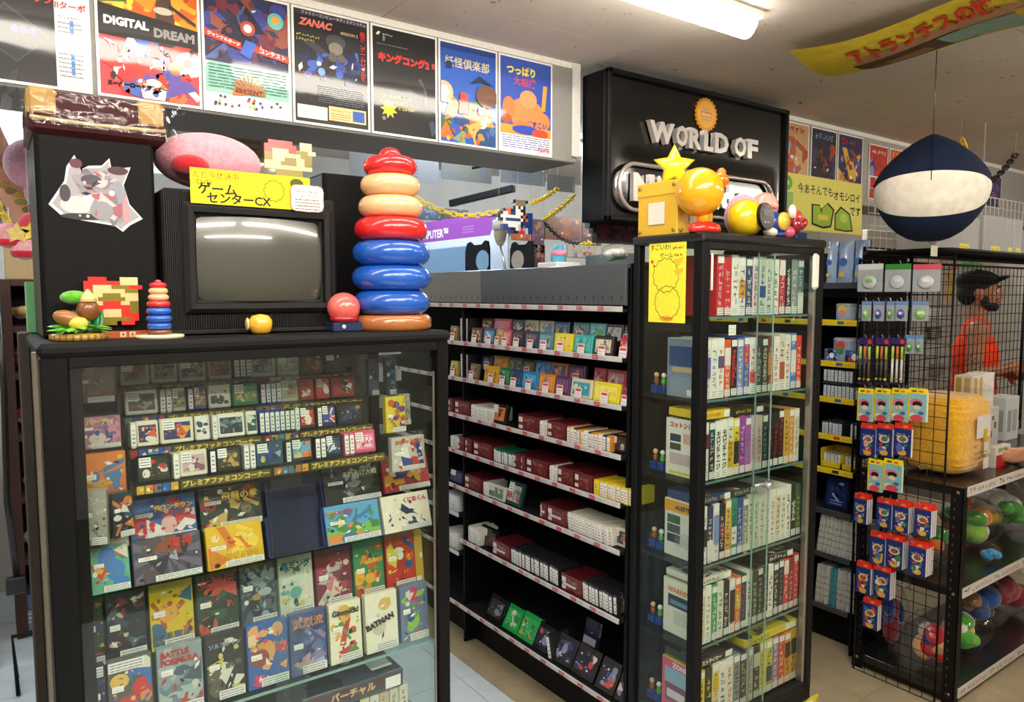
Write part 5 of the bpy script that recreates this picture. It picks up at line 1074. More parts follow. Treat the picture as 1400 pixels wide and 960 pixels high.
# sixth shelf
run(5, 7, 170, 222, 5, '#e0ddd2', h=.075); facing(5, 7, 228, 312, .085, '#1a1a1c', ['#4a3a30', '#26262a', '#8a6a4a'], 'black case with a dim brown picture on the sixth shelf', -.15, 1.75); maroon(5, 7, 285, 372, True); run(5, 7, 374, 600, 16, '#26262a', lean=-.06, h=.070, lab='black topped white edged'); maroon(5, 7, 612, 714, True); run(5, 7, 716, 878, 10, '#28282c', lean=-.08, h=.072, lab='black bodied white edged'); facing(5, 7, 882, 945, .075, '#1c1c1e', ['#6a4a3a', '#c8b8a0', '#3a4a5a'], 'black case with a rust picture, near end of the sixth shelf', -.1, 1.75)
# bottom shelf, cases tilted back
for k, (a, b, h, body, lab, nm) in enumerate(((250, 330, .105, '#17181b', ['#2a2c30', '#8a8c90', '#3a3c40'], 'black case with a dim silver picture, farthest on the bottom shelf'), (334, 402, .105, '#1f9a4a', ['#2fae5a', '#1c6a4c', '#c8d8b0', '#26844a'], 'bright green case, farther of the green pair on the bottom shelf'), (404, 482, .11, '#22a24c', ['#2fae5a', '#1a5a44', '#c8a04a', '#2c8a5a'], 'bright green case, nearer of the green pair on the bottom shelf'), (478, 552, .105, '#15161a', ['#26283a', '#c8484a', '#8a94b0', '#d8d4d0', '#3a4a7a'], 'black case with red lettering beside the green pair'), (574, 664, .11, '#15161a', ['#24263a', '#c8584a', '#8a94b0', '#d8d4d0', '#3a4a7a'], 'black case with red lettering, second from the green pair'), (664, 772, .115, '#15161a', ['#24263a', '#c8484a', '#7a84b0', '#d8d4d0', '#2c3a6a'], 'black case with red lettering, third from the green pair'), (778, 870, .115, '#15161a', ['#24263a', '#c8584a', '#8a94b0', '#d8d4d0', '#3a4a8a'], 'black case with red lettering, fourth from the green pair'), (872, 950, .115, '#15161a', ['#24263a', '#d8584a', '#8a84b0', '#d8d4d0', '#3a4a7a'], 'black case with red lettering at the near end of the bottom shelf'))):
    facing(6, 7, a, b, h, body, lab, nm, -.50, 1.735, .024)
edge_cart('cartridge_case', TR((1.716, zy(560, 7), SHELF[6] - .0018), -math.pi / 2, 0, -.2), .02, .10, .1, '#26262a', 'white edged case tilted between two black cases on the bottom shelf', 'cases facing the aisle on the gondola', 'case')
mb = MB(TR((1.83, zy(735, 7, 1.83), SHELF[6] - .0018), -math.pi / 2, -.25)); mb.box(-.045, 0, .0, .045, .015, .16, '#23284a', .003); fr = Fr((-.045, 0, 0), (1, 0, 0), (0, 0, 1)); mb.rect(fr, .004, .06, .07, .03, '#c8c6c8'); artwork(mb, fr.sub(0, .095), .09, .06, ['#2c3468', '#3a4a8a', '#1c2040'], random.Random(4), 5)
solo('game_box', mb, 'gloss', 'dark blue box standing behind the black cases on the bottom shelf', 'game box', (1.83, zy(735, 7, 1.83), SHELF[6]))
# second bay: a few white cases and a red-black pair on low shelves
for k, (z, c) in enumerate(((.598, '#e0e4e6'), (.418, '#dcdcd8'))):
    for q in range(7):
        M = TR((1.712, 2.83 + q * .018, z), -math.pi / 2, 0, -.08); edge_cart('cartridge', M, .016, .075, .10, c, 'white edged case, %s from the near end, %s low shelf of the far bay' % (ORD[q], ('upper', 'lower')[k]), 'white cases on the %s low shelf of the far bay' % ('upper', 'lower')[k], 'case', seed=q)

# ================================================================== THINGS ON AND ABOVE THE GONDOLA
# light blue board and purple banner facing the aisle
BXP = 2.06
p = [at(552, 312, 'x', BXP), at(694, 283, 'x', BXP), at(690, 318, 'x', BXP), at(552, 338, 'x', BXP)]
mb = MB(); fr = Fr((BXP, p[0].y, 1.70), (0, -1, 0), (0, 0, 1)); L = p[0].y - p[1].y; zb = (p[3].z + p[2].z) / 2 - 1.70; zt = (p[0].z + p[1].z) / 2 - 1.70
mb.prism(fr, [(0, 0), (L, 0), (L, zt), (0, zt)], .008, '#dfe4ee'); f2 = fr.sub(0, zb); hh = zt - zb
mb.rect(f2, 0, .004, L, hh - .004, '#9a4ab0'); mb.flat(f2, [(L * .86, .004), (L, .004), (L, hh), (L * .93, hh)], '#e8ecf6'); mb.flat(f2, [(L * .90, .004), (L * .97, .004), (L * .955, hh * .6)], '#a86ac0')
mb.text(f2, 'COMPUTER™', L * .06, hh * .18, L * .50, hh * .42, WHITE, .04); mb.lines(f2, L * .62, hh * .5, L * .1, 3, hh * .12, '#c090d0', random.Random(2))
solo('banner', mb, 'card', 'purple and white cardboard banner reading COMPUTER on the gondola', 'banner', (BXP, p[1].y, 1.70))
X2 = 1.93; a, b = at(556, 350, 'x', X2), at(664, 326, 'x', X2); zt = (a.z + b.z) / 2
mb = MB(); mb.box(X2, b.y, 1.7005, X2 + .012, a.y, zt, '#7fa6cc', .003); solo('blue_board', mb, 'card', 'light blue board below the purple banner on the gondola', 'board', (X2, b.y, 1.70))
for k, (pa, pb, nm) in enumerate(((636, 668, 'black rounded board with a grey oval before the blue board'), (697, 728, 'black rounded board with a grey oval beside the white pump bottle'))):
    Xb = 1.86; ya, yb = at(pa, 350, 'x', Xb).y, at(pb, 350, 'x', Xb).y; w = ya - yb; fr = Fr((Xb, ya, 1.7005), (0, -1, 0), (0, 0, 1)); h = (at((pa + pb) / 2, 330, 'x', Xb).z - 1.70)
    poly = [(0, 0), (w, 0), (w, h * .7), (w * .95, h * .97), (w * .84, h), (w * .7, h * .88), (w * .35, h * .88), (w * .2, h), (w * .08, h * .95), (0, h * .7)]
    mb = MB(); mb.prism(fr, poly, .01, '#121316'); mb.flat(fr, disc(w * (.75 if k == 0 else .35), h * .36, w * .28, 18, h * .34), ('#86b0d4', '#aaa59c')[k], w, h)
    solo('black_board', mb, 'dull', nm, 'board', (Xb, yb, 1.70), 'black boards on the gondola')
# pump bottle on a rod
p0 = at(691, 373, 'x', 1.80); x, y = 1.80, p0.y
t = thing('pump_bottle', 'white pump bottle on a slanting pole above the gondola', 'bottle', (x, y, 1.70)); zc = at(685, 318, 'x', 1.80).z; yc = at(684, 318, 'x', 1.80).y
part('pole', MB().tube([(x, y, 1.70), (x, yc, zc - .05)], .006, '#d8dce0', 8), 'steel', t); part('bottle_body', MB().lathe([(.012, -.055), (.022, -.035), (.028, -.01), (.028, .01), (.0001, .012)], '#b8b49e', 18, (x, yc, zc)), 'vinyl', t); part('bottle_cap', MB().lathe([(.034, .012), (.035, .03), (.034, .052), (.0001, .056)], '#e6e8ea', 18, (x, yc, zc)), 'vinyl', t); part('spout', MB().tube([(x, yc, zc + .055), (x, yc, zc + .075), (x - .05, yc + .03, zc + .07)], .006, '#2a5aa8', 8), 'vinyl', t)
# bags, cards and posters behind
def bag_heap(x, y, z, rx, ry, rz, cols, label, seed, mat='bag', lumps=5, cat='bag'):
    t = thing('plastic_bag', label, cat, (x, y, z)); r = random.Random(seed)
    mb = MB(); n, m = 22, 12; vs = []
    for j in range(m + 1):
        tt = math.pi * j / m
        for k in range(n):
            a = 2 * math.pi * k / n; q = 1 + r.uniform(-.10, .10); vs.append((x + rx * q * math.sin(tt) * math.cos(a), y + ry * q * math.sin(tt) * math.sin(a), max(z + rz - rz * q * math.cos(tt), z + .001)))
    mb.add(vs, [(j * n + k, j * n + (k + 1) % n, (j + 1) * n + (k + 1) % n, (j + 1) * n + k) for j in range(m) for k in range(n)], '#ffffff', True)
    part('clear_bag', mb, mat, t)
    for k in range(lumps):
        c = cols[k % len(cols)]; q = r.uniform(.24, .46); ox, oy, oz = (r.uniform(-.40, .40) * rx, r.uniform(-.40, .40) * ry, r.uniform(.55, 1.25) * rz)
        part('soft_lump', MB().ball((x + ox, y + oy, z + oz), (rx * q, ry * q, min(rz * q, oz * .9)), c, 16, 10, r.uniform(0, 3)), 'plush', t)
    return t
c = at(848, 345, 'x', 1.85); bag_heap(1.85, c.y, 1.701, .07, .075, .04, ['#e8ecea', '#7ac08a', '#d8e8e0'], 'white plastic bag with green print on top of the gondola', 3, lumps=6)
c = at(762, 350, 'x', 1.85)
mb = MB(); mb.box(1.80, c.y - .06, 1.7005, 1.92, c.y + .07, 1.725, '#e4e6e2', .006); solo('paper_stack', mb, 'paper', 'loose white papers on the gondola top', 'papers', (1.80, c.y, 1.70))
mb = MB(); mb.tube([(1.9, c.y + .05, 1.7005), (1.9, c.y + .055, 1.76), (1.9, c.y + .05, 1.80)], [.03, .032, .02], '#4ab0d0', 14); mb.ball((1.895, c.y + .045, 1.765), (.032, .034, .018), '#e890b0', 14, 8); solo('toy_bottle', mb, 'vinyl', 'turquoise and pink bottle standing among papers on the gondola', 'bottle', (1.9, c.y + .05, 1.70))
mb = MB(); mb.box(1.97, at(855, 345, 'x', 1.97).y, 1.7005, 2.02, at(800, 345, 'x', 1.97).y, 1.755, '#5c666e', .003); solo('shelf_sign_strip', mb, 'vinyl', 'grey blue plastic strip standing on the gondola behind the bag', 'strip', (1.97, 2.0, 1.70))
def wall_card(px0, px1, py0, py1, Y, base, cols, label, seed, group='posters on the back wall', mat='card', name='poster', n=10, cat='poster'):
    a, b = at(px0, (py0 + py1) / 2, 'y', Y), at(px1, (py0 + py1) / 2, 'y', Y); zt = at((px0 + px1) / 2, py0, 'y', Y).z; zb = at((px0 + px1) / 2, py1, 'y', Y).z
    mb = MB(); mb.box(a.x, Y, zb, b.x, Y + .006, zt, base); fr = Fr((a.x, Y, zb), (1, 0, 0), (0, 0, 1)); artwork(mb, fr, b.x - a.x, zt - zb, cols, random.Random(seed), n)
    return solo(name, mb, mat, label, cat, (a.x, Y, zb), group)
BW = RY1 - .01
wall_card(745, 795, 297, 328, BW, '#7a3a26', ['#c8702a', '#3a4a6a', '#4a6a3a', '#a84a2c', '#d8943a'], 'orange and rust poster under the black sign', 1)
wall_card(700, 725, 300, 328, BW, '#c8542c', ['#d86a34', '#5a8a3a', '#a83a2c'], 'red and green poster beside the pixel hanging', 2)
wall_card(727, 744, 300, 345, BW, '#5a3a4a', ['#8a4a6a', '#a87a4a', '#3a3a5a'], 'purple poster between two orange ones', 3)
wall_card(667, 698, 298, 322, BW, '#6a4a2c', ['#8a5a34', '#3a2c20', '#b8803a'], 'brown poster behind the pump bottle', 4)
wall_card(796, 822, 300, 335, BW, '#4a2c34', ['#8a3a44', '#c88a94', '#2a2a34'], 'dark red poster beside the maroon pixel board', 5)
wall_card(560, 605, 283, 300, BW, '#16345c', ['#2a5a94', '#1c2c4c', '#6a8ab0'], 'dark blue poster above the purple banner', 6)
wall_card(606, 640, 286, 300, BW, '#4a3a3c', ['#8a5a44', '#3a3a4c'], 'dim brown poster above the purple banner', 7)
wall_card(728, 745, 335, 365, BW, '#3a2a30', ['#7a3a44', '#26262c', '#a86a5a'], 'dark red card low on the wall behind the black board', 8)
wall_card(776, 815, 335, 352, BW, '#c8c0b0', ['#d88a4a', '#7a8ab0', '#e0dcd0', '#b85a4a'], 'pale card with mixed colours behind the bottle', 9)
# pixel boards hung by the beam
a = at(681, 318, 'y', 2.45); fr = Fr(a, (1, 0, 0), (0, 0, 1))
pixel_board(fr, '......bkkkkb../.......kkkk.../......bwnwb.../..bggbnwwbb.../.bwwgnnwwwb.nn/bwwwwwwwwbgbnn/.bwnnnnnnwbgnn/..wwwwwwwbnnnn/..nnwwwwlb.nnn/..nnnbbwlr.lnn/....nnbb.rrlnn', .0125, PAL, 'pixel_hanging', 'navy, white and orange pixel board hanging under the beam', .02, cat='pixel board')
mb = MB(); mb.tube([at(708, 258, 'y', 2.45), (at(708, 215, 'y', 2.45))], .0012, '#d8d8d8', 5); solo('hanging_thread', mb, 'vinyl', 'thin thread above the pixel hanging', 'thread', at(708, 258, 'y', 2.45))
a = at(806, 331, 'y', 2.30); fr = Fr(a, (1, 0, 0), (0, 0, 1))
pixel_board(fr, 'bmmmmmbbppppmmmmm/bbmmmmmpppbppmmmm/.bmmmmbbmmmmbbbmm/..bmmbbmmbmmmmmml/..bbbbbbbbbbbbbbb', .020, PAL, 'pixel_board', 'long maroon and black pixel board behind the yellow box', .03)

# plastic chains
def chain(pts, col, label, link_l=.034, rad=.0035):
    P = [Vector(p) for p in pts]; sm = []
    for i in range(len(P) - 1):
        for k in range(6): sm.append(P[i].lerp(P[i + 1], k / 6))
    sm.append(P[-1]); t = thing('plastic_chain', label, 'chain', P[0]); d = 0.0; n = 0; acc = 0.0; first = None
    for i in range(len(sm) - 1):
        seg = sm[i + 1] - sm[i]; L = seg.length; pos = 0.0
        while acc + (L - pos) >= link_l * .74:
            pos += link_l * .74 - acc; acc = 0.0; c = sm[i] + seg * (pos / L)
            if first is None:
                m = MB(); q = [(link_l / 2 * math.copysign(abs(math.cos(a)) ** .7, math.cos(a)), link_l * .30 * math.sin(a), 0) for a in [2 * math.pi * k / 12 for k in range(12)]]; m.tube(q, rad, col, 6, True); first = m.mesh('chain_link'); first.materials.append(MATS['paint'])
            o = link('chain_link', first, None, t, c - P[0]); dirq = seg.normalized().to_track_quat('X', 'Z'); o.rotation_mode = 'QUATERNION'
            from mathutils import Quaternion
            o.rotation_quaternion = dirq @ Quaternion((1, 0, 0), (math.pi / 2 if n % 2 else 0) + .5); n += 1
        acc += L - pos
    for e in (P[0], P[-1]): part('hanging_thread', MB().tube([e, (e.x, e.y, CEIL)], .0008, '#c8c8c8', 4), 'vinyl', t)
    return t
def sag(a, b, drop, n=8): return [a.lerp(b, k / n) + Vector((0, 0, -drop * 4 * (k / n) * (1 - k / n))) for k in range(n + 1)]
chain(sag(at(560, 265, 'y', 2.75), at(682, 288, 'y', 2.55), .05), '#f0d01c', 'yellow plastic chain swagged behind the big toy to the pixel hanging')
chain(sag(at(725, 278, 'y', 2.55), at(762, 258, 'y', 2.75), .01), '#f0d01c', 'short yellow chain rising from the pixel hanging')
chain(sag(at(742, 300, 'y', 2.9), at(784, 268, 'y', 2.5), .01), '#f0d01c', 'yellow chain slanting up to the black sign')
chain(sag(at(743, 302, 'y', 3.2), at(795, 332, 'y', 3.4), .04), '#1c1c1e', 'black chain hanging down below the pixel hanging')
chain(sag(at(793, 333, 'y', 3.3), at(835, 326, 'y', 3.0), .01), '#f0d01c', 'short yellow chain near the maroon pixel board')

# ================================================================== TALL GLASS CABINET
KX0, KX1, KY0, KY1, KZ0, KT = 1.70, 2.325, 1.419, 1.703, .20, 1.782
cab = thing('glass_cabinet', 'tall black framed glass cabinet holding rows of boxed games', 'cabinet', (KX0, KY0, 0))
part('top_board', MB().box(KX0 - .006, KY0 - .006, KT - .028, KX1 + .006, KY1 + .004, KT, '#19191a', .007), 'vinyl', cab)
for q in ((KX0, KY0, KX0 + .034, KY0 + .037), (KX1 - .034, KY0, KX1, KY0 + .037), (KX0, KY1 - .026, KX0 + .03, KY1), (KX1 - .03, KY1 - .026, KX1, KY1)): part('post', MB().box(q[0], q[1], KZ0, q[2], q[3], KT - .028, '#131314', .003), 'black_metal', cab)
part('bottom_frame', MB().box(KX0, KY0, KZ0 - .04, KX1, KY1, KZ0 + .012, '#161616', .004), 'black_metal', cab)
part('plinth', MB().box(KX0 + .01, KY0 + .01, 0, KX1 - .01, KY1 - .01, KZ0 - .04, '#2a2926', .004), 'dull', cab)
part('top_rail', MB().box(KX0 + .034, KY0 + .002, KT - .05, KX1 - .034, KY0 + .03, KT - .028, '#1c1c1c', .002), 'black_metal', cab)
part('bottom_rail', MB().box(KX0 + .034, KY0 + .002, KZ0 + .012, KX1 - .034, KY0 + .03, KZ0 + .035, '#1c1c1c', .002), 'black_metal', cab)
part('side_glass', MB().box(KX0 + .012, KY0 + .037, KZ0 + .012, KX0 + .016, KY1 - .026, KT - .03, '#ffffff'), 'glass', cab)
part('side_glass', MB().box(KX1 - .016, KY0 + .037, KZ0 + .012, KX1 - .012, KY1 - .026, KT - .03, '#ffffff'), 'glass', cab)
part('back_glass', MB().box(KX0 + .03, KY1 - .014, KZ0 + .012, KX1 - .03, KY1 - .010, KT - .03, '#ffffff'), 'glass', cab)
part('glass_door', MB().box(KX0 + .034, KY0 + .008, KZ0 + .03, 2.06, KY0 + .012, KT - .05, '#ffffff'), 'glass', cab)
part('glass_door', MB().box(1.99, KY0 + .018, KZ0 + .03, KX1 - .034, KY0 + .022, KT - .05, '#ffffff'), 'glass', cab)
part('door_edge', MB().box(2.058, KY0 + .0078, KZ0 + .03, 2.060, KY0 + .0122, KT - .05, '#8fb0a4'), 'gloss', cab)
part('door_edge', MB().box(1.990, KY0 + .0178, KZ0 + .03, 1.992, KY0 + .0222, KT - .05, '#8fb0a4'), 'gloss', cab)
part('track_strip', MB().box(KX1 - .050, KY0 + .004, KZ0 + .03, KX1 - .036, KY0 + .026, KT - .05, '#a8a69c', .002), 'steel', cab)
hx = at(1113, 360, 'y', KY0).x
part('door_handle', MB().box(hx - .016, KY0 - .014, 1.615, hx + .016, KY0 + .004, 1.735, '#e4e2d8', .010), 'vinyl', cab, 'white moulded door handle'); part('door_handle', MB().box(KX0 + .042, KY0 + .002, 1.61, KX0 + .052, KY0 + .008, 1.72, '#d8d8c8', .003), 'vinyl', cab)
part('lock', MB().tube([(2.02, KY0 + .006, .985), (2.02, KY0 - .03, .985)], .011, '#b8bcc0', 14).tube([(1.97, KY0 + .002, .985), (2.06, KY0 + .002, .985)], .007, '#a8acb0', 8), 'chrome', cab)
ROWZ = [1.532, 1.278, 1.024, .760, .502, .236]
for z in ROWZ[:-1]:
    sh = part('glass_shelf', MB().box(KX0 + .02, KY0 + .026, z - .008, KX1 - .02, KY1 - .016, z - .0005, '#ffffff'), 'shelf_glass', cab)
    part('shelf_edge', MB().box(KX0 + .034, KY0 + .0255, z - .008, KX1 - .034, KY0 + .026, z - .0005, '#5c8078'), 'gloss', sh)
NAMES = {'#': 'x'}
def spine_box(x, w, z, h, c, tc, label, seed, cover=None, title=None, d=.15, y0=None, band=None, strip=True):
    r = random.Random(seed); y0 = (KY0 + .034) if y0 is None else y0; mb = MB(); mb.box(x, y0, z, x + w, y0 + d, z + h, c, .0015)
    fr = Fr((x, y0, z), (1, 0, 0), (0, 0, 1))
    if band: mb.rect(fr, 0.001, h * band[1], w - .002, h * (band[2] - band[1]), band[0])
    if title: mb.text(fr, title, w * .12, h * .16, w * .76, h * .66, tc, .04, stack=True)
    else: mb.glyphs(fr, w * .18, h * r.uniform(.68, .76), r.randrange(6, 9), w * .62, tc, r, True, 1.05)
    if strip: mb.rect(fr, w * .08, h * .86, w * .84, h * .11, r.choice(['#efece4', '#efece4', c])); mb.rect(fr, w * .08, h * .02, w * .84, h * .12, '#f0eee8'); mb.lines(fr, w * .16, h * .11, w * .7, 3, h * .035, '#6a6a70', r)
    if cover:
        g = Fr((x, y0 + d, z), (0, -1, 0), (0, 0, 1)); mb.rect(g, .002, .002, d - .004, h - .004, cover[0])
        for q in cover[1]: mb.rect(g, q[0] * d, q[1] * h, q[2] * d, q[3] * h, q[4])
        mb.lines(g, d * .3, h * .42, d * .6, 7, h * .035, '#8a8a8c', r) if len(cover) < 4 else None
        if cover[2]: mb.text(g, cover[2][0], d * .06, h * cover[2][2], d * .88, h * cover[2][3], cover[2][1], .05)
    return solo('boxed_game', mb, 'card', label, 'boxed game', (x, y0, z), 'boxed games in the tall glass cabinet')
def cname(c):
    v = [int(c[i:i + 2], 16) for i in (1, 3, 5)]; mx, mn = max(v), min(v); l = sum(v) / 3
    if mx - mn < 34: return 'black' if l < 60 else 'dark grey' if l < 110 else 'grey' if l < 175 else 'white'
    import colorsys; h, s_, q = colorsys.rgb_to_hsv(*[x / 255 for x in v]); h *= 360
    b = 'red' if h < 14 or h > 345 else 'orange' if h < 36 else 'yellow' if h < 66 else 'green' if h < 165 else 'teal' if h < 195 else 'blue' if h < 250 else 'violet' if h < 290 else 'pink'
    if b in ('orange', 'yellow') and s_ < .35 and q > .7: return 'cream'
    return ('dark ' if q < .45 else 'pale ' if s_ < .35 else '') + b
W1 = '#e9e5da'
ROWS = [
 [('#c82a34', '#e8c0c0', None), ('#cc2c36', '#e8c0c0', None), (W1, '#7a7a80', None), ('#dedad4', '#3a4a7a', ('#d89a3a', .3, .6)), ('#3a4a6a', '#e8e4dc', None), ('#e4cdd0', '#a83a6a', None), ('#e0ddd6', '#3a4a8a', ('#3a5aa8', .3, .5)), (W1, '#5a5a60', None), (W1, '#3a3a40', None), ('#b82c3c', '#e8d8d8', ('#e8e4dc', .7, .86)), ('#1e1e22', '#e8e4dc', None, 'インタラクティブ'), ('#8a9a94', '#e0e0d8', None), ('#5a7a80', '#d8dcd8', ('#dedad0', .1, .4))],
 [('#e4e0d6', '#b83a3a', ('#3a5a9a', .35, .7)), (W1, '#3a6aa0', None), (W1, '#b83a3c', ('#3a5a8a', .5, .7)), ('#d8583c', '#f0e4d4', ('#e8e0d4', .55, .86)), ('#1c1c20', '#c83a34', None, 'ZENKI'), ('#8090b8', '#e8e4e0', None), ('#4a5aa8', '#e0c83a', ('#c83a6a', .55, .85)), ('#e4e0da', '#a83a4a', ('#d85a5a', .2, .4)), ('#3a3a3c', '#c8c4bc', ('#5a5a58', .3, .6)), ('#2a2424', '#d8c8b8', None, 'クロックタワー'), ('#8a3a34', '#d8b48a', ('#c8884a', .3, .7)), ('#e6e2da', '#c83a3a', None), ('#d8d0c0', '#8a5a3a', ('#b85a3a', .2, .5)), ('#e2ded2', '#c82a3a', None), ('#3a7ab8', '#e8e8e4', ('#e0dcd0', .3, .7)), ('#d83a2c', '#f0d8c8', None)],
 [('#dcd8cc', '#5a2a2a', ('#7a2a30', .55, .8)), ('#1e4a50', '#d8d4c4', ('#26282c', .2, .6)), (W1, '#2a2a2e', None, 'モロンチャージ'), (W1, '#2a2a2e', None, 'モロンチャージ'), ('#d8d2b8', '#4a4438', ('#c8a02c', .15, .6)), ('#d8c82a', '#2a2a20', ('#3a3a34', .2, .6)), ('#9a4a9a', '#e8c8d8', ('#7a3a8a', .3, .6)), ('#a85aa0', '#4ab0a8', None), ('#e0c0cc', '#c85a8a', ('#d8a0b8', .2, .6)), ('#d8b8b0', '#a85a6a', ('#c8a090', .3, .6)), ('#2c2c30', '#4ab0b8', None), ('#1c1c1e', '#c82c30', None), ('#1e1e20', '#c82c30', None), ('#202022', '#c83034', None), ('#c8a04a', '#5a3a1c', None), ('#d88a3a', '#f0e0c0', None), ('#d8d4c4', '#7a6a4a', None)],
 [(W1, '#3a3a44', ('#26282c', .3, .6)), ('#2c3a54', '#d8d4cc', ('#dedad0', .1, .4)), ('#d8d8da', '#c84a7a', ('#6a9ac8', .3, .8)), ('#26262a', '#d8d4c4', ('#7a3a3a', .4, .6)), ('#d89a3a', '#3a2a1c', ('#e0b45a', .5, .86)), ('#2f8a64', '#26262a', ('#dedad0', .2, .5)), ('#2a4a94', '#e0dcd0', None), ('#8a8c80', '#e0dcd0', None), ('#dcd8c4', '#5a5a50', None), ('#e2dfd0', '#8a7a5a', None), (W1, '#8a8a80', None), ('#e6e2d6', '#3a4ab0', None), ('#e4e0d2', '#c83a5a', None), ('#d8d0b0', '#5a4a3a', None), ('#e2dece', '#6a6a62', None), (W1, '#2a2a2c', None), ('#22201e', '#e8e4d8', None, 'ゼイラム'), ('#4a6a4a', '#d8c83a', None)],
 [('#d8cfae', '#c8702a', None), (W1, '#7a7a70', None), ('#3a9a64', '#e0dcc8', None), ('#dcd8ca', '#2a2a2e', None), ('#26262a', '#e0dcd0', None), ('#d8d4ca', '#26262a', ('#2c2c30', .2, .8)), ('#d86a2c', '#e8dcb8', ('#c8a02c', .4, .7)), ('#1f4a54', '#c83a6a', None), ('#e2dfd4', '#26262a', None), ('#3a4a3c', '#e0dcd0', None), ('#26262a', '#c8c4b8', None), ('#2a2c30', '#d8d4c8', None), (W1, '#2a2a2c', None), ('#26262a', '#e8e4d8', None), ('#1e1e20', '#8a8c90', None), ('#c82c30', '#e8dcd4', ('#e8e0d4', .7, .9)), ('#8a2a2c', '#d8b0a0', None), ('#d82c34', '#f0d8d0', None)],
 [('#d8c42a', '#2a2a20', None), ('#26262a', '#d8cc4a', None), ('#d8d0a8', '#c8702a', ('#d8c03a', .5, .8)), (W1, '#26262a', None), ('#e2ded0', '#c83a34', None), ('#8a8c8a', '#26262a', None), ('#3a4a5a', '#d8b44a', None), ('#c8b0a8', '#7a4a3c', None), ('#2c2c30', '#d8d4c8', ('#dedad0', .6, .86)), ('#d8c85a', '#6a6a2c', None), ('#c8c04a', '#3a3a2c', ('#3a4a4a', .2, .5)), ('#8a7a94', '#e0dcd8', None), ('#c83a34', '#e8c8a0', None), ('#d88a2c', '#26342c', ('#26342c', .5, .8)), ('#c89a2a', '#26342c', ('#26342c', .5, .8))]]
COVERS = [None, ('#7a8aa0', [(.06, .52, .88, .34, '#22407c'), (.15, .42, .6, .08, '#c8a878'), (.1, .04, .8, .3, '#8a94a8'), (.55, .03, .4, .1, '#e8e4dc')], None, 1), ('#e6e2d8', [(.12, .6, .3, .13, '#2a3a54'), (.48, .58, .4, .18, '#d8a89c'), (.12, .45, .3, .12, '#3a4a34'), (.12, .2, .75, .2, '#c8b0b4'), (.1, .03, .8, .05, '#d8c84a')], ('コットン100%', '#c8343c', .84, .1), 1), ('#d8d4c8', [(.0, .78, 1, .2, '#e09a2c'), (.08, .58, .36, .15, '#3a5a3c'), (.08, .41, .36, .15, '#3a4a4c'), (.08, .24, .36, .15, '#26303c')], ('ALESTE', '#26262a', .83, .08)), ('#e2ded0', [(.14, .5, .7, .22, '#26384c'), (.2, .55, .5, .08, '#6a8aa0')], ('WARNING!', '#d8782a', .76, .1)), ('#d8507a', [(.08, .55, .84, .28, '#8ab0c8'), (.1, .2, .8, .34, '#7a4a6a'), (.15, .28, .5, .15, '#e0d0d4')], ('ZONE', '#f0e0e4', .85, .1), 1)]
for ri, (z, row) in enumerate(zip(ROWZ, ROWS)):
    x = 1.808 if ri == 0 else 1.757; xe = 2.262 if ri < 3 else 2.285; n = len(row); w = (xe - x) / n
    rn = ('top', 'second', 'third', 'fourth', 'fifth', 'bottom')[ri]
    for k, it in enumerate(row):
        hh = .186 + random.Random(ri * 40 + k).uniform(-.006, .004)
        spine_box(x + k * w, w * .96, z, hh, it[0], it[1], '%s boxed game, %s from the corner post on the %s cabinet shelf' % (cname(it[0]), ORD[k], rn), ri * 40 + k, cover=COVERS[ri] if k == 0 else None, band=it[2], title=it[3] if len(it) > 3 else None)
# boxes lying flat on the rows
def lying(x0, x1, z, t, c, tc, label, seed, title=None, d=.14, cover=('#3a3c44', '#4a5a6a', '#8a6a4a')):
    r = random.Random(seed); y0 = KY0 + .034; mb = MB(); mb.box(x0, y0, z, x1, y0 + d, z + t, c, .0015); fr = Fr((x0, y0, z), (1, 0, 0), (0, 0, 1)); w = x1 - x0
    if title: mb.text(fr, title, w * .1, t * .15, w * .55, t * .7, tc, .05)
    else: mb.glyphs(fr, w * .1, t * .2, 6, t * .6, tc, r)
    mb.rect(fr, w * .76, t * .1, w * .2, t * .8, '#efece4'); g = Fr((x0, y0, z + t), (1, 0, 0), (0, 1, 0)); artwork(mb, g, w, d, cover, r, 6)
    solo('boxed_game', mb, 'card', label, 'boxed game', (x0, y0, z), 'games lying flat on top of the rows')
lying(1.757, 1.885, ROWZ[2] + .1912, .026, '#e0c02a', '#c83a34', 'yellow boxed game lying at the corner above the third cabinet row', 1, 'コットン100%')
lying(1.89, 2.06, ROWZ[2] + .1912, .022, '#2a2a26', '#d8c02a', 'black and yellow boxed game lying above the third cabinet row', 2)
lying(1.757, 1.90, ROWZ[3] + .1912, .024, '#26406c', '#d8b84a', 'dark blue boxed game lying above the fourth cabinet row', 3); lying(1.905, 2.03, ROWZ[3] + .1912, .022, '#3a3c40', '#c8c4b8', 'charcoal boxed game lying above the fourth cabinet row', 4)
lying(2.09, 2.25, ROWZ[4] + .1912, .024, '#222224', '#e8e4dc', 'black boxed game lying above the far end of the fifth cabinet row', 5); lying(1.757, 1.91, ROWZ[4] + .1912, .020, '#d8d4c8', '#3a3a4a', 'white boxed game lying above the fifth cabinet row', 6)
lying(1.757, 1.93, ROWZ[5] + .1912, .024, '#1f1f20', '#e8e4dc', 'black boxed game with white lettering lying above the bottom cabinet row', 7, 'ストライカー'); lying(1.99, 2.285, ROWZ[5] + .1912, .026, '#d8c432', '#6a6a2c', 'long yellow boxed game lying above the bottom cabinet row', 8)
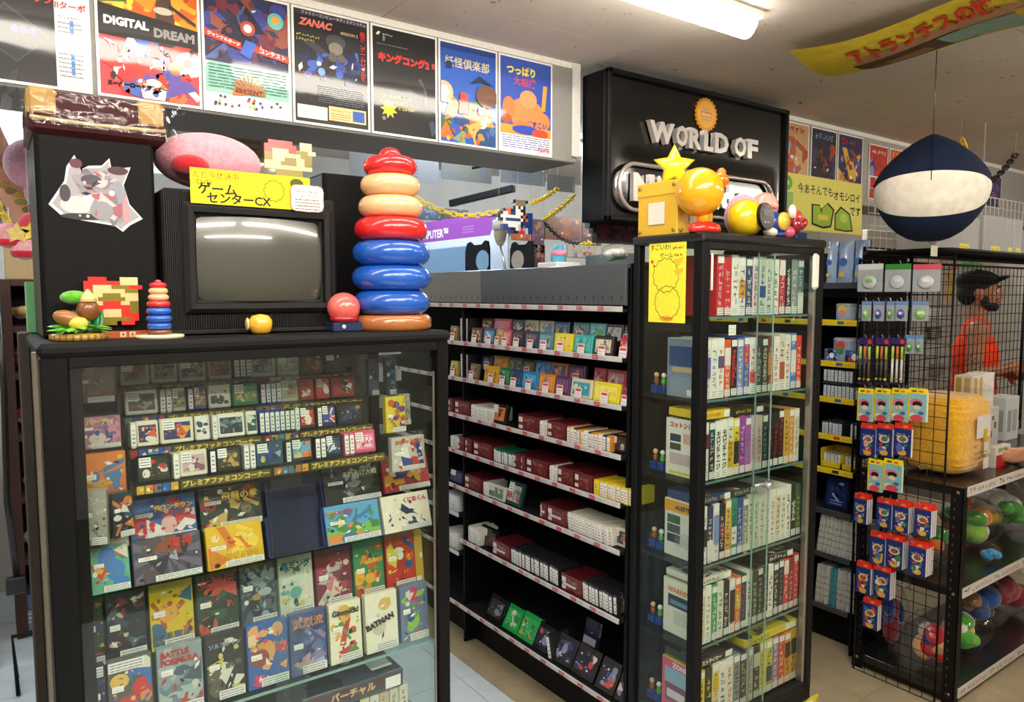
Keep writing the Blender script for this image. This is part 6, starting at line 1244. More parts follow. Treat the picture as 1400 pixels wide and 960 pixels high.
mb = MB(); mb.ball((2.10, 1.53, ROWZ[0] + .205), (.07, .045, .016), '#7a4a44', 16, 8); mb.ball((2.0, 1.53, ROWZ[0] + .202), (.05, .04, .013), '#5a3a3c', 16, 8); solo('soft_toy', mb, 'plush', 'flat brown soft toy lying on the top row of the cabinet', 'soft toy', (2.05, 1.53, ROWZ[0] + .19))
# little figures on blue stands behind the side glass
for ri, z in enumerate(ROWZ[1:], 1):
    for q in range(2):
        x, y = 1.775 + .0 * q, 1.632 + .032 * q; t = thing('toy_figure', 'tiny %s and %s toy on a blue block beside the %s cabinet row' % (('green', 'brown')[q], ('white', 'tan')[q], ('first', 'second', 'third', 'fourth', 'fifth', 'bottom')[ri]), 'toy', (x, y, z), 'tiny toys in the glass cabinet')
        part('block', MB().box(x - .014, y - .013, z, x + .014, y + .013, z + .026, '#1c3a8a', .002), 'gloss', t); part('toy_body', MB().lathe([(.007, .026), (.010, .036), (.007, .048), (.004, .052)], ('#4a9a34', '#8a4a26')[q], 12, (x, y, z)), 'gloss', t); part('toy_head', MB().ball((x, y, z + .058), .009, ('#e8e4dc', '#d8a878')[q], 12, 8), 'gloss', t)
# yellow handwritten note inside the side glass
mb = MB(); fr = Fr((KX0 - .001, 1.632, 1.512), (0, -1, 0), (0, 0, 1)); w, h = .150, .250; mb.prism(fr, [(0, 0), (w, 0), (w, h), (0, h)], .0008, '#f1e63a'); r = random.Random(2)
mb.text(fr, 'すごいわ!', .006, h - .028, w * .55, .02, INK, .01); mb.glyphs(fr, w * .62, h - .028, 4, .011, INK, r); mb.text(fr, 'ゲーム', w * .30, h - .052, w * .35, .017, INK, .01); mb.glyphs(fr, w * .68, h - .050, 3, .011, INK, r)
mb.flat(fr, disc(.014, h - .062, .006, 10), '#d8542c'); mb.flat(fr, disc(.022, h - .075, .0045, 8), '#c8782c')
for q in (burst(.07, .145, .055, 13, .88), burst(.078, .062, .052, 13, .93)):
    for i in range(26):
        a, b = Vector(q[i]), Vector(q[(i + 1) % 26]); d = (b - a).normalized(); e = Vector((-d.y, d.x)) * .0009; mb.flat(fr, [tuple(a - e), tuple(b - e), tuple(b + e), tuple(a + e)], '#3a341c'); fr.k -= 1
mb.flat(fr, disc(.075, .012, .028, 14, .008), '#e8a02c'); mb.flat(fr, [(.10, .19), (.145, .20), (.12, .17)], '#f0c02a'); mb.flat(fr, [(.10, .16), (.145, .165), (.12, .14)], '#f0c02a')
solo('yellow_note', mb, 'paper', 'tall yellow handwritten note taped to the side of the glass cabinet', 'note', (KX0, 1.55, 1.512))
mb = MB(); mb.box(1.86, KY0 + .028, ROWZ[1] + .194, 1.895, KY0 + .0285, ROWZ[1] + .226, WHITE); fr = Fr((1.86, KY0 + .028, ROWZ[1] + .194), (1, 0, 0), (0, 0, 1)); mb.glyphs(fr, .004, .016, 4, .006, INK, random.Random(1)); mb.glyphs(fr, .004, .006, 4, .006, INK, random.Random(2)); solo('price_slip', mb, 'paper', 'white price slip above the second cabinet row', 'price slip', (1.86, KY0 + .028, ROWZ[1] + .194))
# notice on the plinth
a = at(1075, 957, 'y', KY0 - .002); b = at(1121, 940, 'y', KY0 - .002); mb = MB(); mb.box(a.x - .12, KY0 + .003, .0, b.x, KY0 + .009, .155, '#d8c62e'); fr = Fr((a.x - .12, KY0 + .003, 0), (1, 0, 0), (0, 0, 1)); w = b.x - a.x + .12
mb.rect(fr, w * .45, .02, w * .44, .128, WHITE); mb.lines(fr, w * .49, .13, w * .36, 7, .016, '#6a6a70', random.Random(3)); mb.rect(fr, w * .05, .03, w * .34, .10, '#e8d850'); mb.rect(fr, w - .01, .01, .004, .135, '#2a2a1c')
solo('floor_notice', mb, 'paper', 'yellow notice with a white sheet on the plinth of the glass cabinet', 'notice', (a.x, KY0, 0))

# ---- on top of the tall cabinet
yn, yf = at(926, 300, 'x', 1.712).y, at(871, 300, 'x', 1.712).y; bx1 = 1.712 + (yf - yn)
t = thing('yellow_box', 'yellow lidded cardboard box with corner studs on the glass cabinet', 'box', (1.712, yn, KT)); H0 = .165
part('body', MB().box(1.714, yn + .002, KT, bx1 - .002, yf - .002, KT + H0 - .03, '#e0b42c', .002), 'card', t); part('lid', MB().box(1.711, yn - .001, KT + H0 - .042, bx1 + .001, yf + .001, KT + H0, '#e4ba34', .002), 'card', t)
for yy in (yn + .014, yf - .014):
    for zz in (.014, H0 - .014): part('stud', MB().lathe([(.0065, 0), (.0065, -.002), (.0001, -.0024)], '#9a7a2a', 12, (1.7105, yy, KT + zz), axis='x'), 'gloss', t)
for xx in (1.728, bx1 - .014):
    for zz in (.014, H0 - .014): part('stud', MB().lathe([(.0065, 0), (.0065, -.002), (.0001, -.0024)], '#9a7a2a', 12, (xx, yn - .0015, KT + zz), axis='y'), 'gloss', t)
m = MB(); m.box(1.7095, (yn + yf) / 2 - .034, KT + .034, 1.7118, (yn + yf) / 2 + .034, KT + .102, '#e8e2d2', .0005); part('white_patch', m, 'card', t)
m = MB(); m.box((1.712 + bx1) / 2 - .03, yn - .0015, KT + .034, (1.712 + bx1) / 2 + .03, yn + .0005, KT + .102, '#e8e2d2', .0005); part('white_patch', m, 'card', t)
def star_poly(r1, r2): return [((r1 if k % 2 == 0 else r2) * math.sin(math.pi * k / 5), (r1 if k % 2 == 0 else r2) * math.cos(math.pi * k / 5)) for k in range(10)]
c = at(922, 218, 'x', 1.79); mb = MB(); fr = Fr((0, 0, 0), Vector((.814, -.581, 0)), (0, 0, 1)); C0 = Vector((1.79, c.y, c.z)); C0.z = KT + H0 + .056
P1, P2 = star_poly(.070, .036), star_poly(.056, .028); vs = [C0 + fr.u * a + fr.v * b + fr.n * 0 for a, b in P1]; f_ = C0 + fr.n * .030; g_ = C0 - fr.n * .030
ring1 = [C0 + fr.u * a * .8 + fr.v * b * .8 + fr.n * .014 for a, b in P1]; ring2 = [C0 + fr.u * a * .8 + fr.v * b * .8 - fr.n * .014 for a, b in P1]
mb.add(vs + ring1 + ring2 + [f_, g_], [q for k in range(10) for q in (((k + 1) % 10, k, 10 + k, 10 + (k + 1) % 10), (k, (k + 1) % 10, 20 + (k + 1) % 10, 20 + k), (10 + (k + 1) % 10, 10 + k, 30), (20 + k, 20 + (k + 1) % 10, 31))], '#ecdc2c', True)
solo('star_ornament', mb, 'gloss', 'chubby yellow star ornament on top of the yellow box', 'star', C0 - Vector((0, 0, .056)))
def top_pt(px, py, Y): p = at(px, py, 'y', Y); return p
c = at(962, 262, 'y', 1.455); t = thing('toy_ball', 'big yellow ball toy on red shoes shaped base at the cabinet corner', 'toy', (c.x, 1.455, KT))
t['label'] = 'big glossy yellow ball toy on a red base at the cabinet corner'
part('ball', MB().ball((c.x, 1.47, c.z), .072, '#efa81a', 28, 18), 'gloss', t); part('stem', MB().lathe([(.020, .02), (.016, .09)], '#efa81a', 16, (c.x + .012, 1.465, KT)), 'gloss', t)
part('red_base', MB().lathe([(.052, 0), (.056, .010), (.050, .024), (.024, .034), (.0001, .036)], '#d8261c', 26, (c.x + .014, 1.460, KT), 1.15, .62), 'gloss', t)
k2 = at(990, 246, 'y', 1.42); part('orange_knob', MB().ball((k2.x, 1.435, k2.z), (.028, .026, .024), '#e8741a', 18, 12).ball((k2.x + .006, 1.435, k2.z + .024), .014, '#e8741a', 12, 8), 'gloss', t)
c = at(1022, 292, 'y', 1.47); t = thing('egg_clock', 'yellow egg shaped clock with an oval black face', 'clock', (c.x, 1.47, KT))
part('shell', MB().ball((c.x, 1.475, KT + .058), (.066, .055, .058), '#ecc81c', 26, 16), 'gloss', t); d = Vector((.25, -.95, .18)).normalized(); fr = Fr(Vector((c.x, 1.475, KT + .060)) + d * .048, Vector((.95, .25, 0)), Vector((0, 0, 1)))
mb = MB(); fr = Fr(Vector((c.x + .020, 1.4115, KT + .060)), Vector((.99, .06, 0)), Vector((0, .1, 1))); mb.prism(fr, disc(0, 0, .040, 28, .043), .012, '#16181a'); part('face', mb, 'gloss', t)
mb = MB(); g = Fr(fr.p(0, 0, .001), fr.u, fr.v); mb.rect(g, -.020, .0, .040, .020, '#4a4f48'); mb.glyphs(g, -.016, .027, 5, .006, '#d8882c', r); mb.rect(g, -.016, -.022, .005, .005, '#d8d8d0'); mb.rect(g, -.004, -.022, .012, .005, '#d86a2c'); mb.rect(g, .012, -.022, .006, .005, '#4a8ad0'); part('display', mb, 'card', t)
c = at(1016, 258, 'y', 1.56); mb = MB(); mb.ball((c.x, 1.56, KT + .075), (.065, .055, .075), '#df9cae', 24, 16); solo('plush_ball', mb, 'plush', 'pale pink plush ball behind the egg clock', 'plush', (c.x, 1.56, KT))
c = at(1046, 262, 'y', 1.53); t = thing('plush_ball', 'salmon pink ball on a dark red cushion behind the egg clock', 'plush', (c.x, 1.53, KT)); part('cushion', MB().ball((c.x, 1.53, KT + .035), (.05, .045, .035), '#a83034', 20, 12), 'plush', t); part('ball', MB().ball((c.x, 1.53, KT + .112), (.046, .044, .046), '#e8a094', 22, 14), 'vinyl', t); part('button', MB().ball((c.x - .006, 1.484, KT + .11), (.012, .008, .011), '#e8a898', 12, 8), 'vinyl', t)
c = at(1058, 298, 'y', 1.46); t = thing('toy_disc', 'yellow and blue round toy on white feet beside the egg clock', 'toy', (c.x, 1.46, KT)); part('body', MB().ball((c.x, 1.465, KT + .046), (.042, .036, .040), '#1f3f94', 22, 14), 'vinyl', t); part('front_disc', MB().lathe([(.0001, -.012), (.028, -.008), (.030, 0)], '#e4c04a', 22, (c.x + .010, 1.432, KT + .052), axis='y'), 'vinyl', t); part('foot', MB().ball((c.x - .030, 1.45, KT + .016), (.024, .022, .016), '#e8e0cc', 16, 10), 'vinyl', t); part('foot', MB().ball((c.x + .016, 1.45, KT + .011), (.022, .022, .011), '#23449c', 16, 10), 'vinyl', t)
c = at(1083, 290, 'y', 1.48); t = thing('toy_ball', 'dark red ball toy with paddle pieces on a navy block', 'toy', (c.x, 1.48, KT)); part('block', MB().box(c.x - .01, 1.455, KT, c.x + .055, 1.505, KT + .026, '#1c2a54', .003), 'gloss', t); part('ball', MB().ball((c.x + .006, 1.48, KT + .070), (.034, .032, .034), '#c8463c', 20, 12), 'gloss', t); part('paddle', MB().ball((c.x + .052, 1.475, KT + .056), (.026, .016, .017), '#b01c26', 16, 10, tilt=-.7), 'gloss', t); part('paddle', MB().ball((c.x - .018, 1.45, KT + .046), (.02, .014, .026), '#8a1c26', 16, 10), 'gloss', t); part('white_tuft', MB().ball((c.x - .026, 1.462, KT + .092), (.016, .012, .024), '#ece6da', 14, 10), 'vinyl', t)
c = at(1078, 313, 'y', 1.445); mb = MB(); mb.ball((c.x, 1.445, KT + .020), (.026, .020, .020), '#d85a74', 18, 12); solo('plush_ball', mb, 'gloss', 'small rose pink ball at the front of the cabinet top', 'toy', (c.x, 1.445, KT))

# ================================================================== SECOND GONDOLA, YELLOW RAILS
QX, QY0, QY1 = 3.02, 1.67, 4.3
g2 = thing('gondola_shelf', 'black gondola with yellow price rails behind the wire panel', 'shelving', (QX, QY0, 0))
part('back_panel', MB().box(QX + .36, QY0, .10, QX + .37, QY1, 1.80, '#1c1d20'), 'dull', g2); part('upright', MB().box(QX + .01, QY0 - .006, 0, QX + .37, QY0 + .006, 1.80, '#111113', .002), 'black_metal', g2)
part('plinth', MB().box(QX + .10, QY0, 0, QX + .36, QY1, .12, '#0e0e0f'), 'black_metal', g2)
part('upright', MB().box(QX + .01, 2.60, 0, QX + .37, 2.612, 1.80, '#111113', .002), 'black_metal', g2)
QZ = [at(1130, y, 'x', QX).z for y in (388, 438, 494, 543, 594, 640, 697, 757, 828)]
for k, z in enumerate(QZ):
    yel = k in (1, 2, 3, 4, 5); sh = part('shelf', MB().box(QX, QY0 + .007, z - .016, QX + .355, QY1, z - .003, '#1d1e20', .001), 'dull', g2)
    mb = MB(); mb.box(QX - .005, QY0 + .007, z - .022, QX, QY1, z + .004, '#e0c222' if yel else '#3c3d40', .001)
    if yel:
        fr = Fr((QX - .005, 2.6, z - .022), (0, -1, 0), (0, 0, 1)); rr = random.Random(k)
        for q in range(7): mb.rect(fr, .05 + q * .13, .006, .03, .014, rr.choice(['#c83a2c', '#2a2a2c', '#3a5a9a'])); mb.glyphs(fr, .09 + q * .13, .008, 4, .007, '#7a3a1c', rr)
    part('price_rail', mb, 'card', sh)
part('header_panel', MB().box(QX + .18, QY0, QZ[1] + .10, QX + .19, QY1, QZ[0] - .02, '#5c5e60'), 'dull', g2)
def qy(px, X=QX + .02): return at(px, 560, 'x', X).y
# silver blue foil bags on the top shelf
for k, (a, b) in enumerate(((1124, 1138), (1139, 1160), (1161, 1181))):
    X = QX + .05; ya, yb = qy(a, X), qy(b, X); z = QZ[0] - .003; M = TR((X, (ya + yb) / 2, z), -math.pi / 2, -.05); w = (ya - yb) * .95; h = .19; mb = MB(M)
    n, m = 8, 10; vs = []; rr = random.Random(k)
    for j in range(m + 1):
        for i in range(n + 1): u, v = i / n, j / m; vs.append((-w / 2 + u * w, -.03 * math.sin(math.pi * u) * math.sin(math.pi * v) ** .5 + rr.uniform(-.003, .003) - .004, v * h))
    mb.add(vs, [(j * (n + 1) + i, j * (n + 1) + i + 1, (j + 1) * (n + 1) + i + 1, (j + 1) * (n + 1) + i) for j in range(m) for i in range(n)], '#9fb8d8', True); mb.box(-w / 2, 0, 0, w / 2, .012, h, '#4a6aa8', .004)
    o = solo('foil_bag', mb, 'gloss', ('narrow', 'middle', 'wide')[k] + ' silver and blue foil bag on the top shelf behind the wire panel', 'bag', (X, yb, z), 'foil bags on the far gondola')
    m2 = MB(M); fr = Fr((-w * .3, -.033, h * .05), (1, 0, 0), (0, 0, 1)); m2.flat(fr, disc(w * .3, h * .16, w * .18, 12), '#e0b83a'); m2.flat(fr, disc(w * .34, h * .45, w * .28, 14), '#3a6ac0'); part('print', m2, 'card', o)
# clear tubs and cartridges on the yellow-railed shelves
def tub(px0, px1, k, h, col, label, lid='#c8ccd4', art=None):
    X = QX + .045; ya, yb = qy(px0, X), qy(px1, X); y = (ya + yb) / 2; r_ = (ya - yb) / 2; z = QZ[k] - .003; t = thing('clear_tub', label, 'tub', (X, y, z), 'tubs on the far gondola')
    part('tub_body', MB().lathe([(r_ * .88, 0), (r_, .01), (r_, h * .86), (r_ * .95, h)], col, 20, (X, y, z), .8, 1), 'vinyl', t); part('tub_lid', MB().lathe([(r_ * 1.03, h * .86), (r_ * 1.03, h * .98), (r_ * .9, h * 1.04), (.0001, h * 1.05)], lid, 20, (X, y, z), .8, 1), 'frosted', t)
    m = MB(TR((X, y, z), -math.pi / 2)); fr = Fr((-r_ * .4, -r_ * .82, h * .2), (1, 0, 0), (0, 0, 1))
    for q, c in enumerate(art or ['#e0c23a']): m.flat(fr, disc(r_ * .4, h * (.5 - .2 * q), r_ * (.42 - .1 * q), 12), c)
    part('front_print', m, 'card', t)
tub(1140, 1166, 1, .075, '#a8b4c4', 'clear tub with a yellow and pink print on the first yellow rail', art=['#e8c83a', '#d88a9a']); tub(1168, 1180, 1, .07, '#98a4b4', 'small blue grey tub behind the key ring packs', art=['#7a8ab0'])
tub(1138, 1168, 2, .105, '#8a98b4', 'blue grey tub with a round green badge on the second yellow rail', art=['#c84a3a', '#3a8a5a']); tub(1170, 1182, 2, .10, '#7a88a8', 'slate tub beside the pen packs', art=['#5a6a9a'])
for k, (a, b, c, nm) in enumerate(((1124, 1142, '#4a6aa8', 'blue print box with white oval below the round badge tub'), (1143, 1150, '#6a6c74', 'grey print box between two blue ones'), (1152, 1176, '#3a5a94', 'blue and black print box with white oval beside the pens'))):
    X = QX + .006; ya, yb = qy(a, X), qy(b, X); w = (ya - yb) * .95; M = TR((X, (ya + yb) / 2, QZ[2] - .003), -math.pi / 2); mb = MB(M); mb.box(-w / 2, 0, 0, w / 2, .03, .058, c, .002); fr = Fr((-w / 2, 0, 0), (1, 0, 0), (0, 0, 1)); artwork(mb, fr, w, .058, ['#2a2c34', '#b84a3a', '#e8e4dc', '#3a6ab0', '#1c1e24'], random.Random(k), 6); mb.flat(fr, disc(w * .6, .03, w * .2, 14), '#eceae4')
    solo('print_box', mb, 'card', nm, 'box', M.to_translation(), 'print boxes on the far gondola')
def spine_run(k, px0, px1, n, h, cols, nm, lean=.0, front='#c9d0da', base_z=None, d=.10, dx=.01):
    X = QX + dx; ya, yb = qy(px0, X), qy(px1, X); t = (ya - yb) / n; rr = random.Random(k * 9 + n)
    for q in range(n):
        M = TR((X + rr.uniform(0, .005), ya - (q + .5) * t, QZ[k] - .003 + (base_z or 0)), -math.pi / 2, 0, lean)
        edge_cart('game_case', M, t * .88, h * rr.uniform(.97, 1.02), d, cols[q % len(cols)], ORD[q] + ' ' + nm, nm.split(',')[0] + ' group', 'game case', front=front, seed=q)
spine_run(3, 1124, 1164, 8, .060, ['#2c3038', '#3a4048'], 'pale blue edged cartridge, upper row on the third yellow rail', base_z=.070); spine_run(3, 1124, 1182, 11, .062, ['#2c3038', '#353a44'], 'pale blue edged cartridge, lower row on the third yellow rail')
mb = MB(); mb.box(QX + .008, qy(1164), QZ[3] + .0615, QX + .15, qy(1124), QZ[3] + .0665, '#3a3c40'); solo('riser_tray', mb, 'dull', 'thin dark tray between two rows of pale cartridges', 'tray', (QX, qy(1164), QZ[3] + .06))
spine_run(4, 1124, 1152, 6, .062, ['#3a4048', '#2c3038'], 'pale edged cartridge, run beside the gap on the fourth yellow rail'); spine_run(4, 1163, 1182, 4, .064, ['#8aa0c0', '#a8b8d0'], 'light blue edged cartridge, short run on the fourth yellow rail')
for k, (a, b, h) in enumerate(((1124, 1152, .085), (1153, 1184, .07))):
    X = QX + .03; ya, yb = qy(a, X), qy(b, X); t = thing('yellow_tray', ('larger', 'smaller')[k] + ' yellow cardboard tray of small white boxes', 'tray', (X, yb, QZ[5])); z = QZ[5] - .003; m = MB(); m.box(X, yb, z, X + .004, ya, z + .028, '#e0c41e'); m.box(X, ya - .003, z, X + .12, ya, z + h, '#d8bc1e'); m.box(X + .116, yb, z, X + .12, ya, z + h, '#e0c41e'); m.box(X, yb, z, X + .12, yb + .003, z + .04, '#d8bc1e'); m.box(X, yb, z, X + .12, ya, z + .003, '#d8bc1e'); part('tray_body', m, 'card', t)
    for q in range(5):
        yy = yb + .008 + q * (ya - yb - .012) / 5; part('white_box', MB().box(X + .01, yy, z + .004, X + .09, yy + (ya - yb) / 7.5, z + .062, ('#d8d6cc', '#c8c4b8')[q % 2], .002), 'card', t)
# dark framed picture then two rows of silver cases
X = QX + .03; M = TR((X, (qy(1128) + qy(1162)) / 2, QZ[6] - .003), -math.pi / 2, -.15); w = (qy(1128) - qy(1162)); mb = MB(M); mb.box(-w / 2, 0, 0, w / 2, .012, .165, '#15182c', .003); fr = Fr((-w / 2, 0, 0), (1, 0, 0), (0, 0, 1)); mb.rect(fr, w * .1, .02, w * .8, .13, '#1c2a58'); artwork(mb, fr.sub(w * .15, .035), w * .7, .10, ['#2c3a6a', '#8a94b0', '#12162a', '#c8ccd8'], random.Random(5), 6); mb.lines(fr, w * .25, .04, w * .5, 2, .012, '#8a94b8', random.Random(1))
solo('framed_picture', mb, 'gloss', 'dark blue framed picture on the gondola behind the wire panel', 'picture', M.to_translation())
DV = ['#b4b4b0', '#c4c4c0', '#a8a8a6', '#bcbcb6', '#9a9a98', '#cacac4']
spine_run(7, 1122, 1183, 22, .175, DV, 'silver edged disc case, upper row of the far gondola', .10, '#bdbdb8', d=.13); spine_run(8, 1122, 1140, 7, .18, DV, 'silver edged disc case, lower row before the teal case', .05, '#bdbdb8', d=.13); spine_run(8, 1141, 1150, 2, .18, ['#2c7a84', '#3a8a94'], 'teal edged disc case, lower row of the far gondola', .05, '#3a8490', d=.13); spine_run(8, 1151, 1186, 12, .18, DV, 'silver edged disc case, lower row after the teal case', .03, '#b4b4ae', d=.13)

# yellow handmade sign
p = [at(1066, 232, 'y', 2.21), at(1179, 262, 'y', 2.21), at(1178, 322, 'y', 2.21), at(1066, 312, 'y', 2.21)]; mb = MB(); fr = Fr(p[3], p[2] - p[3], p[0] - p[3]); w = (p[2] - p[3]).length; h = (p[0] - p[3]).length * .98
mb.prism(fr, [(0, 0), (w, 0), (w, h), (0, h)], .004, '#e2da70'); mb.text(fr, '今あそんでも', w * .20, h * .62, w * .42, h * .28, INK, .02); mb.text(fr, 'オモシロイ', w * .63, h * .60, w * .34, h * .22, INK, .02); mb.text(fr, 'です', w * .84, h * .36, w * .14, h * .18, INK, .02)
for poly in ([(.36, .12), (.36, .50), (.46, .50), (.46, .40), (.56, .56), (.64, .44), (.60, .10), (.50, .06)], [(.64, .06), (.64, .36), (.72, .52), (.84, .40), (.88, .06), (.78, .04)]):
    q = [(a * w, b * h) for a, b in poly]; cx = sum(a for a, b in q) / len(q); cy = sum(b for a, b in q) / len(q)
    for sc_, c in ((1.0, INK), (.86, '#9ab83a')): 
        z = [(cx + (a - cx) * sc_, cy + (b - cy) * sc_) for a, b in q]; fr.k += 1
        for i in range(len(z)): mb.add([fr.p(cx, cy, LAYER * fr.k), fr.p(*z[i], LAYER * fr.k), fr.p(*z[(i + 1) % len(z)], LAYER * fr.k)], [(0, 1, 2)], c)
mb.rect(fr, w * .44, h * .22, w * .12, h * .10, '#e2c84a'); mb.flat(fr, disc(w * .76, h * .30, w * .05, 14, h * .09), '#b8d060'); mb.flat(fr, disc(w * .08, h * .82, w * .06, 16, h * .13), '#6ab04a'); mb.flat(fr, disc(w * .08, h * .82, w * .025, 12, h * .05), '#e2da70'); mb.flat(fr, [(w * .02, h * .3), (w * .14, h * .3), (w * .15, h * .66), (w * .03, h * .66)], '#9ac46a')
solo('yellow_sign', mb, 'paper', 'pale yellow handmade sign with green block shapes under the far flyers', 'sign', p[3])

# ================================================================== WIRE PANEL WITH HANGING PACKS
NX, NY0, NY1, NZ0, NZ1 = 2.95, 1.275, 1.605, .0, 1.75
def wire_panel(label, org, u, W, H, pitch, col, r_wire=.0016, r_frame=.0042, mat='black_metal', name='wire_mesh'):
    org, u = Vector(org), Vector(u).normalized(); v = Vector((0, 0, 1)); t = thing(name, label, 'wire panel', org)
    c = [org, org + u * W, org + u * W + v * H, org + v * H]; part('frame', MB().tube(c, r_frame, col, 8, True), mat, t)
    mv = MB().tube([(0, 0, 0), v * H], r_wire, col, 5).mesh('wire'); mv.materials.append(MATS[mat]); mh = MB().tube([(0, 0, 0), u * W], r_wire, col, 5).mesh('wire'); mh.materials.append(MATS[mat]); n = u.cross(v)
    k = pitch
    while k < W - .01: link('wire', mv, None, t, u * k); k += pitch
    k = pitch
    while k < H - .01: link('wire', mh, None, t, v * k + n * r_wire * 2); k += pitch
    return t
wp = wire_panel('tall black wire panel hung with red and yellow packs', (NX, NY1, NZ0), (0, -1, 0), NY1 - NY0, NZ1 - NZ0, .047, '#0e0e0f')
def hook(Y, z, parent, l=.10): 
    return part('hook', MB().tube([(NX - .002, Y, z - .03), (NX - .006, Y, z + .012), (NX - .012, Y, z), (NX - l * .8, Y, z + .002), (NX - l, Y, z + .018)], .0018, '#b8bcc0', 6), 'steel', parent)
PK = {}
def pack(px0, px1, py0, py1, X, kind, label, group, depth=1, d=.014):
    """blister card hanging from a hook: printed carton with a hanging tab"""
    p0, p1 = at(px0, (py0 + py1) / 2, 'x', X), at(px1, (py0 + py1) / 2, 'x', X); w = p0.y - p1.y; zt = at((px0 + px1) / 2, py0, 'x', X).z; zb = at((px0 + px1) / 2, py1, 'x', X).z; h = zt - zb; yc = (p0.y + p1.y) / 2
    for q in range(depth):
        Xq = X + q * (d + .002); M = TR((Xq, yc, zb), -math.pi / 2); mb = MB(M); r = random.Random(hash((px0, py0, q)) & 255 if False else px0 + q)
        if kind == 'red':
            mb.box(-w / 2, 0, 0, w / 2, d, h * .84, '#e4dfe0', .001); fr = Fr((-w / 2, 0, 0), (1, 0, 0), (0, 0, 1)); mb.rect(fr, 0, 0, w, h * .84, '#1f3576')
            for cx, cy, rr, c in ((.5, .62, .34, '#d8cdb4'), (.5, .62, .22, '#8a5a3a'), (.3, .42, .12, '#c8322c'), (.68, .40, .12, '#3a8a5a'), (.5, .30, .14, '#e0dccc'), (.5, .13, .26, '#d8a83a'), (.26, .2, .1, '#c85a7a')): mb.flat(fr, disc(w * cx, h * .84 * cy, w * rr, 12, h * rr * .34), c, w, h * .84)
            artwork(mb, fr.sub(w * .1, h * .05), w * .8, h * .7, ['#c83a2c', '#e0dccc', '#3a8a5a', '#d8a83a', '#4a6ac0', '#e8a0a0'], r, 4); mb.glyphs(fr, w * .14, h * .60, 4, w * .17, '#e8dcc0', r); mb.add([(-w / 2, 0, h * .84), (w / 2, 0, h * .84), (w / 2, d * .5, h), (-w / 2, d * .5, h), (w / 2, d, h * .84), (-w / 2, d, h * .84)], [(0, 1, 2, 3), (4, 5, 3, 2), (1, 4, 2), (5, 0, 3)], '#d8301e'); f2 = Fr((-w / 2, -.0005, h * .84), (1, 0, 0), (0, d * .5, h * .16)); mb.flat(f2, disc(w * .62, h * .07, w * .16, 12, h * .035), '#e8823a')
        elif kind == 'yellow':
            mb.box(-w / 2, 0, 0, w / 2, d, h * .84, '#e8e4c8', .001); fr = Fr((-w / 2, 0, 0), (1, 0, 0), (0, 0, 1)); mb.rect(fr, 0, 0, w, h * .84, '#8ac0c4')
            mb.rect(fr, 0, 0, w * .1, h * .84, '#e0c41e')
            for cx, cy, rr, c in ((.45, .66, .36, '#d8788a'), (.5, .62, .26, '#26262c'), (.5, .5, .2, '#ecc8a8'), (.3, .2, .2, '#e8dcd0'), (.72, .3, .16, '#3a6a9a'), (.5, .1, .34, '#d84a5a')): mb.flat(fr, disc(w * cx, h * .84 * cy, w * rr, 12, h * rr * .34), c, w, h * .84)
            mb.add([(-w / 2, 0, h * .84), (w / 2, 0, h * .84), (w / 2, d * .5, h), (-w / 2, d * .5, h), (w / 2, d, h * .84), (-w / 2, d, h * .84)], [(0, 1, 2, 3), (4, 5, 3, 2), (1, 4, 2), (5, 0, 3)], '#ecd41c'); f2 = Fr((-w / 2, -.0005, h * .84), (1, 0, 0), (0, d * .5, h * .16)); mb.flat(f2, disc(w * .66, h * .07, w * .14, 12, h * .03), '#d85a2c'); mb.flat(f2, disc(w * .3, h * .07, w * .16, 10, h * .03), '#4a4a20')
        elif kind == 'pens':
            mb.box(-w / 2, 0, h * .86, w / 2, .002, h, '#3a2c6a'); fr = Fr((-w / 2, 0, h * .86), (1, 0, 0), (0, 0, 1)); mb.flat(fr, disc(w * .75, h * .06, w * .16, 10), '#d83a3a'); mb.box(-w / 2, 0, 0, w / 2, .001, h * .06, '#3a2c5a')
            for i, c in enumerate((('#26262a', '#3a3a2c', '#4a3a2c') if q == 0 and px0 < 1200 else ('#e8e4dc', '#d8d8d4', '#c8ccd0'))):
                xx = -w * .3 + i * w * .3; mb.tube([(xx, -.006, h * .05), (xx, -.006, h * .55)], .0045, c, 8); mb.tube([(xx, -.006, h * .55), (xx, -.006, h * .82)], .005, ('#c8d84a', '#d8703a', '#a8c83a')[i], 8); mb.ball((xx, -.007, h * .12), .006, ('#a8c83a', '#d8642c', '#c8d83a')[i], 8, 6)
        else:
            mb.box(-w / 2, 0, h * .80, w / 2, .002, h, kind[0]); mb.box(-w / 2, 0, 0, w / 2, .001, h * .8, '#aab0b4'); mb.ball((0, -.006, h * .35), (w * .30, .006, h * .24), kind[1], 14, 8); mb.ball((0, -.011, h * .40), (w * .16, .003, h * .09), kind[2], 12, 6)
        o = solo('hanging_pack', mb, 'card', label if depth == 1 else label + ', %s from the front' % ORD[q], 'pack', (Xq, yc, zb), group)
        if kind not in ('red', 'yellow'): m2 = MB(M); m2.box(-w / 2, -.014, 0, w / 2, .003, h * .84, '#ffffff', .003); part('clear_bag', m2, 'bag', o)
    hook(yc, zt - .004, wp, .05 + depth * d)
PX = 2.895
G = 'packs hanging on the wire panel'
for k, (a, b) in enumerate(((1172, 1193), (1195, 1216), (1218, 1241), (1241, 1267))): pack(a, b, 531, 576, PX, 'yellow', 'yellow carton with a pink picture, %s along the top yellow row' % ORD[k], G)
for k, (a, b) in enumerate(((1176, 1197), (1198, 1220), (1222, 1246))): pack(a, b, 579, 624, PX, 'red', 'red topped blue carton, %s in the row under the yellow cartons' % ORD[k], G)
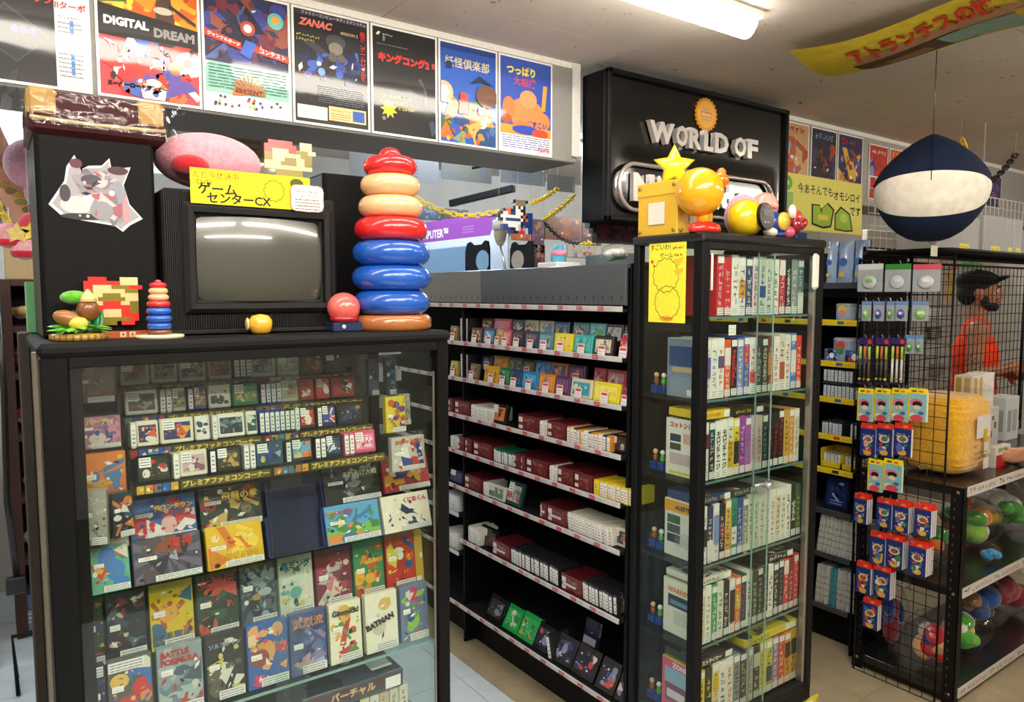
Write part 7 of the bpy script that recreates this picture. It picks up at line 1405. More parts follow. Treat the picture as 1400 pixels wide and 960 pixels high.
for k, (a, b) in enumerate(((1186, 1206), (1207, 1233))): pack(a, b, 628, 672, PX, 'yellow', 'yellow carton, %s of the lower yellow pair' % ORD[k], G)
for a, b, c, d_, n, nm in ((1167, 1185, 676, 716, 3, 'red topped carton in the small stack at the panel edge'), (1198, 1219, 682, 722, 2, 'red topped carton in the stack below the yellow pair'), (1220, 1242, 686, 728, 3, 'red topped carton in the middle stack below the yellow pair'), (1250, 1273, 690, 734, 3, 'red topped carton in the stack beside the rack post, upper row'), (1189, 1210, 728, 772, 2, 'red topped carton in the first stack of the second lowest row'), (1211, 1234, 732, 777, 3, 'red topped carton in the middle stack of the second lowest row'), (1242, 1266, 741, 787, 4, 'red topped carton in the deep stack beside the rack post'), (1170, 1190, 769, 812, 2, 'red topped carton in the far stack of the third lowest row'), (1194, 1217, 774, 818, 3, 'red topped carton in the near stack of the third lowest row'), (1179, 1200, 819, 860, 2, 'red topped carton in the lowest stack on the panel')):
    pack(a, b, c, d_, PX, 'red', nm, 'red cartons, ' + nm, n)
for k, (a, b, nm) in enumerate(((1173, 1193, 'pen set with red tab at the edge of the wire panel'), (1196, 1216, 'pen set with dark barrels, middle of three'), (1217, 1238, 'pen set with white barrels and lime caps'))): pack(a, b, 462, 526, PX, 'pens', nm, G)
for k, (a, b, c, nm) in enumerate(((1178, 1191, '#8ad04a', 'key ring pack with lime oval near the panel edge'), (1194, 1209, '#4a4aa8', 'key ring pack with violet oval, farther one'), (1212, 1223, '#5aa83a', 'key ring pack with dark green oval'), (1224, 1241, '#4a4ab0', 'key ring pack with violet oval, nearer one'), (1247, 1270, '#8ac84a', 'key ring pack with lime oval near the rack'))): pack(a, b, 412, 439, PX, ('#6a90c0', c, '#e0e4e8'), nm, G)
for k, (a, b, nm) in enumerate(((1238, 1251, 'small blue and green card pack, farther one'), (1252, 1262, 'small blue and green card pack, nearer one'))): pack(a, b, 458, 484, PX, ('#5a94c8', '#4aa04a', '#e8e4dc'), nm, G)
for k, (a, b, c, c2, nm) in enumerate(((1173, 1207, '#d8dcde', '#8ac06a', 'silver charm bag, farthest on the top of the wire panel'), (1210, 1245, '#3a8a3a', '#d8d4dc', 'charm bag with green and violet shapes, middle of three'), (1248, 1286, '#d85a6a', '#f0eef0', 'charm bag with red dots around a white shape'))): pack(a, b, 361, 399, PX - .02, (c, '#c8ccd0', c2), nm, G)
# empty lower hooks
for px, py in ((1222, 795), (1245, 800), (1222, 838), (1240, 848), (1265, 850)): c = at(px, py, 'x', NX); hook(c.y, c.z, wp, .07)
for px, py in ((1240, 640), (1268, 640), (1240, 560)): c = at(px, py, 'x', NX); hook(c.y, c.z, wp, .07)

# ================================================================== BLACK RACK
RXA, RXB, RYA, RYB = 2.972, 4.40, 1.215, 1.625
rack = thing('steel_rack', 'black slotted steel rack with printed shelf edges', 'rack', (RXA, RYA, 0))
RZ = [at(1318, y, 'y', RYA).z + .01 for y in (672, 808, 940)]
for x in (RXA, RXB - .04):
    for y in (RYA, RYB - .04):
        mb = MB(); s_ = 1 if y == RYA else -1; y0 = y if s_ > 0 else y + .04
        ht = RZ[0] + .0; mb.box(x, min(y0, y0 + s_ * .045), 0, x + .003, max(y0, y0 + s_ * .045), ht, '#131212'); mb.box(x, min(y0, y0 + s_ * .003), 0, x + .040, max(y0, y0 + s_ * .003), ht, '#131212')
        po = part('post', mb, 'black_metal', rack)
        m = MB(); z = .04
        while z < ht - .03: m.box(x - .0004, y0 + s_ * .028, z, x + .001, y0 + s_ * .032, z + .010, '#5a5450'); z += .035
        part('slot', m, 'dull', po)['kind'] = 'stuff'
        for z in RZ: part('bolt', MB().lathe([(.007, 0), (.006, -.003), (.0001, -.004)], '#8a7a68', 10, (x, y0 + s_ * .02, z - .02), axis='x'), 'steel', po)
for k, z in enumerate(RZ):
    sh = part('shelf', MB().box(RXA + .003, RYA + .003, z - .034, RXB - .003, RYB - .003, z, '#1c1a19', .002), 'vinyl', rack); mb = MB(); mb.box(RXA + .03, RYA - .004, z - .036, RXB, RYA, z + .002, '#d4d0ca'); fr = Fr((RXA + .03, RYA - .004, z - .036), (1, 0, 0), (0, 0, 1)); rr = random.Random(k); x = .01
    while x < 1.3:
        mb.glyphs(fr, x, .008, 2, .024, '#7a3a34', rr); mb.glyphs(fr, x + .07, .009, 3, .018, '#4a4648', rr); mb.glyphs(fr, x + .14, .009, 5, .018, '#b8323c', rr); x += .27
    part('shelf_edge_print', mb, 'card', sh)
part('side_panel', MB().box(RXA + .004, RYA + .045, .015, RXA + .008, RYB - .045, RZ[2] - .03, '#161515'), 'black_metal', rack); part('toe_board', MB().box(RXA + .04, RYA + .05, .0, RXB - .04, RYA + .06, RZ[2] - .034, '#121212'), 'black_metal', rack)
# goods on the rack
c = at(1312, 640, 'z', RZ[0]); bx, by, bz = 3.23, 1.41, RZ[0]
t = thing('blanket_bag', 'folded yellow blanket in a clear bag with a white label', 'blanket', (bx, by, bz))
mb = MB(); n, m = 48, 44; vs = []; rr = random.Random(9)
for j in range(m + 1):
    tt = math.pi * j / m
    for k in range(n):
        a = 2 * math.pi * k / n; se = lambda q, e: math.copysign(abs(q) ** e, q)
        ripple = 1 + .022 * math.sin(j * 2.1 + .7 * math.sin(a * 2)) + .012 * math.sin(5 * a + j * .4)
        vs.append((bx + .155 * ripple * se(math.sin(tt), .38) * se(math.cos(a), .42), by - .005 + .135 * ripple * se(math.sin(tt), .38) * se(math.sin(a), .42), bz + .165 - .160 * se(math.cos(tt), .45)))
mb.add(vs, [(j * n + k, j * n + (k + 1) % n, (j + 1) * n + (k + 1) % n, (j + 1) * n + k) for j in range(m) for k in range(n)], '#e6ac2a', True); part('folded_blanket', mb, 'plush', t)
mb = MB(); fr = Fr((bx - .06, by - .152, bz + .06), (1, 0, 0), (0, 0, 1)); mb.prism(fr, [(0, .10), (.12, .10), (.12, .19), (0, .19)], .001, '#eceae4'); mb.rect(fr, .06, .085, .035, .05, '#e0bc2c'); mb.rect(fr, .07, .03, .05, .05, '#e8e4d8'); mb.rect(fr, .07, -.03, .05, .045, '#e8e4d8'); mb.glyphs(fr, -.02, .06, 2, .014, '#2a2620', random.Random(1)); mb.glyphs(fr, -.02, .035, 9, .013, '#2a2620', random.Random(2)); mb.glyphs(fr, -.01, .012, 7, .013, '#2a2620', random.Random(3)); part('white_label', mb, 'card', t)
part('clear_bag', MB().box(bx - .175, by - .165, bz + .002, bx + .172, by + .15, bz + .34, '#ffffff', .03), 'bag', t)
mb = MB(); vs = [(bx - .17, by - .15, bz + .33), (bx + .17, by - .15, bz + .33), (bx + .10, by, bz + .42), (bx - .08, by + .02, bz + .43), (bx + .17, by + .14, bz + .33), (bx - .17, by + .14, bz + .33)]
mb.add(vs, [(0, 1, 2, 3), (1, 4, 2), (4, 5, 3, 2), (5, 0, 3)], '#ffffff'); part('bag_top', mb, 'bag', t)
def small_box(px, py, Y, w, d, h, col, label, prints=(), mat='card', z=None, cat='box', name='carton'):
    p = at(px, py, 'y', Y); z = p.z if z is None else z; mb = MB(); mb.box(p.x - w / 2, Y, z, p.x + w / 2, Y + d, z + h, col, .002); fr = Fr((p.x - w / 2, Y, z), (1, 0, 0), (0, 0, 1)); g = Fr((p.x - w / 2, Y + d, z), (0, -1, 0), (0, 0, 1))
    for q in prints:
        mb.rect(fr, q[0] * w, q[1] * h, q[2] * w, q[3] * h, q[4]); mb.rect(g, q[0] * d, q[1] * h, q[2] * d, q[3] * h, q[4])
    return solo(name, mb, mat, label, cat, (p.x, Y, z), 'cartons on the rack')
small_box(1352, 600, 1.46, .20, .12, .20, '#d0d0ca', 'clear topped carton with a red and dotted print on the rack', [(.02, .1, .4, .8, '#c8322c'), (.45, .1, .5, .8, '#d8d8d0'), (.55, .3, .1, .15, '#2a2a2c'), (.75, .5, .1, .15, '#2a2a2c'), (.62, .7, .1, .1, '#2a2a2c')], z=RZ[0])
small_box(1337, 545, 1.47, .12, .08, .16, '#e6e2d6', 'white carton with gold pattern stacked on the rack', [(.1, .06, .3, .88, '#c8a04a'), (.55, .06, .3, .88, '#d0ae64')], z=RZ[0] + .2005)
small_box(1352, 545, 1.47, .10, .08, .165, '#e8e6de', 'plain white carton beside the gold patterned one', z=RZ[0] + .2005)
small_box(1290, 540, 1.54, .13, .06, .13, '#b8242a', 'red carton with white top and round black print behind the blanket', [(.05, .62, .9, .3, '#e8e4dc'), (.2, .12, .22, .4, '#2a3a4c'), (.6, .15, .25, .35, '#3a3a2c')], z=RZ[0] + .34 - .34); 
small_box(1385, 560, 1.50, .15, .09, .22, '#c8ccca', 'grey silver carton at the end of the rack shelf', [(.1, .2, .3, .5, '#8a8c8a'), (.5, .2, .35, .5, '#9a9c98')], z=RZ[0])
for k, (x, y, zi, rx, ry, rz, cols, nm) in enumerate(((3.25, 1.45, 1, .12, .12, .10, ['#3a7a34', '#4a9a3a', '#e8e4d8', '#d87a2c'], 'bagged green and white soft toy on the middle rack shelf'), (3.57, 1.43, 1, .15, .13, .11, ['#4a9a3a', '#e8e0d0', '#8ab84a', '#d88a3a'], 'bagged green soft toy with orange part further along the middle shelf'), (3.06, 1.52, 1, .06, .07, .10, ['#26409a', '#d8d8dc', '#6a2a5a'], 'bagged blue and violet soft toy behind the wire panel'), (3.40, 1.275, 1, .045, .045, .04, ['#2a8ac0', '#4aa4d8'], 'small bagged sky blue soft toy at the shelf edge'), (3.9, 1.42, 1, .16, .13, .12, ['#4a9a3a', '#d8b83a', '#e8e4d8'], 'bagged yellow and green soft toy at the frame edge'),
        (3.095, 1.36, 2, .10, .10, .12, ['#c02428', '#c8282c', '#eab890', '#2a3a8a', '#e8e4dc'], 'bagged red and blue soft toy on the bottom shelf behind the panel'), (3.35, 1.36, 2, .135, .12, .10, ['#4aa034', '#e8e4d8', '#d8b83a', '#5ab03a'], 'bagged bright green soft toy on the bottom rack shelf'), (3.65, 1.42, 2, .145, .13, .12, ['#2a5aa8', '#5a4a3c', '#3a6ab8', '#c89a6a'], 'bagged blue and brown soft toy on the bottom rack shelf'), (3.92, 1.42, 2, .13, .13, .12, ['#8a1c2c', '#a82434'], 'bagged crimson soft toy on the bottom rack shelf'), (3.13, 1.545, 2, .09, .06, .15, ['#8a2434', '#a82c38', '#26409a'], 'bagged dark red soft toy at the back of the bottom shelf'))):
    bag_heap(x, y, RZ[zi], rx, ry, rz, cols, nm, 60 + k, lumps=13)

# frame above the rack: mesh behind, tray, white basket grid, bins
wire_panel('black wire mesh behind the rack goods, in front of the man', (RXA, 1.655, RZ[0] - .02), (1, 0, 0), 1.75, 1.76 - RZ[0], .05, '#0e0e0f', .0020, .006)
t = thing('wire_tray', 'black wire tray above the rack carrying clear bins', 'tray', (RXA - .02, 1.30, 1.765))
part('frame', MB().tube([(RXA - .02, 1.60, 1.768), (RXA - .02, 1.33, 1.768), (RXA + .01, 1.30, 1.768), (4.7, 1.30, 1.768), (4.7, 1.64, 1.768), (RXA + .01, 1.64, 1.768)], .008, '#101011', 8, True), 'black_metal', t)
mw = MB().tube([(0, 0, 0), (0, .34, 0)], .002, '#131314', 5).mesh('wire'); mw.materials.append(MATS['black_metal'])
for k in range(36): link('wire', mw, None, t, (.04 + k * .048, 0, .006))
part('post', MB().tube([(3.36, 1.632, .90), (3.36, 1.632, 1.768)], .009, '#101011', 8), 'black_metal', t); part('post', MB().tube([(4.62, 1.632, .90), (4.62, 1.632, 1.768)], .008, '#101011', 8), 'black_metal', t)
wire_panel('white wire grid behind the hanging plush and bins', (2.98, 1.63, 1.785), (1, 0, 0), 1.72, .30, .05, '#dcdcd8', .0018, .003, 'vinyl')
for k, (a, b, h, nm) in enumerate(((1282, 1340, .155, 'frosted bin with a yellow label beside the hanging plush'), (1346, 1376, .175, 'frosted upright file box with yellow label, first of the row'), (1377, 1386, .175, 'frosted upright file box with yellow label, second of the row'), (1387, 1398, .175, 'frosted upright file box with yellow label, third of the row'))):
    Y = 1.44; x0, x1 = at(a, 320, 'y', Y).x, at(b, 320, 'y', Y).x; t = thing('storage_bin', nm, 'bin', (x0, Y, 1.777), 'clear bins above the rack'); part('bin_body', MB().box(x0, Y, 1.777, x1 - .004, Y + .17, 1.777 + h, '#dddddd', .006), 'frosted', t)
    m = MB(); w = x1 - x0; fr = Fr((x0, Y - .001, 1.777), (1, 0, 0), (0, 0, 1)); lw = min(w * .55, .09); m.rect(fr, w * .5 - lw / 2 + (w * .12 if k == 0 else 0), .012, lw, .026, '#dcd048'); m.glyphs(fr, w * .5 - lw * .42 + (w * .12 if k == 0 else 0), .018, 6, lw * .12, INK, random.Random(k)); part('yellow_label', m, 'paper', t)
    if k == 0: part('bin_content', MB().ball((x0 + w * .42, Y + .06, 1.84), (.05, .03, .02), '#6a7ae0', 14, 8), 'vinyl', t)

# hanging navy and white plush bag
hx, hy, hz = 2.815, 1.31, 1.972; PS = .84
t = thing('hanging_plush', 'navy teardrop plush with a broad white band hanging from the ceiling', 'plush', (hx, hy, hz))
prof = [(-.215, .001), (-.212, .05), (-.200, .085), (-.175, .125), (-.14, .16), (-.10, .188), (-.06, .207), (-.02, .218), (.02, .222), (.06, .214), (.10, .192), (.14, .158), (.175, .120), (.205, .080), (.225, .045), (.240, .012), (.243, .001)]
prof = [(a * PS, b * PS) for a, b in prof]; n = 48; ca = math.atan2(-hy, -hx); dark, white, vs = [], [], []
fine = []
for i in range(len(prof) - 1):
    for k in range(4): q = k / 4; fine.append((prof[i][0] * (1 - q) + prof[i + 1][0] * q, prof[i][1] * (1 - q) + prof[i + 1][1] * q))
fine.append(prof[-1])
for z, r_ in fine:
    for k in range(n): a = 2 * math.pi * k / n; rr = r_ * (1 - .012 * (1 - abs(math.cos(4 * (a - ca)))) ** 3); vs.append((hx + rr * math.cos(a), hy + rr * math.sin(a), hz + z))
dark = [(j * n + k, j * n + (k + 1) % n, (j + 1) * n + (k + 1) % n, (j + 1) * n + k) for j in range(len(fine) - 1) for k in range(n)]
def rad(z):
    for (z0, r0), (z1, r1) in zip(prof, prof[1:]):
        if z0 <= z <= z1: return r0 + (r1 - r0) * (z - z0) / (z1 - z0)
    return .001
wv = []; nw, mw_ = 64, 14
for i in range(nw + 1):
    a = -1.5 + 3.0 * i / nw; e = math.sqrt(max(1 - (a / 1.5) ** 2, 0))
    for j in range(mw_ + 1):
        z = PS * (-.032 + (.090 * e + .0005) * (2 * j / mw_ - 1) + .02 * (1 - e)); rr = (rad(z) + .0022) * (1 - .012 * (1 - abs(math.cos(4 * a))) ** 3); wv.append((hx + rr * math.cos(ca + a), hy + rr * math.sin(ca + a), hz + z))
white = [(i * (mw_ + 1) + j, (i + 1) * (mw_ + 1) + j, (i + 1) * (mw_ + 1) + j + 1, i * (mw_ + 1) + j + 1) for i in range(nw) for j in range(mw_)]
part('navy_shell', MB().add(vs, dark, '#141f38', True), 'cloth', t); part('white_band', MB().add(wv, white, '#e6e0d2', True), 'cloth', t)
mb = MB()
for k in range(4): a = ca + math.pi / 4 * 0 + k * math.pi / 2; mb.tube([(hx + (r_ + .001) * math.cos(a), hy + (r_ + .001) * math.sin(a), hz + z) for z, r_ in prof[8:]], .0022, '#0c1424', 5)
part('seam', mb, 'cloth', t); part('hanging_cord', MB().tube([(hx, hy, hz + .20), (hx, hy, CEIL - .001)], .0018, '#3a3a3a', 5), 'vinyl', t); part('hang_tag', MB().box(hx - .02, hy - .02, hz - .235, hx + .03, hy - .018, hz - .195, '#b8b4a0', .001).tube([(hx, hy, hz - .178), (hx, hy - .019, hz - .20)], .001, '#3a3a3a', 4), 'paper', t)
chain(sag(at(1314, 185, 'y', 1.75), at(1343, 256, 'y', 1.75), .03), '#f0d01c', 'yellow plastic chain hanging beside the navy plush', .045, .005)
chain(sag(at(1344, 256, 'y', 1.75), at(1388, 212, 'y', 1.75), .02), '#1c1c1e', 'black plastic chain rising toward the ceiling', .045, .005)

# ceiling banner
t = thing('ceiling_banner', 'yellow cloth banner with red Japanese title pinned under the ceiling', 'banner', (2.35, 1.0, 2.45)); mb = MB(); nu, nv = 36, 8; L, Wd = 1.75, .43; vs = []
def bn(u, v, lift=0.0):     # u along the banner, v across
    z = 2.468 - .030 * math.sin(math.pi * v) - .020 * math.sin(math.pi * u * 2.4 + .6) ** 2 - .012 * math.sin(9 * u + 3 * v); return Vector((2.355 + v * Wd, 1.60 - u * L + .03 * v, z - lift))
def bstrip(u0, u1, v0, v1, col, lift, m=mb, nu=12, nv=3):
    vs = [bn(u0 + (u1 - u0) * i / nu, v0 + (v1 - v0) * j / nv, lift) for j in range(nv + 1) for i in range(nu + 1)]; m.add(vs, [(j * (nu + 1) + i, (j + 1) * (nu + 1) + i, (j + 1) * (nu + 1) + i + 1, j * (nu + 1) + i + 1) for j in range(nv) for i in range(nu)], col, True)
bstrip(0, 1, 0, 1, '#d8c23a', 0, mb, 40, 10); part('cloth', mb, 'cloth', t)
m2 = MB(); bstrip(.10, 1, .30, .93, '#b8906a', .0015, m2, 30, 6); bstrip(.08, .28, .46, .9, '#5a4030', .0025, m2); bstrip(.13, .21, .58, .8, '#8a6a3a', .0035, m2); bstrip(.24, .38, .48, .85, '#8aa89a', .0035, m2); bstrip(.40, 1, .02, .42, '#9ac0a4', .0022, m2, 20, 4); bstrip(.37, .46, .40, .72, '#d8b04a', .004, m2); bstrip(.39, .43, .48, .64, '#e0c8a0', .005, m2); bstrip(.50, .70, .5, .85, '#c8a080', .004, m2)
part('picture_print', m2, 'cloth', t)
m3 = MB(); gv, gf, tw, th = glyph_mesh('アトランチスの謎', .035)
for col, lift, grow in (('#3a2420', .006, 1.05), ('#d8482c', .0075, 1.0)): m3.add([bn(.10 + .26 * (a / tw), .40 - .28 * (b / th) - .06 * (a / tw), lift) for a, b in gv], [f[::-1] for f in gf] if False else gf, col)
part('title_lettering', m3, 'cloth', t)
part('tube_end', MB().tube([bn(.42, -.02), bn(.42, .06) - Vector((0, .05, .02))], .025, '#a87a3a', 12), 'vinyl', t)

# ================================================================== PEOPLE
def remeshed(prims, voxel, smooth=6):
    mb = MB()
    for q in prims:
        if q[0] == 'b': mb.ball(q[1], q[2], '#ffffff', 20, 14, *(q[3:] if len(q) > 3 else ()))
        else:
            _, p0, r0, p1, r1 = q; p0, p1 = Vector(p0), Vector(p1); d = p1 - p0; n = 14; pts, rr = [], []
            for k in range(5): a = -math.pi / 2 + math.pi / 2 * k / 4; pts.append(p0 + d.normalized() * r0 * math.sin(a)); rr.append(max(r0 * math.cos(a), 1e-4))
            for k in range(1, 5): a = math.pi / 2 * k / 4; pts.append(p1 + d.normalized() * r1 * math.sin(a)); rr.append(max(r1 * math.cos(a), 1e-4))
            pts.insert(5, p1); rr.insert(5, r1); mb.tube(pts, rr, '#ffffff', n)
    me = mb.mesh('tmp'); o = bpy.data.objects.new('tmp', me); COL.objects.link(o); m = o.modifiers.new('r', 'REMESH'); m.mode = 'VOXEL'; m.voxel_size = voxel; s_ = o.modifiers.new('s', 'SMOOTH'); s_.iterations = smooth; s_.factor = .5
    dg = bpy.context.evaluated_depsgraph_get(); e = o.evaluated_get(dg); m2 = bpy.data.meshes.new_from_object(e); bpy.data.objects.remove(o); bpy.data.meshes.remove(me); return m2
def colour_mesh(me, name, col, fn=None):
    me.name = name; a = me.color_attributes.new('Col', 'FLOAT_COLOR', 'CORNER'); buf = []
    for p in me.polygons: buf.extend(lin(fn(p.center) if fn else col) * p.loop_total)
    a.data.foreach_set('color', buf); me.polygons.foreach_set('use_smooth', [True] * len(me.polygons)); return me
def hand(prims, wrist, d, palm_n, curl=.5, s_=1.0, side=1):
    """palm, four bent fingers of unequal length and a thumb leaving the side of the palm"""
    w = Vector(wrist); d = Vector(d).normalized(); nrm = Vector(palm_n).normalized(); nrm = (nrm - d * nrm.dot(d)).normalized(); x = d.cross(nrm) * side
    k = w + d * .085 * s_
    for q in (-1, -.33, .33, 1): prims.append(('c', w + x * q * .014 * s_, .017 * s_, k + x * q * .029 * s_, .0125 * s_))
    for q, l in ((-1, .078), (-.33, .090), (.33, .084), (1, .064)):
        a = k + x * q * .029 * s_; d1 = (d * math.cos(curl * .6) + nrm * math.sin(curl * .6)); d2 = (d * math.cos(curl * 1.6) + nrm * math.sin(curl * 1.6)); d3 = (d * math.cos(curl * 2.3) + nrm * math.sin(curl * 2.3))
        b = a + d1 * l * .45 * s_; c = b + d2 * l * .32 * s_; e = c + d3 * l * .25 * s_
        prims.append(('c', a, .0100 * s_, b, .0092 * s_)); prims.append(('c', b, .0092 * s_, c, .0084 * s_)); prims.append(('c', c, .0084 * s_, e, .0072 * s_))
    a = w + d * .025 * s_ - x * .026 * s_; b = a + (d * .55 - x * .6 + nrm * .45).normalized() * .040 * s_; c = b + (d * .85 - x * .1 + nrm * .5).normalized() * .032 * s_
    prims.append(('c', a, .014 * s_, b, .0115 * s_)); prims.append(('c', b, .0110 * s_, c, .0088 * s_))
def person(label, loc, heading, arms, skin, shirt, trousers, hair, lean=0.0, sleeves=False, cap=True, beard=True, k=1.0, tattoo=True):
    t = thing('person', label, 'person', loc); t.rotation_euler = (0, 0, heading)
    P = []; sh = 1.40
    P += [('b', (0, 0, 1.20), (.115, .165, .20)), ('b', (0, 0, 1.02), (.11, .15, .17)), ('b', (-.005, 0, .93), (.115, .16, .12)), ('c', (0, -.13, sh - .01), .062, (0, .13, sh - .01), .062), ('c', (-.01, 0, 1.36), .07, (.005, 0, 1.52), .056)]
    hz_ = 1.605
    P += [('b', (.012, 0, hz_ + .035), (.098, .078, .088)), ('b', (.028, 0, hz_ - .03), (.078, .066, .085)), ('b', (.062, 0, hz_ - .078), (.040, .040, .030)), ('c', (.098, 0, hz_ + .02), .011, (.125, 0, hz_ - .018), .015), ('b', (.112, 0, hz_ - .022), (.014, .019, .011)), ('b', (.094, 0, hz_ + .035), (.016, .055, .014)), ('b', (.092, 0, hz_ - .052), (.020, .028, .012))]
    for s_ in (-1, 1): P += [('b', (.0, s_ * .078, hz_ - .005), (.026, .011, .036)), ('b', (.07, s_ * .040, hz_ - .02), (.030, .022, .024))]
    for s_ in (-1, 1): P += [('c', (0, s_ * .09, .92), .092, (.015, s_ * .10, .50), .060), ('c', (.015, s_ * .10, .50), .058, (-.02, s_ * .10, .10), .040), ('c', (-.05, s_ * .10, .045), .040, (.15, s_ * .115, .032), .030)]
    for (s_, el, wr, hd, pn, cu) in arms:
        shd = (0, s_ * .185, sh - .01); P += [('b', (0, s_ * .165, sh - .02), (.062, .062, .066)), ('c', shd, .052, el, .040), ('c', el, .041, wr, .027)]; hand(P, wr, hd, pn, cu, 1.0, -s_)
    body = remeshed(P, .0075, 4); rr = random.Random(4); spots = [Vector((rr.uniform(-.1, .35), rr.uniform(-.3, .3), rr.uniform(1.05, 1.40))) for _ in range(26)]
    dark = tuple(c * .45 for c in lin(skin)[:3]) + (1,); green = (.10, .16, .10, 1)
    def fn(c):
        if tattoo and c.z < 1.45:
            for i, q in enumerate(spots):
                if (c - q).length < .05 and math.sin(c.x * 160) * math.sin(c.y * 130 + c.z * 190) > .25: return dark if i % 3 else green
        return lin(skin)
    me = colour_mesh(body, 'body', skin, fn); me.materials.append(MATS['skin']); link('body', me, None, t)
    S = [('b', (0, 0, 1.20), (.130, .180, .205)), ('b', (0, 0, 1.02), (.126, .168, .17)), ('b', (0, 0, .93), (.128, .172, .10)), ('c', (0, -.115, sh - .012), .072, (0, .115, sh - .012), .072)]
    if sleeves:
        for (s_, el, wr, hd, pn, cu) in arms: S.append(('c', (0, s_ * .18, sh - .015), .066, Vector((0, s_ * .18, sh)).lerp(Vector(el), .55), .058))
    sm = colour_mesh(remeshed(S, .010, 6), 'top', shirt); sm.materials.append(MATS['cloth']); o = link('top', sm, None, t); 
    Q = []
    for s_ in (-1, 1): Q += [('c', (0, s_ * .09, .90), .104, (.015, s_ * .10, .50), .074), ('c', (.015, s_ * .10, .50), .072, (-.02, s_ * .10, .12), .058)]
    Q.append(('b', (0, 0, .92), (.124, .168, .10))); qm = colour_mesh(remeshed(Q, .012, 6), 'trousers', trousers); qm.materials.append(MATS['cloth']); link('trousers', qm, None, t)
    Sx = []
    for s_ in (-1, 1): Sx += [('c', (-.055, s_ * .10, .046), .046, (.16, s_ * .115, .036), .036)]
    xm = colour_mesh(remeshed(Sx, .010, 4), 'shoes', '#2a2a2c'); xm.materials.append(MATS['vinyl']); link('shoes', xm, None, t)
    if beard:
        B = [('b', (.050, 0, hz_ - .072), (.056, .058, .040)), ('b', (.088, 0, hz_ - .082), (.026, .034, .028)), ('b', (.035, -.055, hz_ - .045), (.026, .016, .040)), ('b', (.035, .055, hz_ - .045), (.026, .016, .040)), ('c', (.102, -.020, hz_ - .038), .008, (.102, .020, hz_ - .038), .008)]
        bm = colour_mesh(remeshed(B, .005, 4), 'beard', '#1e1714'); bm.materials.append(MATS['hair']); link('beard', bm, None, t)
    Hh = [('b', (-.006, 0, hz_ + .052), (.106, .088, .082)), ('b', (-.045, 0, hz_ + .0), (.066, .080, .075))] + [('b', (.012, s_ * .068, hz_ + .0), (.018, .014, .04)) for s_ in (-1, 1)]
    hm = colour_mesh(remeshed(Hh, .006, 4), 'hair', hair); hm.materials.append(MATS['hair']); link('hair', hm, None, t)
    if cap:
        K = [('b', (-.004, 0, hz_ + .075), (.114, .095, .066)), ('c', (-.004, -.05, hz_ + .11), .035, (-.004, .05, hz_ + .11), .035), ('b', (.105, 0, hz_ + .082), (.062, .062, .014), 0, -.35)]
        km = colour_mesh(remeshed(K, .006, 5), 'cap', '#0f0f11'); km.materials.append(MATS['cloth']); link('cap', km, None, t)
    for s_ in (-1, 1):
        e = MB().ball((.096, s_ * .031, hz_ + .012), (.010, .012, .0085), '#e8e4de', 12, 8); link('eye', e.mesh('eye'), 'gloss', t); e = MB().ball((.1035, s_ * .031, hz_ + .012), (.004, .0055, .0055), '#1e1410', 10, 8); link('iris', e.mesh('iris'), 'gloss', t)
        e = MB().tube([(.098, s_ * .050, hz_ + .034), (.108, s_ * .032, hz_ + .040), (.110, s_ * .014, hz_ + .034)], [.003, .0055, .004], '#1a1411', 8); link('eyebrow', e.mesh('eyebrow'), 'hair', t)
    e = MB().ball((.1105, 0, hz_ - .053), (.006, .022, .0065), '#9a5a4c', 14, 8); link('lips', e.mesh('lips'), 'skin', t)
    return t
pc = at(1336, 408, 'y', 1.97); head = math.radians(-64)
person('man in a black cap and orange sleeveless top standing behind the wire mesh', (pc.x, pc.y, 0), head, [(-1, (-.02, -.235, 1.13), (.17, -.13, 1.17), (.8, .6, .1), (-.4, .7, -.1), .5), (1, (-.02, .235, 1.12), (.17, .10, 1.12), (.8, -.6, .0), (-.4, -.7, -.1), .5)], '#a9714f', '#e2401c', '#c8502c', '#120f0e')
# hand reaching in from beyond the frame, with the box it holds
hp = at(1372, 618, 'y', 1.30)
bx_ = MB(); bx_.box(hp.x - .115, 1.285, hp.z - .055, hp.x + .03, 1.315, hp.z + .035, '#e4e0d6', .002); fr = Fr((hp.x - .115, 1.285, hp.z - .055), (1, 0, 0), (0, 0, 1)); bx_.rect(fr, .002, .002, .141, .052, '#c8242a'); bx_.rect(fr, .02, .066, .09, .018, '#8aa878'); bx_.glyphs(fr, .02, .02, 5, .014, '#d85a50', random.Random(3))
solo('held_box', bx_, 'card', 'red and white box held in the tattooed hand over the rack', 'box', (hp.x, 1.30, hp.z))
ph = Vector((4.28, .86, 0)); hd2 = math.atan2(hp.y - ph.y, hp.x - ph.x); R2 = Matrix.Rotation(-hd2, 3, 'Z'); wl = R2 @ (Vector((hp.x + .100, 1.232, hp.z - .005)) - ph); el2 = Vector((wl.x - .22, wl.y - .10, wl.z + .06)); fl = R2 @ Vector((-1, .20, -.02)); nl = R2 @ Vector((-.1, .9, .3))
person('person in a dark top reaching a tattooed hand over the rack shelf', ph, hd2, [(1, tuple(el2), tuple(wl), tuple(fl), tuple(nl), .32), (-1, (.0, -.24, 1.12), (.16, -.2, .98), (.9, 0, -.3), (0, .9, 0), .5)], '#c99272', '#26282c', '#2c3040', '#2a1c14', cap=False, beard=False, sleeves=True)

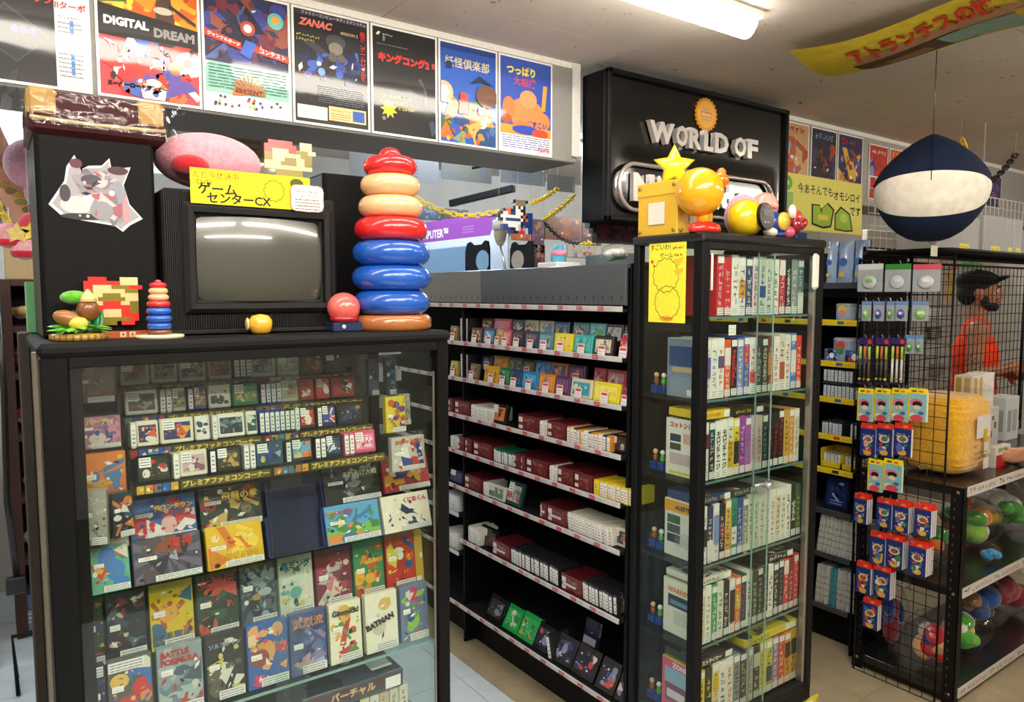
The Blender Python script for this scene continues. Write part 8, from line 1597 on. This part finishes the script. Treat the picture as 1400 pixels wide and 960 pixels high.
# wall beyond the man: shelves of small goods and posters
wall_card(1290, 1310, 352, 368, 3.0435, '#d86a2c', ['#4ab0d0', '#e0c23a', '#d83a2c'], 'orange and blue card above the man in the cap', 21); wall_card(1316, 1356, 352, 368, 3.0435, '#5ab06a', ['#e0d04a', '#3a8a4a', '#8ad0d0', '#d8903a'], 'green and yellow card above the man in the cap', 22); wall_card(1294, 1304, 372, 410, 3.0435, '#d8a43a', ['#e0bc5a', '#c88a2c'], 'amber bottle shaped card behind the cap', 23)
mb = MB(); x0 = at(1283, 420, 'y', 3.05).x; x1 = at(1400, 420, 'y', 3.05).x; mb.box(x0 - 1.2, 3.05, 0, x1 + 1.6, 3.10, 2.1, '#b8b0aa', .004); solo('partition_board', mb, 'paper', 'grey board partition behind the man in the cap', 'partition', (x0, 3.05, 0))
for k, (px, py) in enumerate(((1276, 430), (1276, 455), (1276, 480), (1282, 505), (1392, 480), (1392, 520))):
    p = at(px, py, 'y', 3.02); mb = MB(); mb.box(p.x - .10, 3.0, p.z - .05, p.x + .10, 3.045, p.z + .05, ('#d8d6d2', '#3a3a3c', '#c8c6c2', '#8a8a8a', '#dcdad6', '#cfccc8')[k], .003); fr = Fr((p.x - .1, 3.0, p.z - .05), (1, 0, 0), (0, 0, 1)); mb.lines(fr, .02, .07, .15, 4, .018, ('#4a4a4c', '#c8c6c0')[k == 1], random.Random(k))
    solo('hanging_pack', mb, 'card', ('white', 'black', 'pale grey', 'mid grey', 'tall white', 'lower white')[k] + ' pack hung on the grey board behind the man', 'pack', (p.x, 3.0, p.z), 'packs on the grey board')
mb = MB(); x0, x1 = at(1386, 420, 'y', 2.98).x, at(1420, 420, 'y', 2.98).x; mb.box(x0, 2.96, 1.25, x1, 3.0, 1.80, '#2a2a2c', .004); fr = Fr((x0, 2.96, 1.25), (1, 0, 0), (0, 0, 1)); mb.rect(fr, .03, .28, x1 - x0 - .06, .22, '#b83a3c'); mb.glyphs(fr, .05, .42, 4, .05, '#e8dcd0', random.Random(1)); mb.glyphs(fr, .05, .34, 4, .05, '#26301c', random.Random(2)); solo('framed_poster', mb, 'card', 'dark framed red poster at the edge behind the man', 'poster', (x0, 2.96, 1.25))

# ================================================================== FAR LEFT OF THE ROOM
FY = 4.0
bs = thing('bookcase', 'narrow dark brown shelf unit with soft toys far behind the display case', 'bookcase', (-.05, FY, 0)); X0, X1 = at(9, 600, 'y', FY).x, .62
ZL = [at(35, y, 'y', FY).z for y in (382, 446, 510, 595, 680, 765, 868)]
part('side_panel', MB().box(X0, FY, 0, X0 + .045, FY + .3, ZL[0], '#4a3430', .003), 'dull', bs); part('side_panel', MB().box(X1 - .03, FY, 0, X1, FY + .3, ZL[0], '#4a3430', .003), 'dull', bs); part('back_panel', MB().box(X0, FY + .29, 0, X1, FY + .3, ZL[0], '#241a18'), 'dull', bs)
for z in ZL: part('shelf', MB().box(X0 + .045, FY + .004, z - .03, X1 - .03, FY + .29, z, '#4a3430', .002), 'dull', bs)
for k, (px, zi, rx, rz, cols, nm) in enumerate(((40, 1, .085, .06, ['#e0b45a', '#e8d8b8'], 'bagged tan and yellow soft toy on the brown unit'), (44, 2, .075, .07, ['#e0506a', '#e88a9a'], 'bagged bright pink soft toy on the brown unit'), (36, 3, .075, .07, ['#d82c4a', '#e8e4e8'], 'bagged crimson and white soft toy on the brown unit'), (40, 4, .08, .06, ['#c87a74', '#d89a8a'], 'bagged dusty rose soft toy on the brown unit'), (40, 5, .09, .07, ['#e04a8a', '#e8a83a', '#d8d8d8'], 'bagged pink and orange soft toy on the brown unit'))):
    p = at(px, 600, 'y', FY + .12); bag_heap(p.x, FY + .12, ZL[zi], rx, .09, rz, cols, nm, 90 + k, lumps=5)
mb = MB(); a = at(24, 845, 'y', FY + .03); mb.box(a.x, FY + .03, ZL[6], a.x + .22, FY + .25, ZL[6] + .10, '#7a88a8', .003); mb.box(a.x + .01, FY + .04, ZL[6] + .101, a.x + .2, FY + .24, ZL[6] + .17, '#5a6a9a', .003); fr = Fr((a.x, FY + .03, ZL[6]), (1, 0, 0), (0, 0, 1)); mb.lines(fr, .03, .08, .16, 3, .02, '#d0d4e0', random.Random(2)); solo('storage_box', mb, 'card', 'blue storage box on the lowest shelf of the brown unit', 'box', (a.x, FY, ZL[6]))
mb = MB(); a = at(8, 380, 'y', FY + .1); mb.box(a.x, FY + .08, ZL[0], a.x + .16, FY + .28, ZL[0] + .32, '#b09468', .003); mb.box(a.x, FY + .08, ZL[0] + .31, a.x + .16, FY + .12, ZL[0] + .318, '#8a7048'); solo('cardboard_box', mb, 'paper', 'open brown cardboard box on top of the brown unit', 'box', (a.x, FY, ZL[0]))
a = at(38, 460, 'y', 2.15); mb = MB(); mb.box(a.x - .0, 2.12, 1.506, a.x + .03, 2.2, 1.63, '#5a9a6a', .002); mb.M = Matrix.Identity(4); solo('green_box', mb, 'card', 'slim green box beside the back corner of the display case', 'box', (a.x, 2.12, 1.506)); 
mb = MB(); mb.box(a.x - .02, 2.125, 0, a.x + .06, 2.24, 1.505, '#3c3630', .003); solo('narrow_stand', mb, 'dull', 'narrow dark stand behind the display case carrying a green box', 'stand', (a.x, 2.12, 0))
# window, drapes, roll, hanging soft toys
wx0, wx1 = at(-80, 200, 'y', RY1 - .02).x, at(38, 200, 'y', RY1 - .02).x; wz1, wz0 = at(20, 128, 'y', RY1 - .02).z, at(20, 235, 'y', RY1 - .02).z
wn = link('window_1', None, loc=(wx0, RY1 - .03, wz0)); wn['kind'] = 'structure'
part('pane', MB().box(wx0, RY1 - .022, wz0, wx1, RY1 - .018, min(wz1, 2.46), '#ffffff'), 'cool_glow', wn); part('window_frame', MB().box(wx1, RY1 - .05, wz0 - .04, wx1 + .04, RY1 - .01, 2.47, '#b8b8b4', .003).box(wx0, RY1 - .05, wz0 - .04, wx1, RY1 - .01, wz0, '#b8b8b4', .003), 'paint', wn)
wall_card(-70, 14, 240, 300, RY1 - .03, '#26408c', ['#3a5aa8', '#1c2c5c'], 'blue curtain cloth under the window', 31, None, 'cloth', 'curtain', 4, 'curtain'); wall_card(15, 50, 240, 300, RY1 - .03, '#4a7a4a', ['#5a8a4a', '#3a5a3a', '#7a9a5a'], 'green patterned curtain cloth under the window', 32, None, 'cloth', 'curtain', 5, 'curtain')
a, b = at(-30, 165, 'y', 3.12), at(62, 345, 'y', 3.12); mb = MB(); n = 14; mb.tube([a.lerp(b, k / n) for k in range(n + 1)], [.055 - .012 * k / n for k in range(n + 1)], '#c8967e', 16); rr = random.Random(3); o = solo('cloth_roll', mb, 'cloth', 'slanting tan patterned roll at the picture edge', 'roll', a)
mb = MB()
for k in range(9): q = a.lerp(b, .35 + k * .06) + Vector((.0, -.046, .0)); mb.ball(q + Vector((rr.uniform(-.02, .02), 0, rr.uniform(-.01, .02))), (.02, .006, .012), rr.choice(['#8a8a4a', '#a8904a', '#7a6a4a']), 10, 6)
part('printed_motif', mb, 'cloth', o)['kind'] = 'stuff'
c = at(40, 225, 'y', 3.0); t = thing('soft_toy', 'mauve soft toy hanging behind the black speaker box', 'soft toy', c); part('toy_body', MB().ball(c, (.075, .06, .085), '#b88a9c', 20, 12), 'plush', t); part('toy_limb', MB().ball(c + Vector((.03, 0, -.09)), (.05, .05, .06), '#a87a8c', 16, 10), 'plush', t); part('toy_top', MB().ball(c + Vector((.05, -.01, .07)), (.025, .02, .035), '#c03a3c', 12, 8), 'plush', t); part('hanging_cord', MB().tube([c + Vector((0, 0, .08)), (c.x, c.y, CEIL)], .0015, '#8a8a8a', 5), 'vinyl', t)
chain(sag(at(-12, 258, 'y', 2.9), at(40, 308, 'y', 2.9), .06), '#e0c21c', 'yellow plastic chain with hanging toys at the picture edge')
for k, (px, py, c1, c2, nm) in enumerate(((13, 322, '#e8a4b0', '#e8cf7a', 'pink and yellow ball charm hanging from the chain, farther one'), (34, 338, '#eab0bc', '#e8d060', 'pink ball charm with yellow star hanging by the speaker'), (45, 308, '#d8485c', '#c83a4c', 'small red charm hanging by the speaker edge'))):
    c = at(px, py, 'y', 2.9); t = thing('plush_charm', nm, 'charm', c); part('ball', MB().ball(c, (.042, .035, .042), c1, 16, 10), 'plush', t); part('red_band', MB().lathe([(.034, -.034), (.041, -.024), (.043, -.014)], '#d0243c', 16, c, 1, .84), 'plush', t)
    m = MB(); fr = Fr(c + Vector((.02, -.036, .006 if k == 0 else .05)), (1, 0, 0), (0, 0, 1)); m.prism(fr, star_poly(.036, .019), .014, c2); part('star', m, 'plush', t); part('loop', MB().tube([c + Vector((0, 0, .035)), c + Vector((0, 0, .09))], .002, '#d8d8d0', 5), 'vinyl', t)
o = wall_card(18, 50, 300, 330, 3.3, '#8a4a5c', ['#c84a4a', '#d8b8c0', '#6a3a54'], 'red and mauve card beneath the slanting roll', 33, None, 'card', 'card', 5, 'card'); part('hanging_thread', MB().tube([o.location + Vector((.05, .003, .05)), (o.location.x + .05, o.location.y + .003, CEIL)], .0008, '#c8c8c8', 4), 'vinyl', o)
mb = MB(); p = at(7, 640, 'y', 3.6); mb.tube([(p.x, 3.6, 1.75), (p.x + .01, 3.6, 1.2), (p.x, 3.6, .75), (p.x + .02, 3.6, .42)], .012, '#141414', 8); mb.box(p.x - .02, 3.58, .36, p.x + .05, 3.62, .43, '#141414', .005); solo('black_strap', mb, 'vinyl', 'black strap hanging beside the brown unit', 'strap', (p.x, 3.6, .36))
mb = MB(); p = at(7, 640, 'y', 3.72); mb.box(p.x - .9, 3.72, 0, p.x - .06, 3.78, 1.9, '#b8aa92', .004); solo('beige_panel', mb, 'paper', 'beige board standing beside the brown unit', 'board', (p.x - .9, 3.72, 0))
# folding floor sign
p = at(46, 948, 'z', 0); mb = MB()
for s_ in (0, .16): mb.tube([(p.x - .05, p.y + s_, .006), (p.x - .06, p.y + .08, .22), (p.x + .30, p.y + .08, .22), (p.x + .31, p.y + s_, .006)], .008, '#161617', 8)
mb.tube([(p.x - .05, p.y, .01), (p.x - .05, p.y + .16, .01)], .006, '#161617', 6); solo('folding_stand', mb, 'black_metal', 'small black folding stand on the floor behind the display case', 'stand', p)
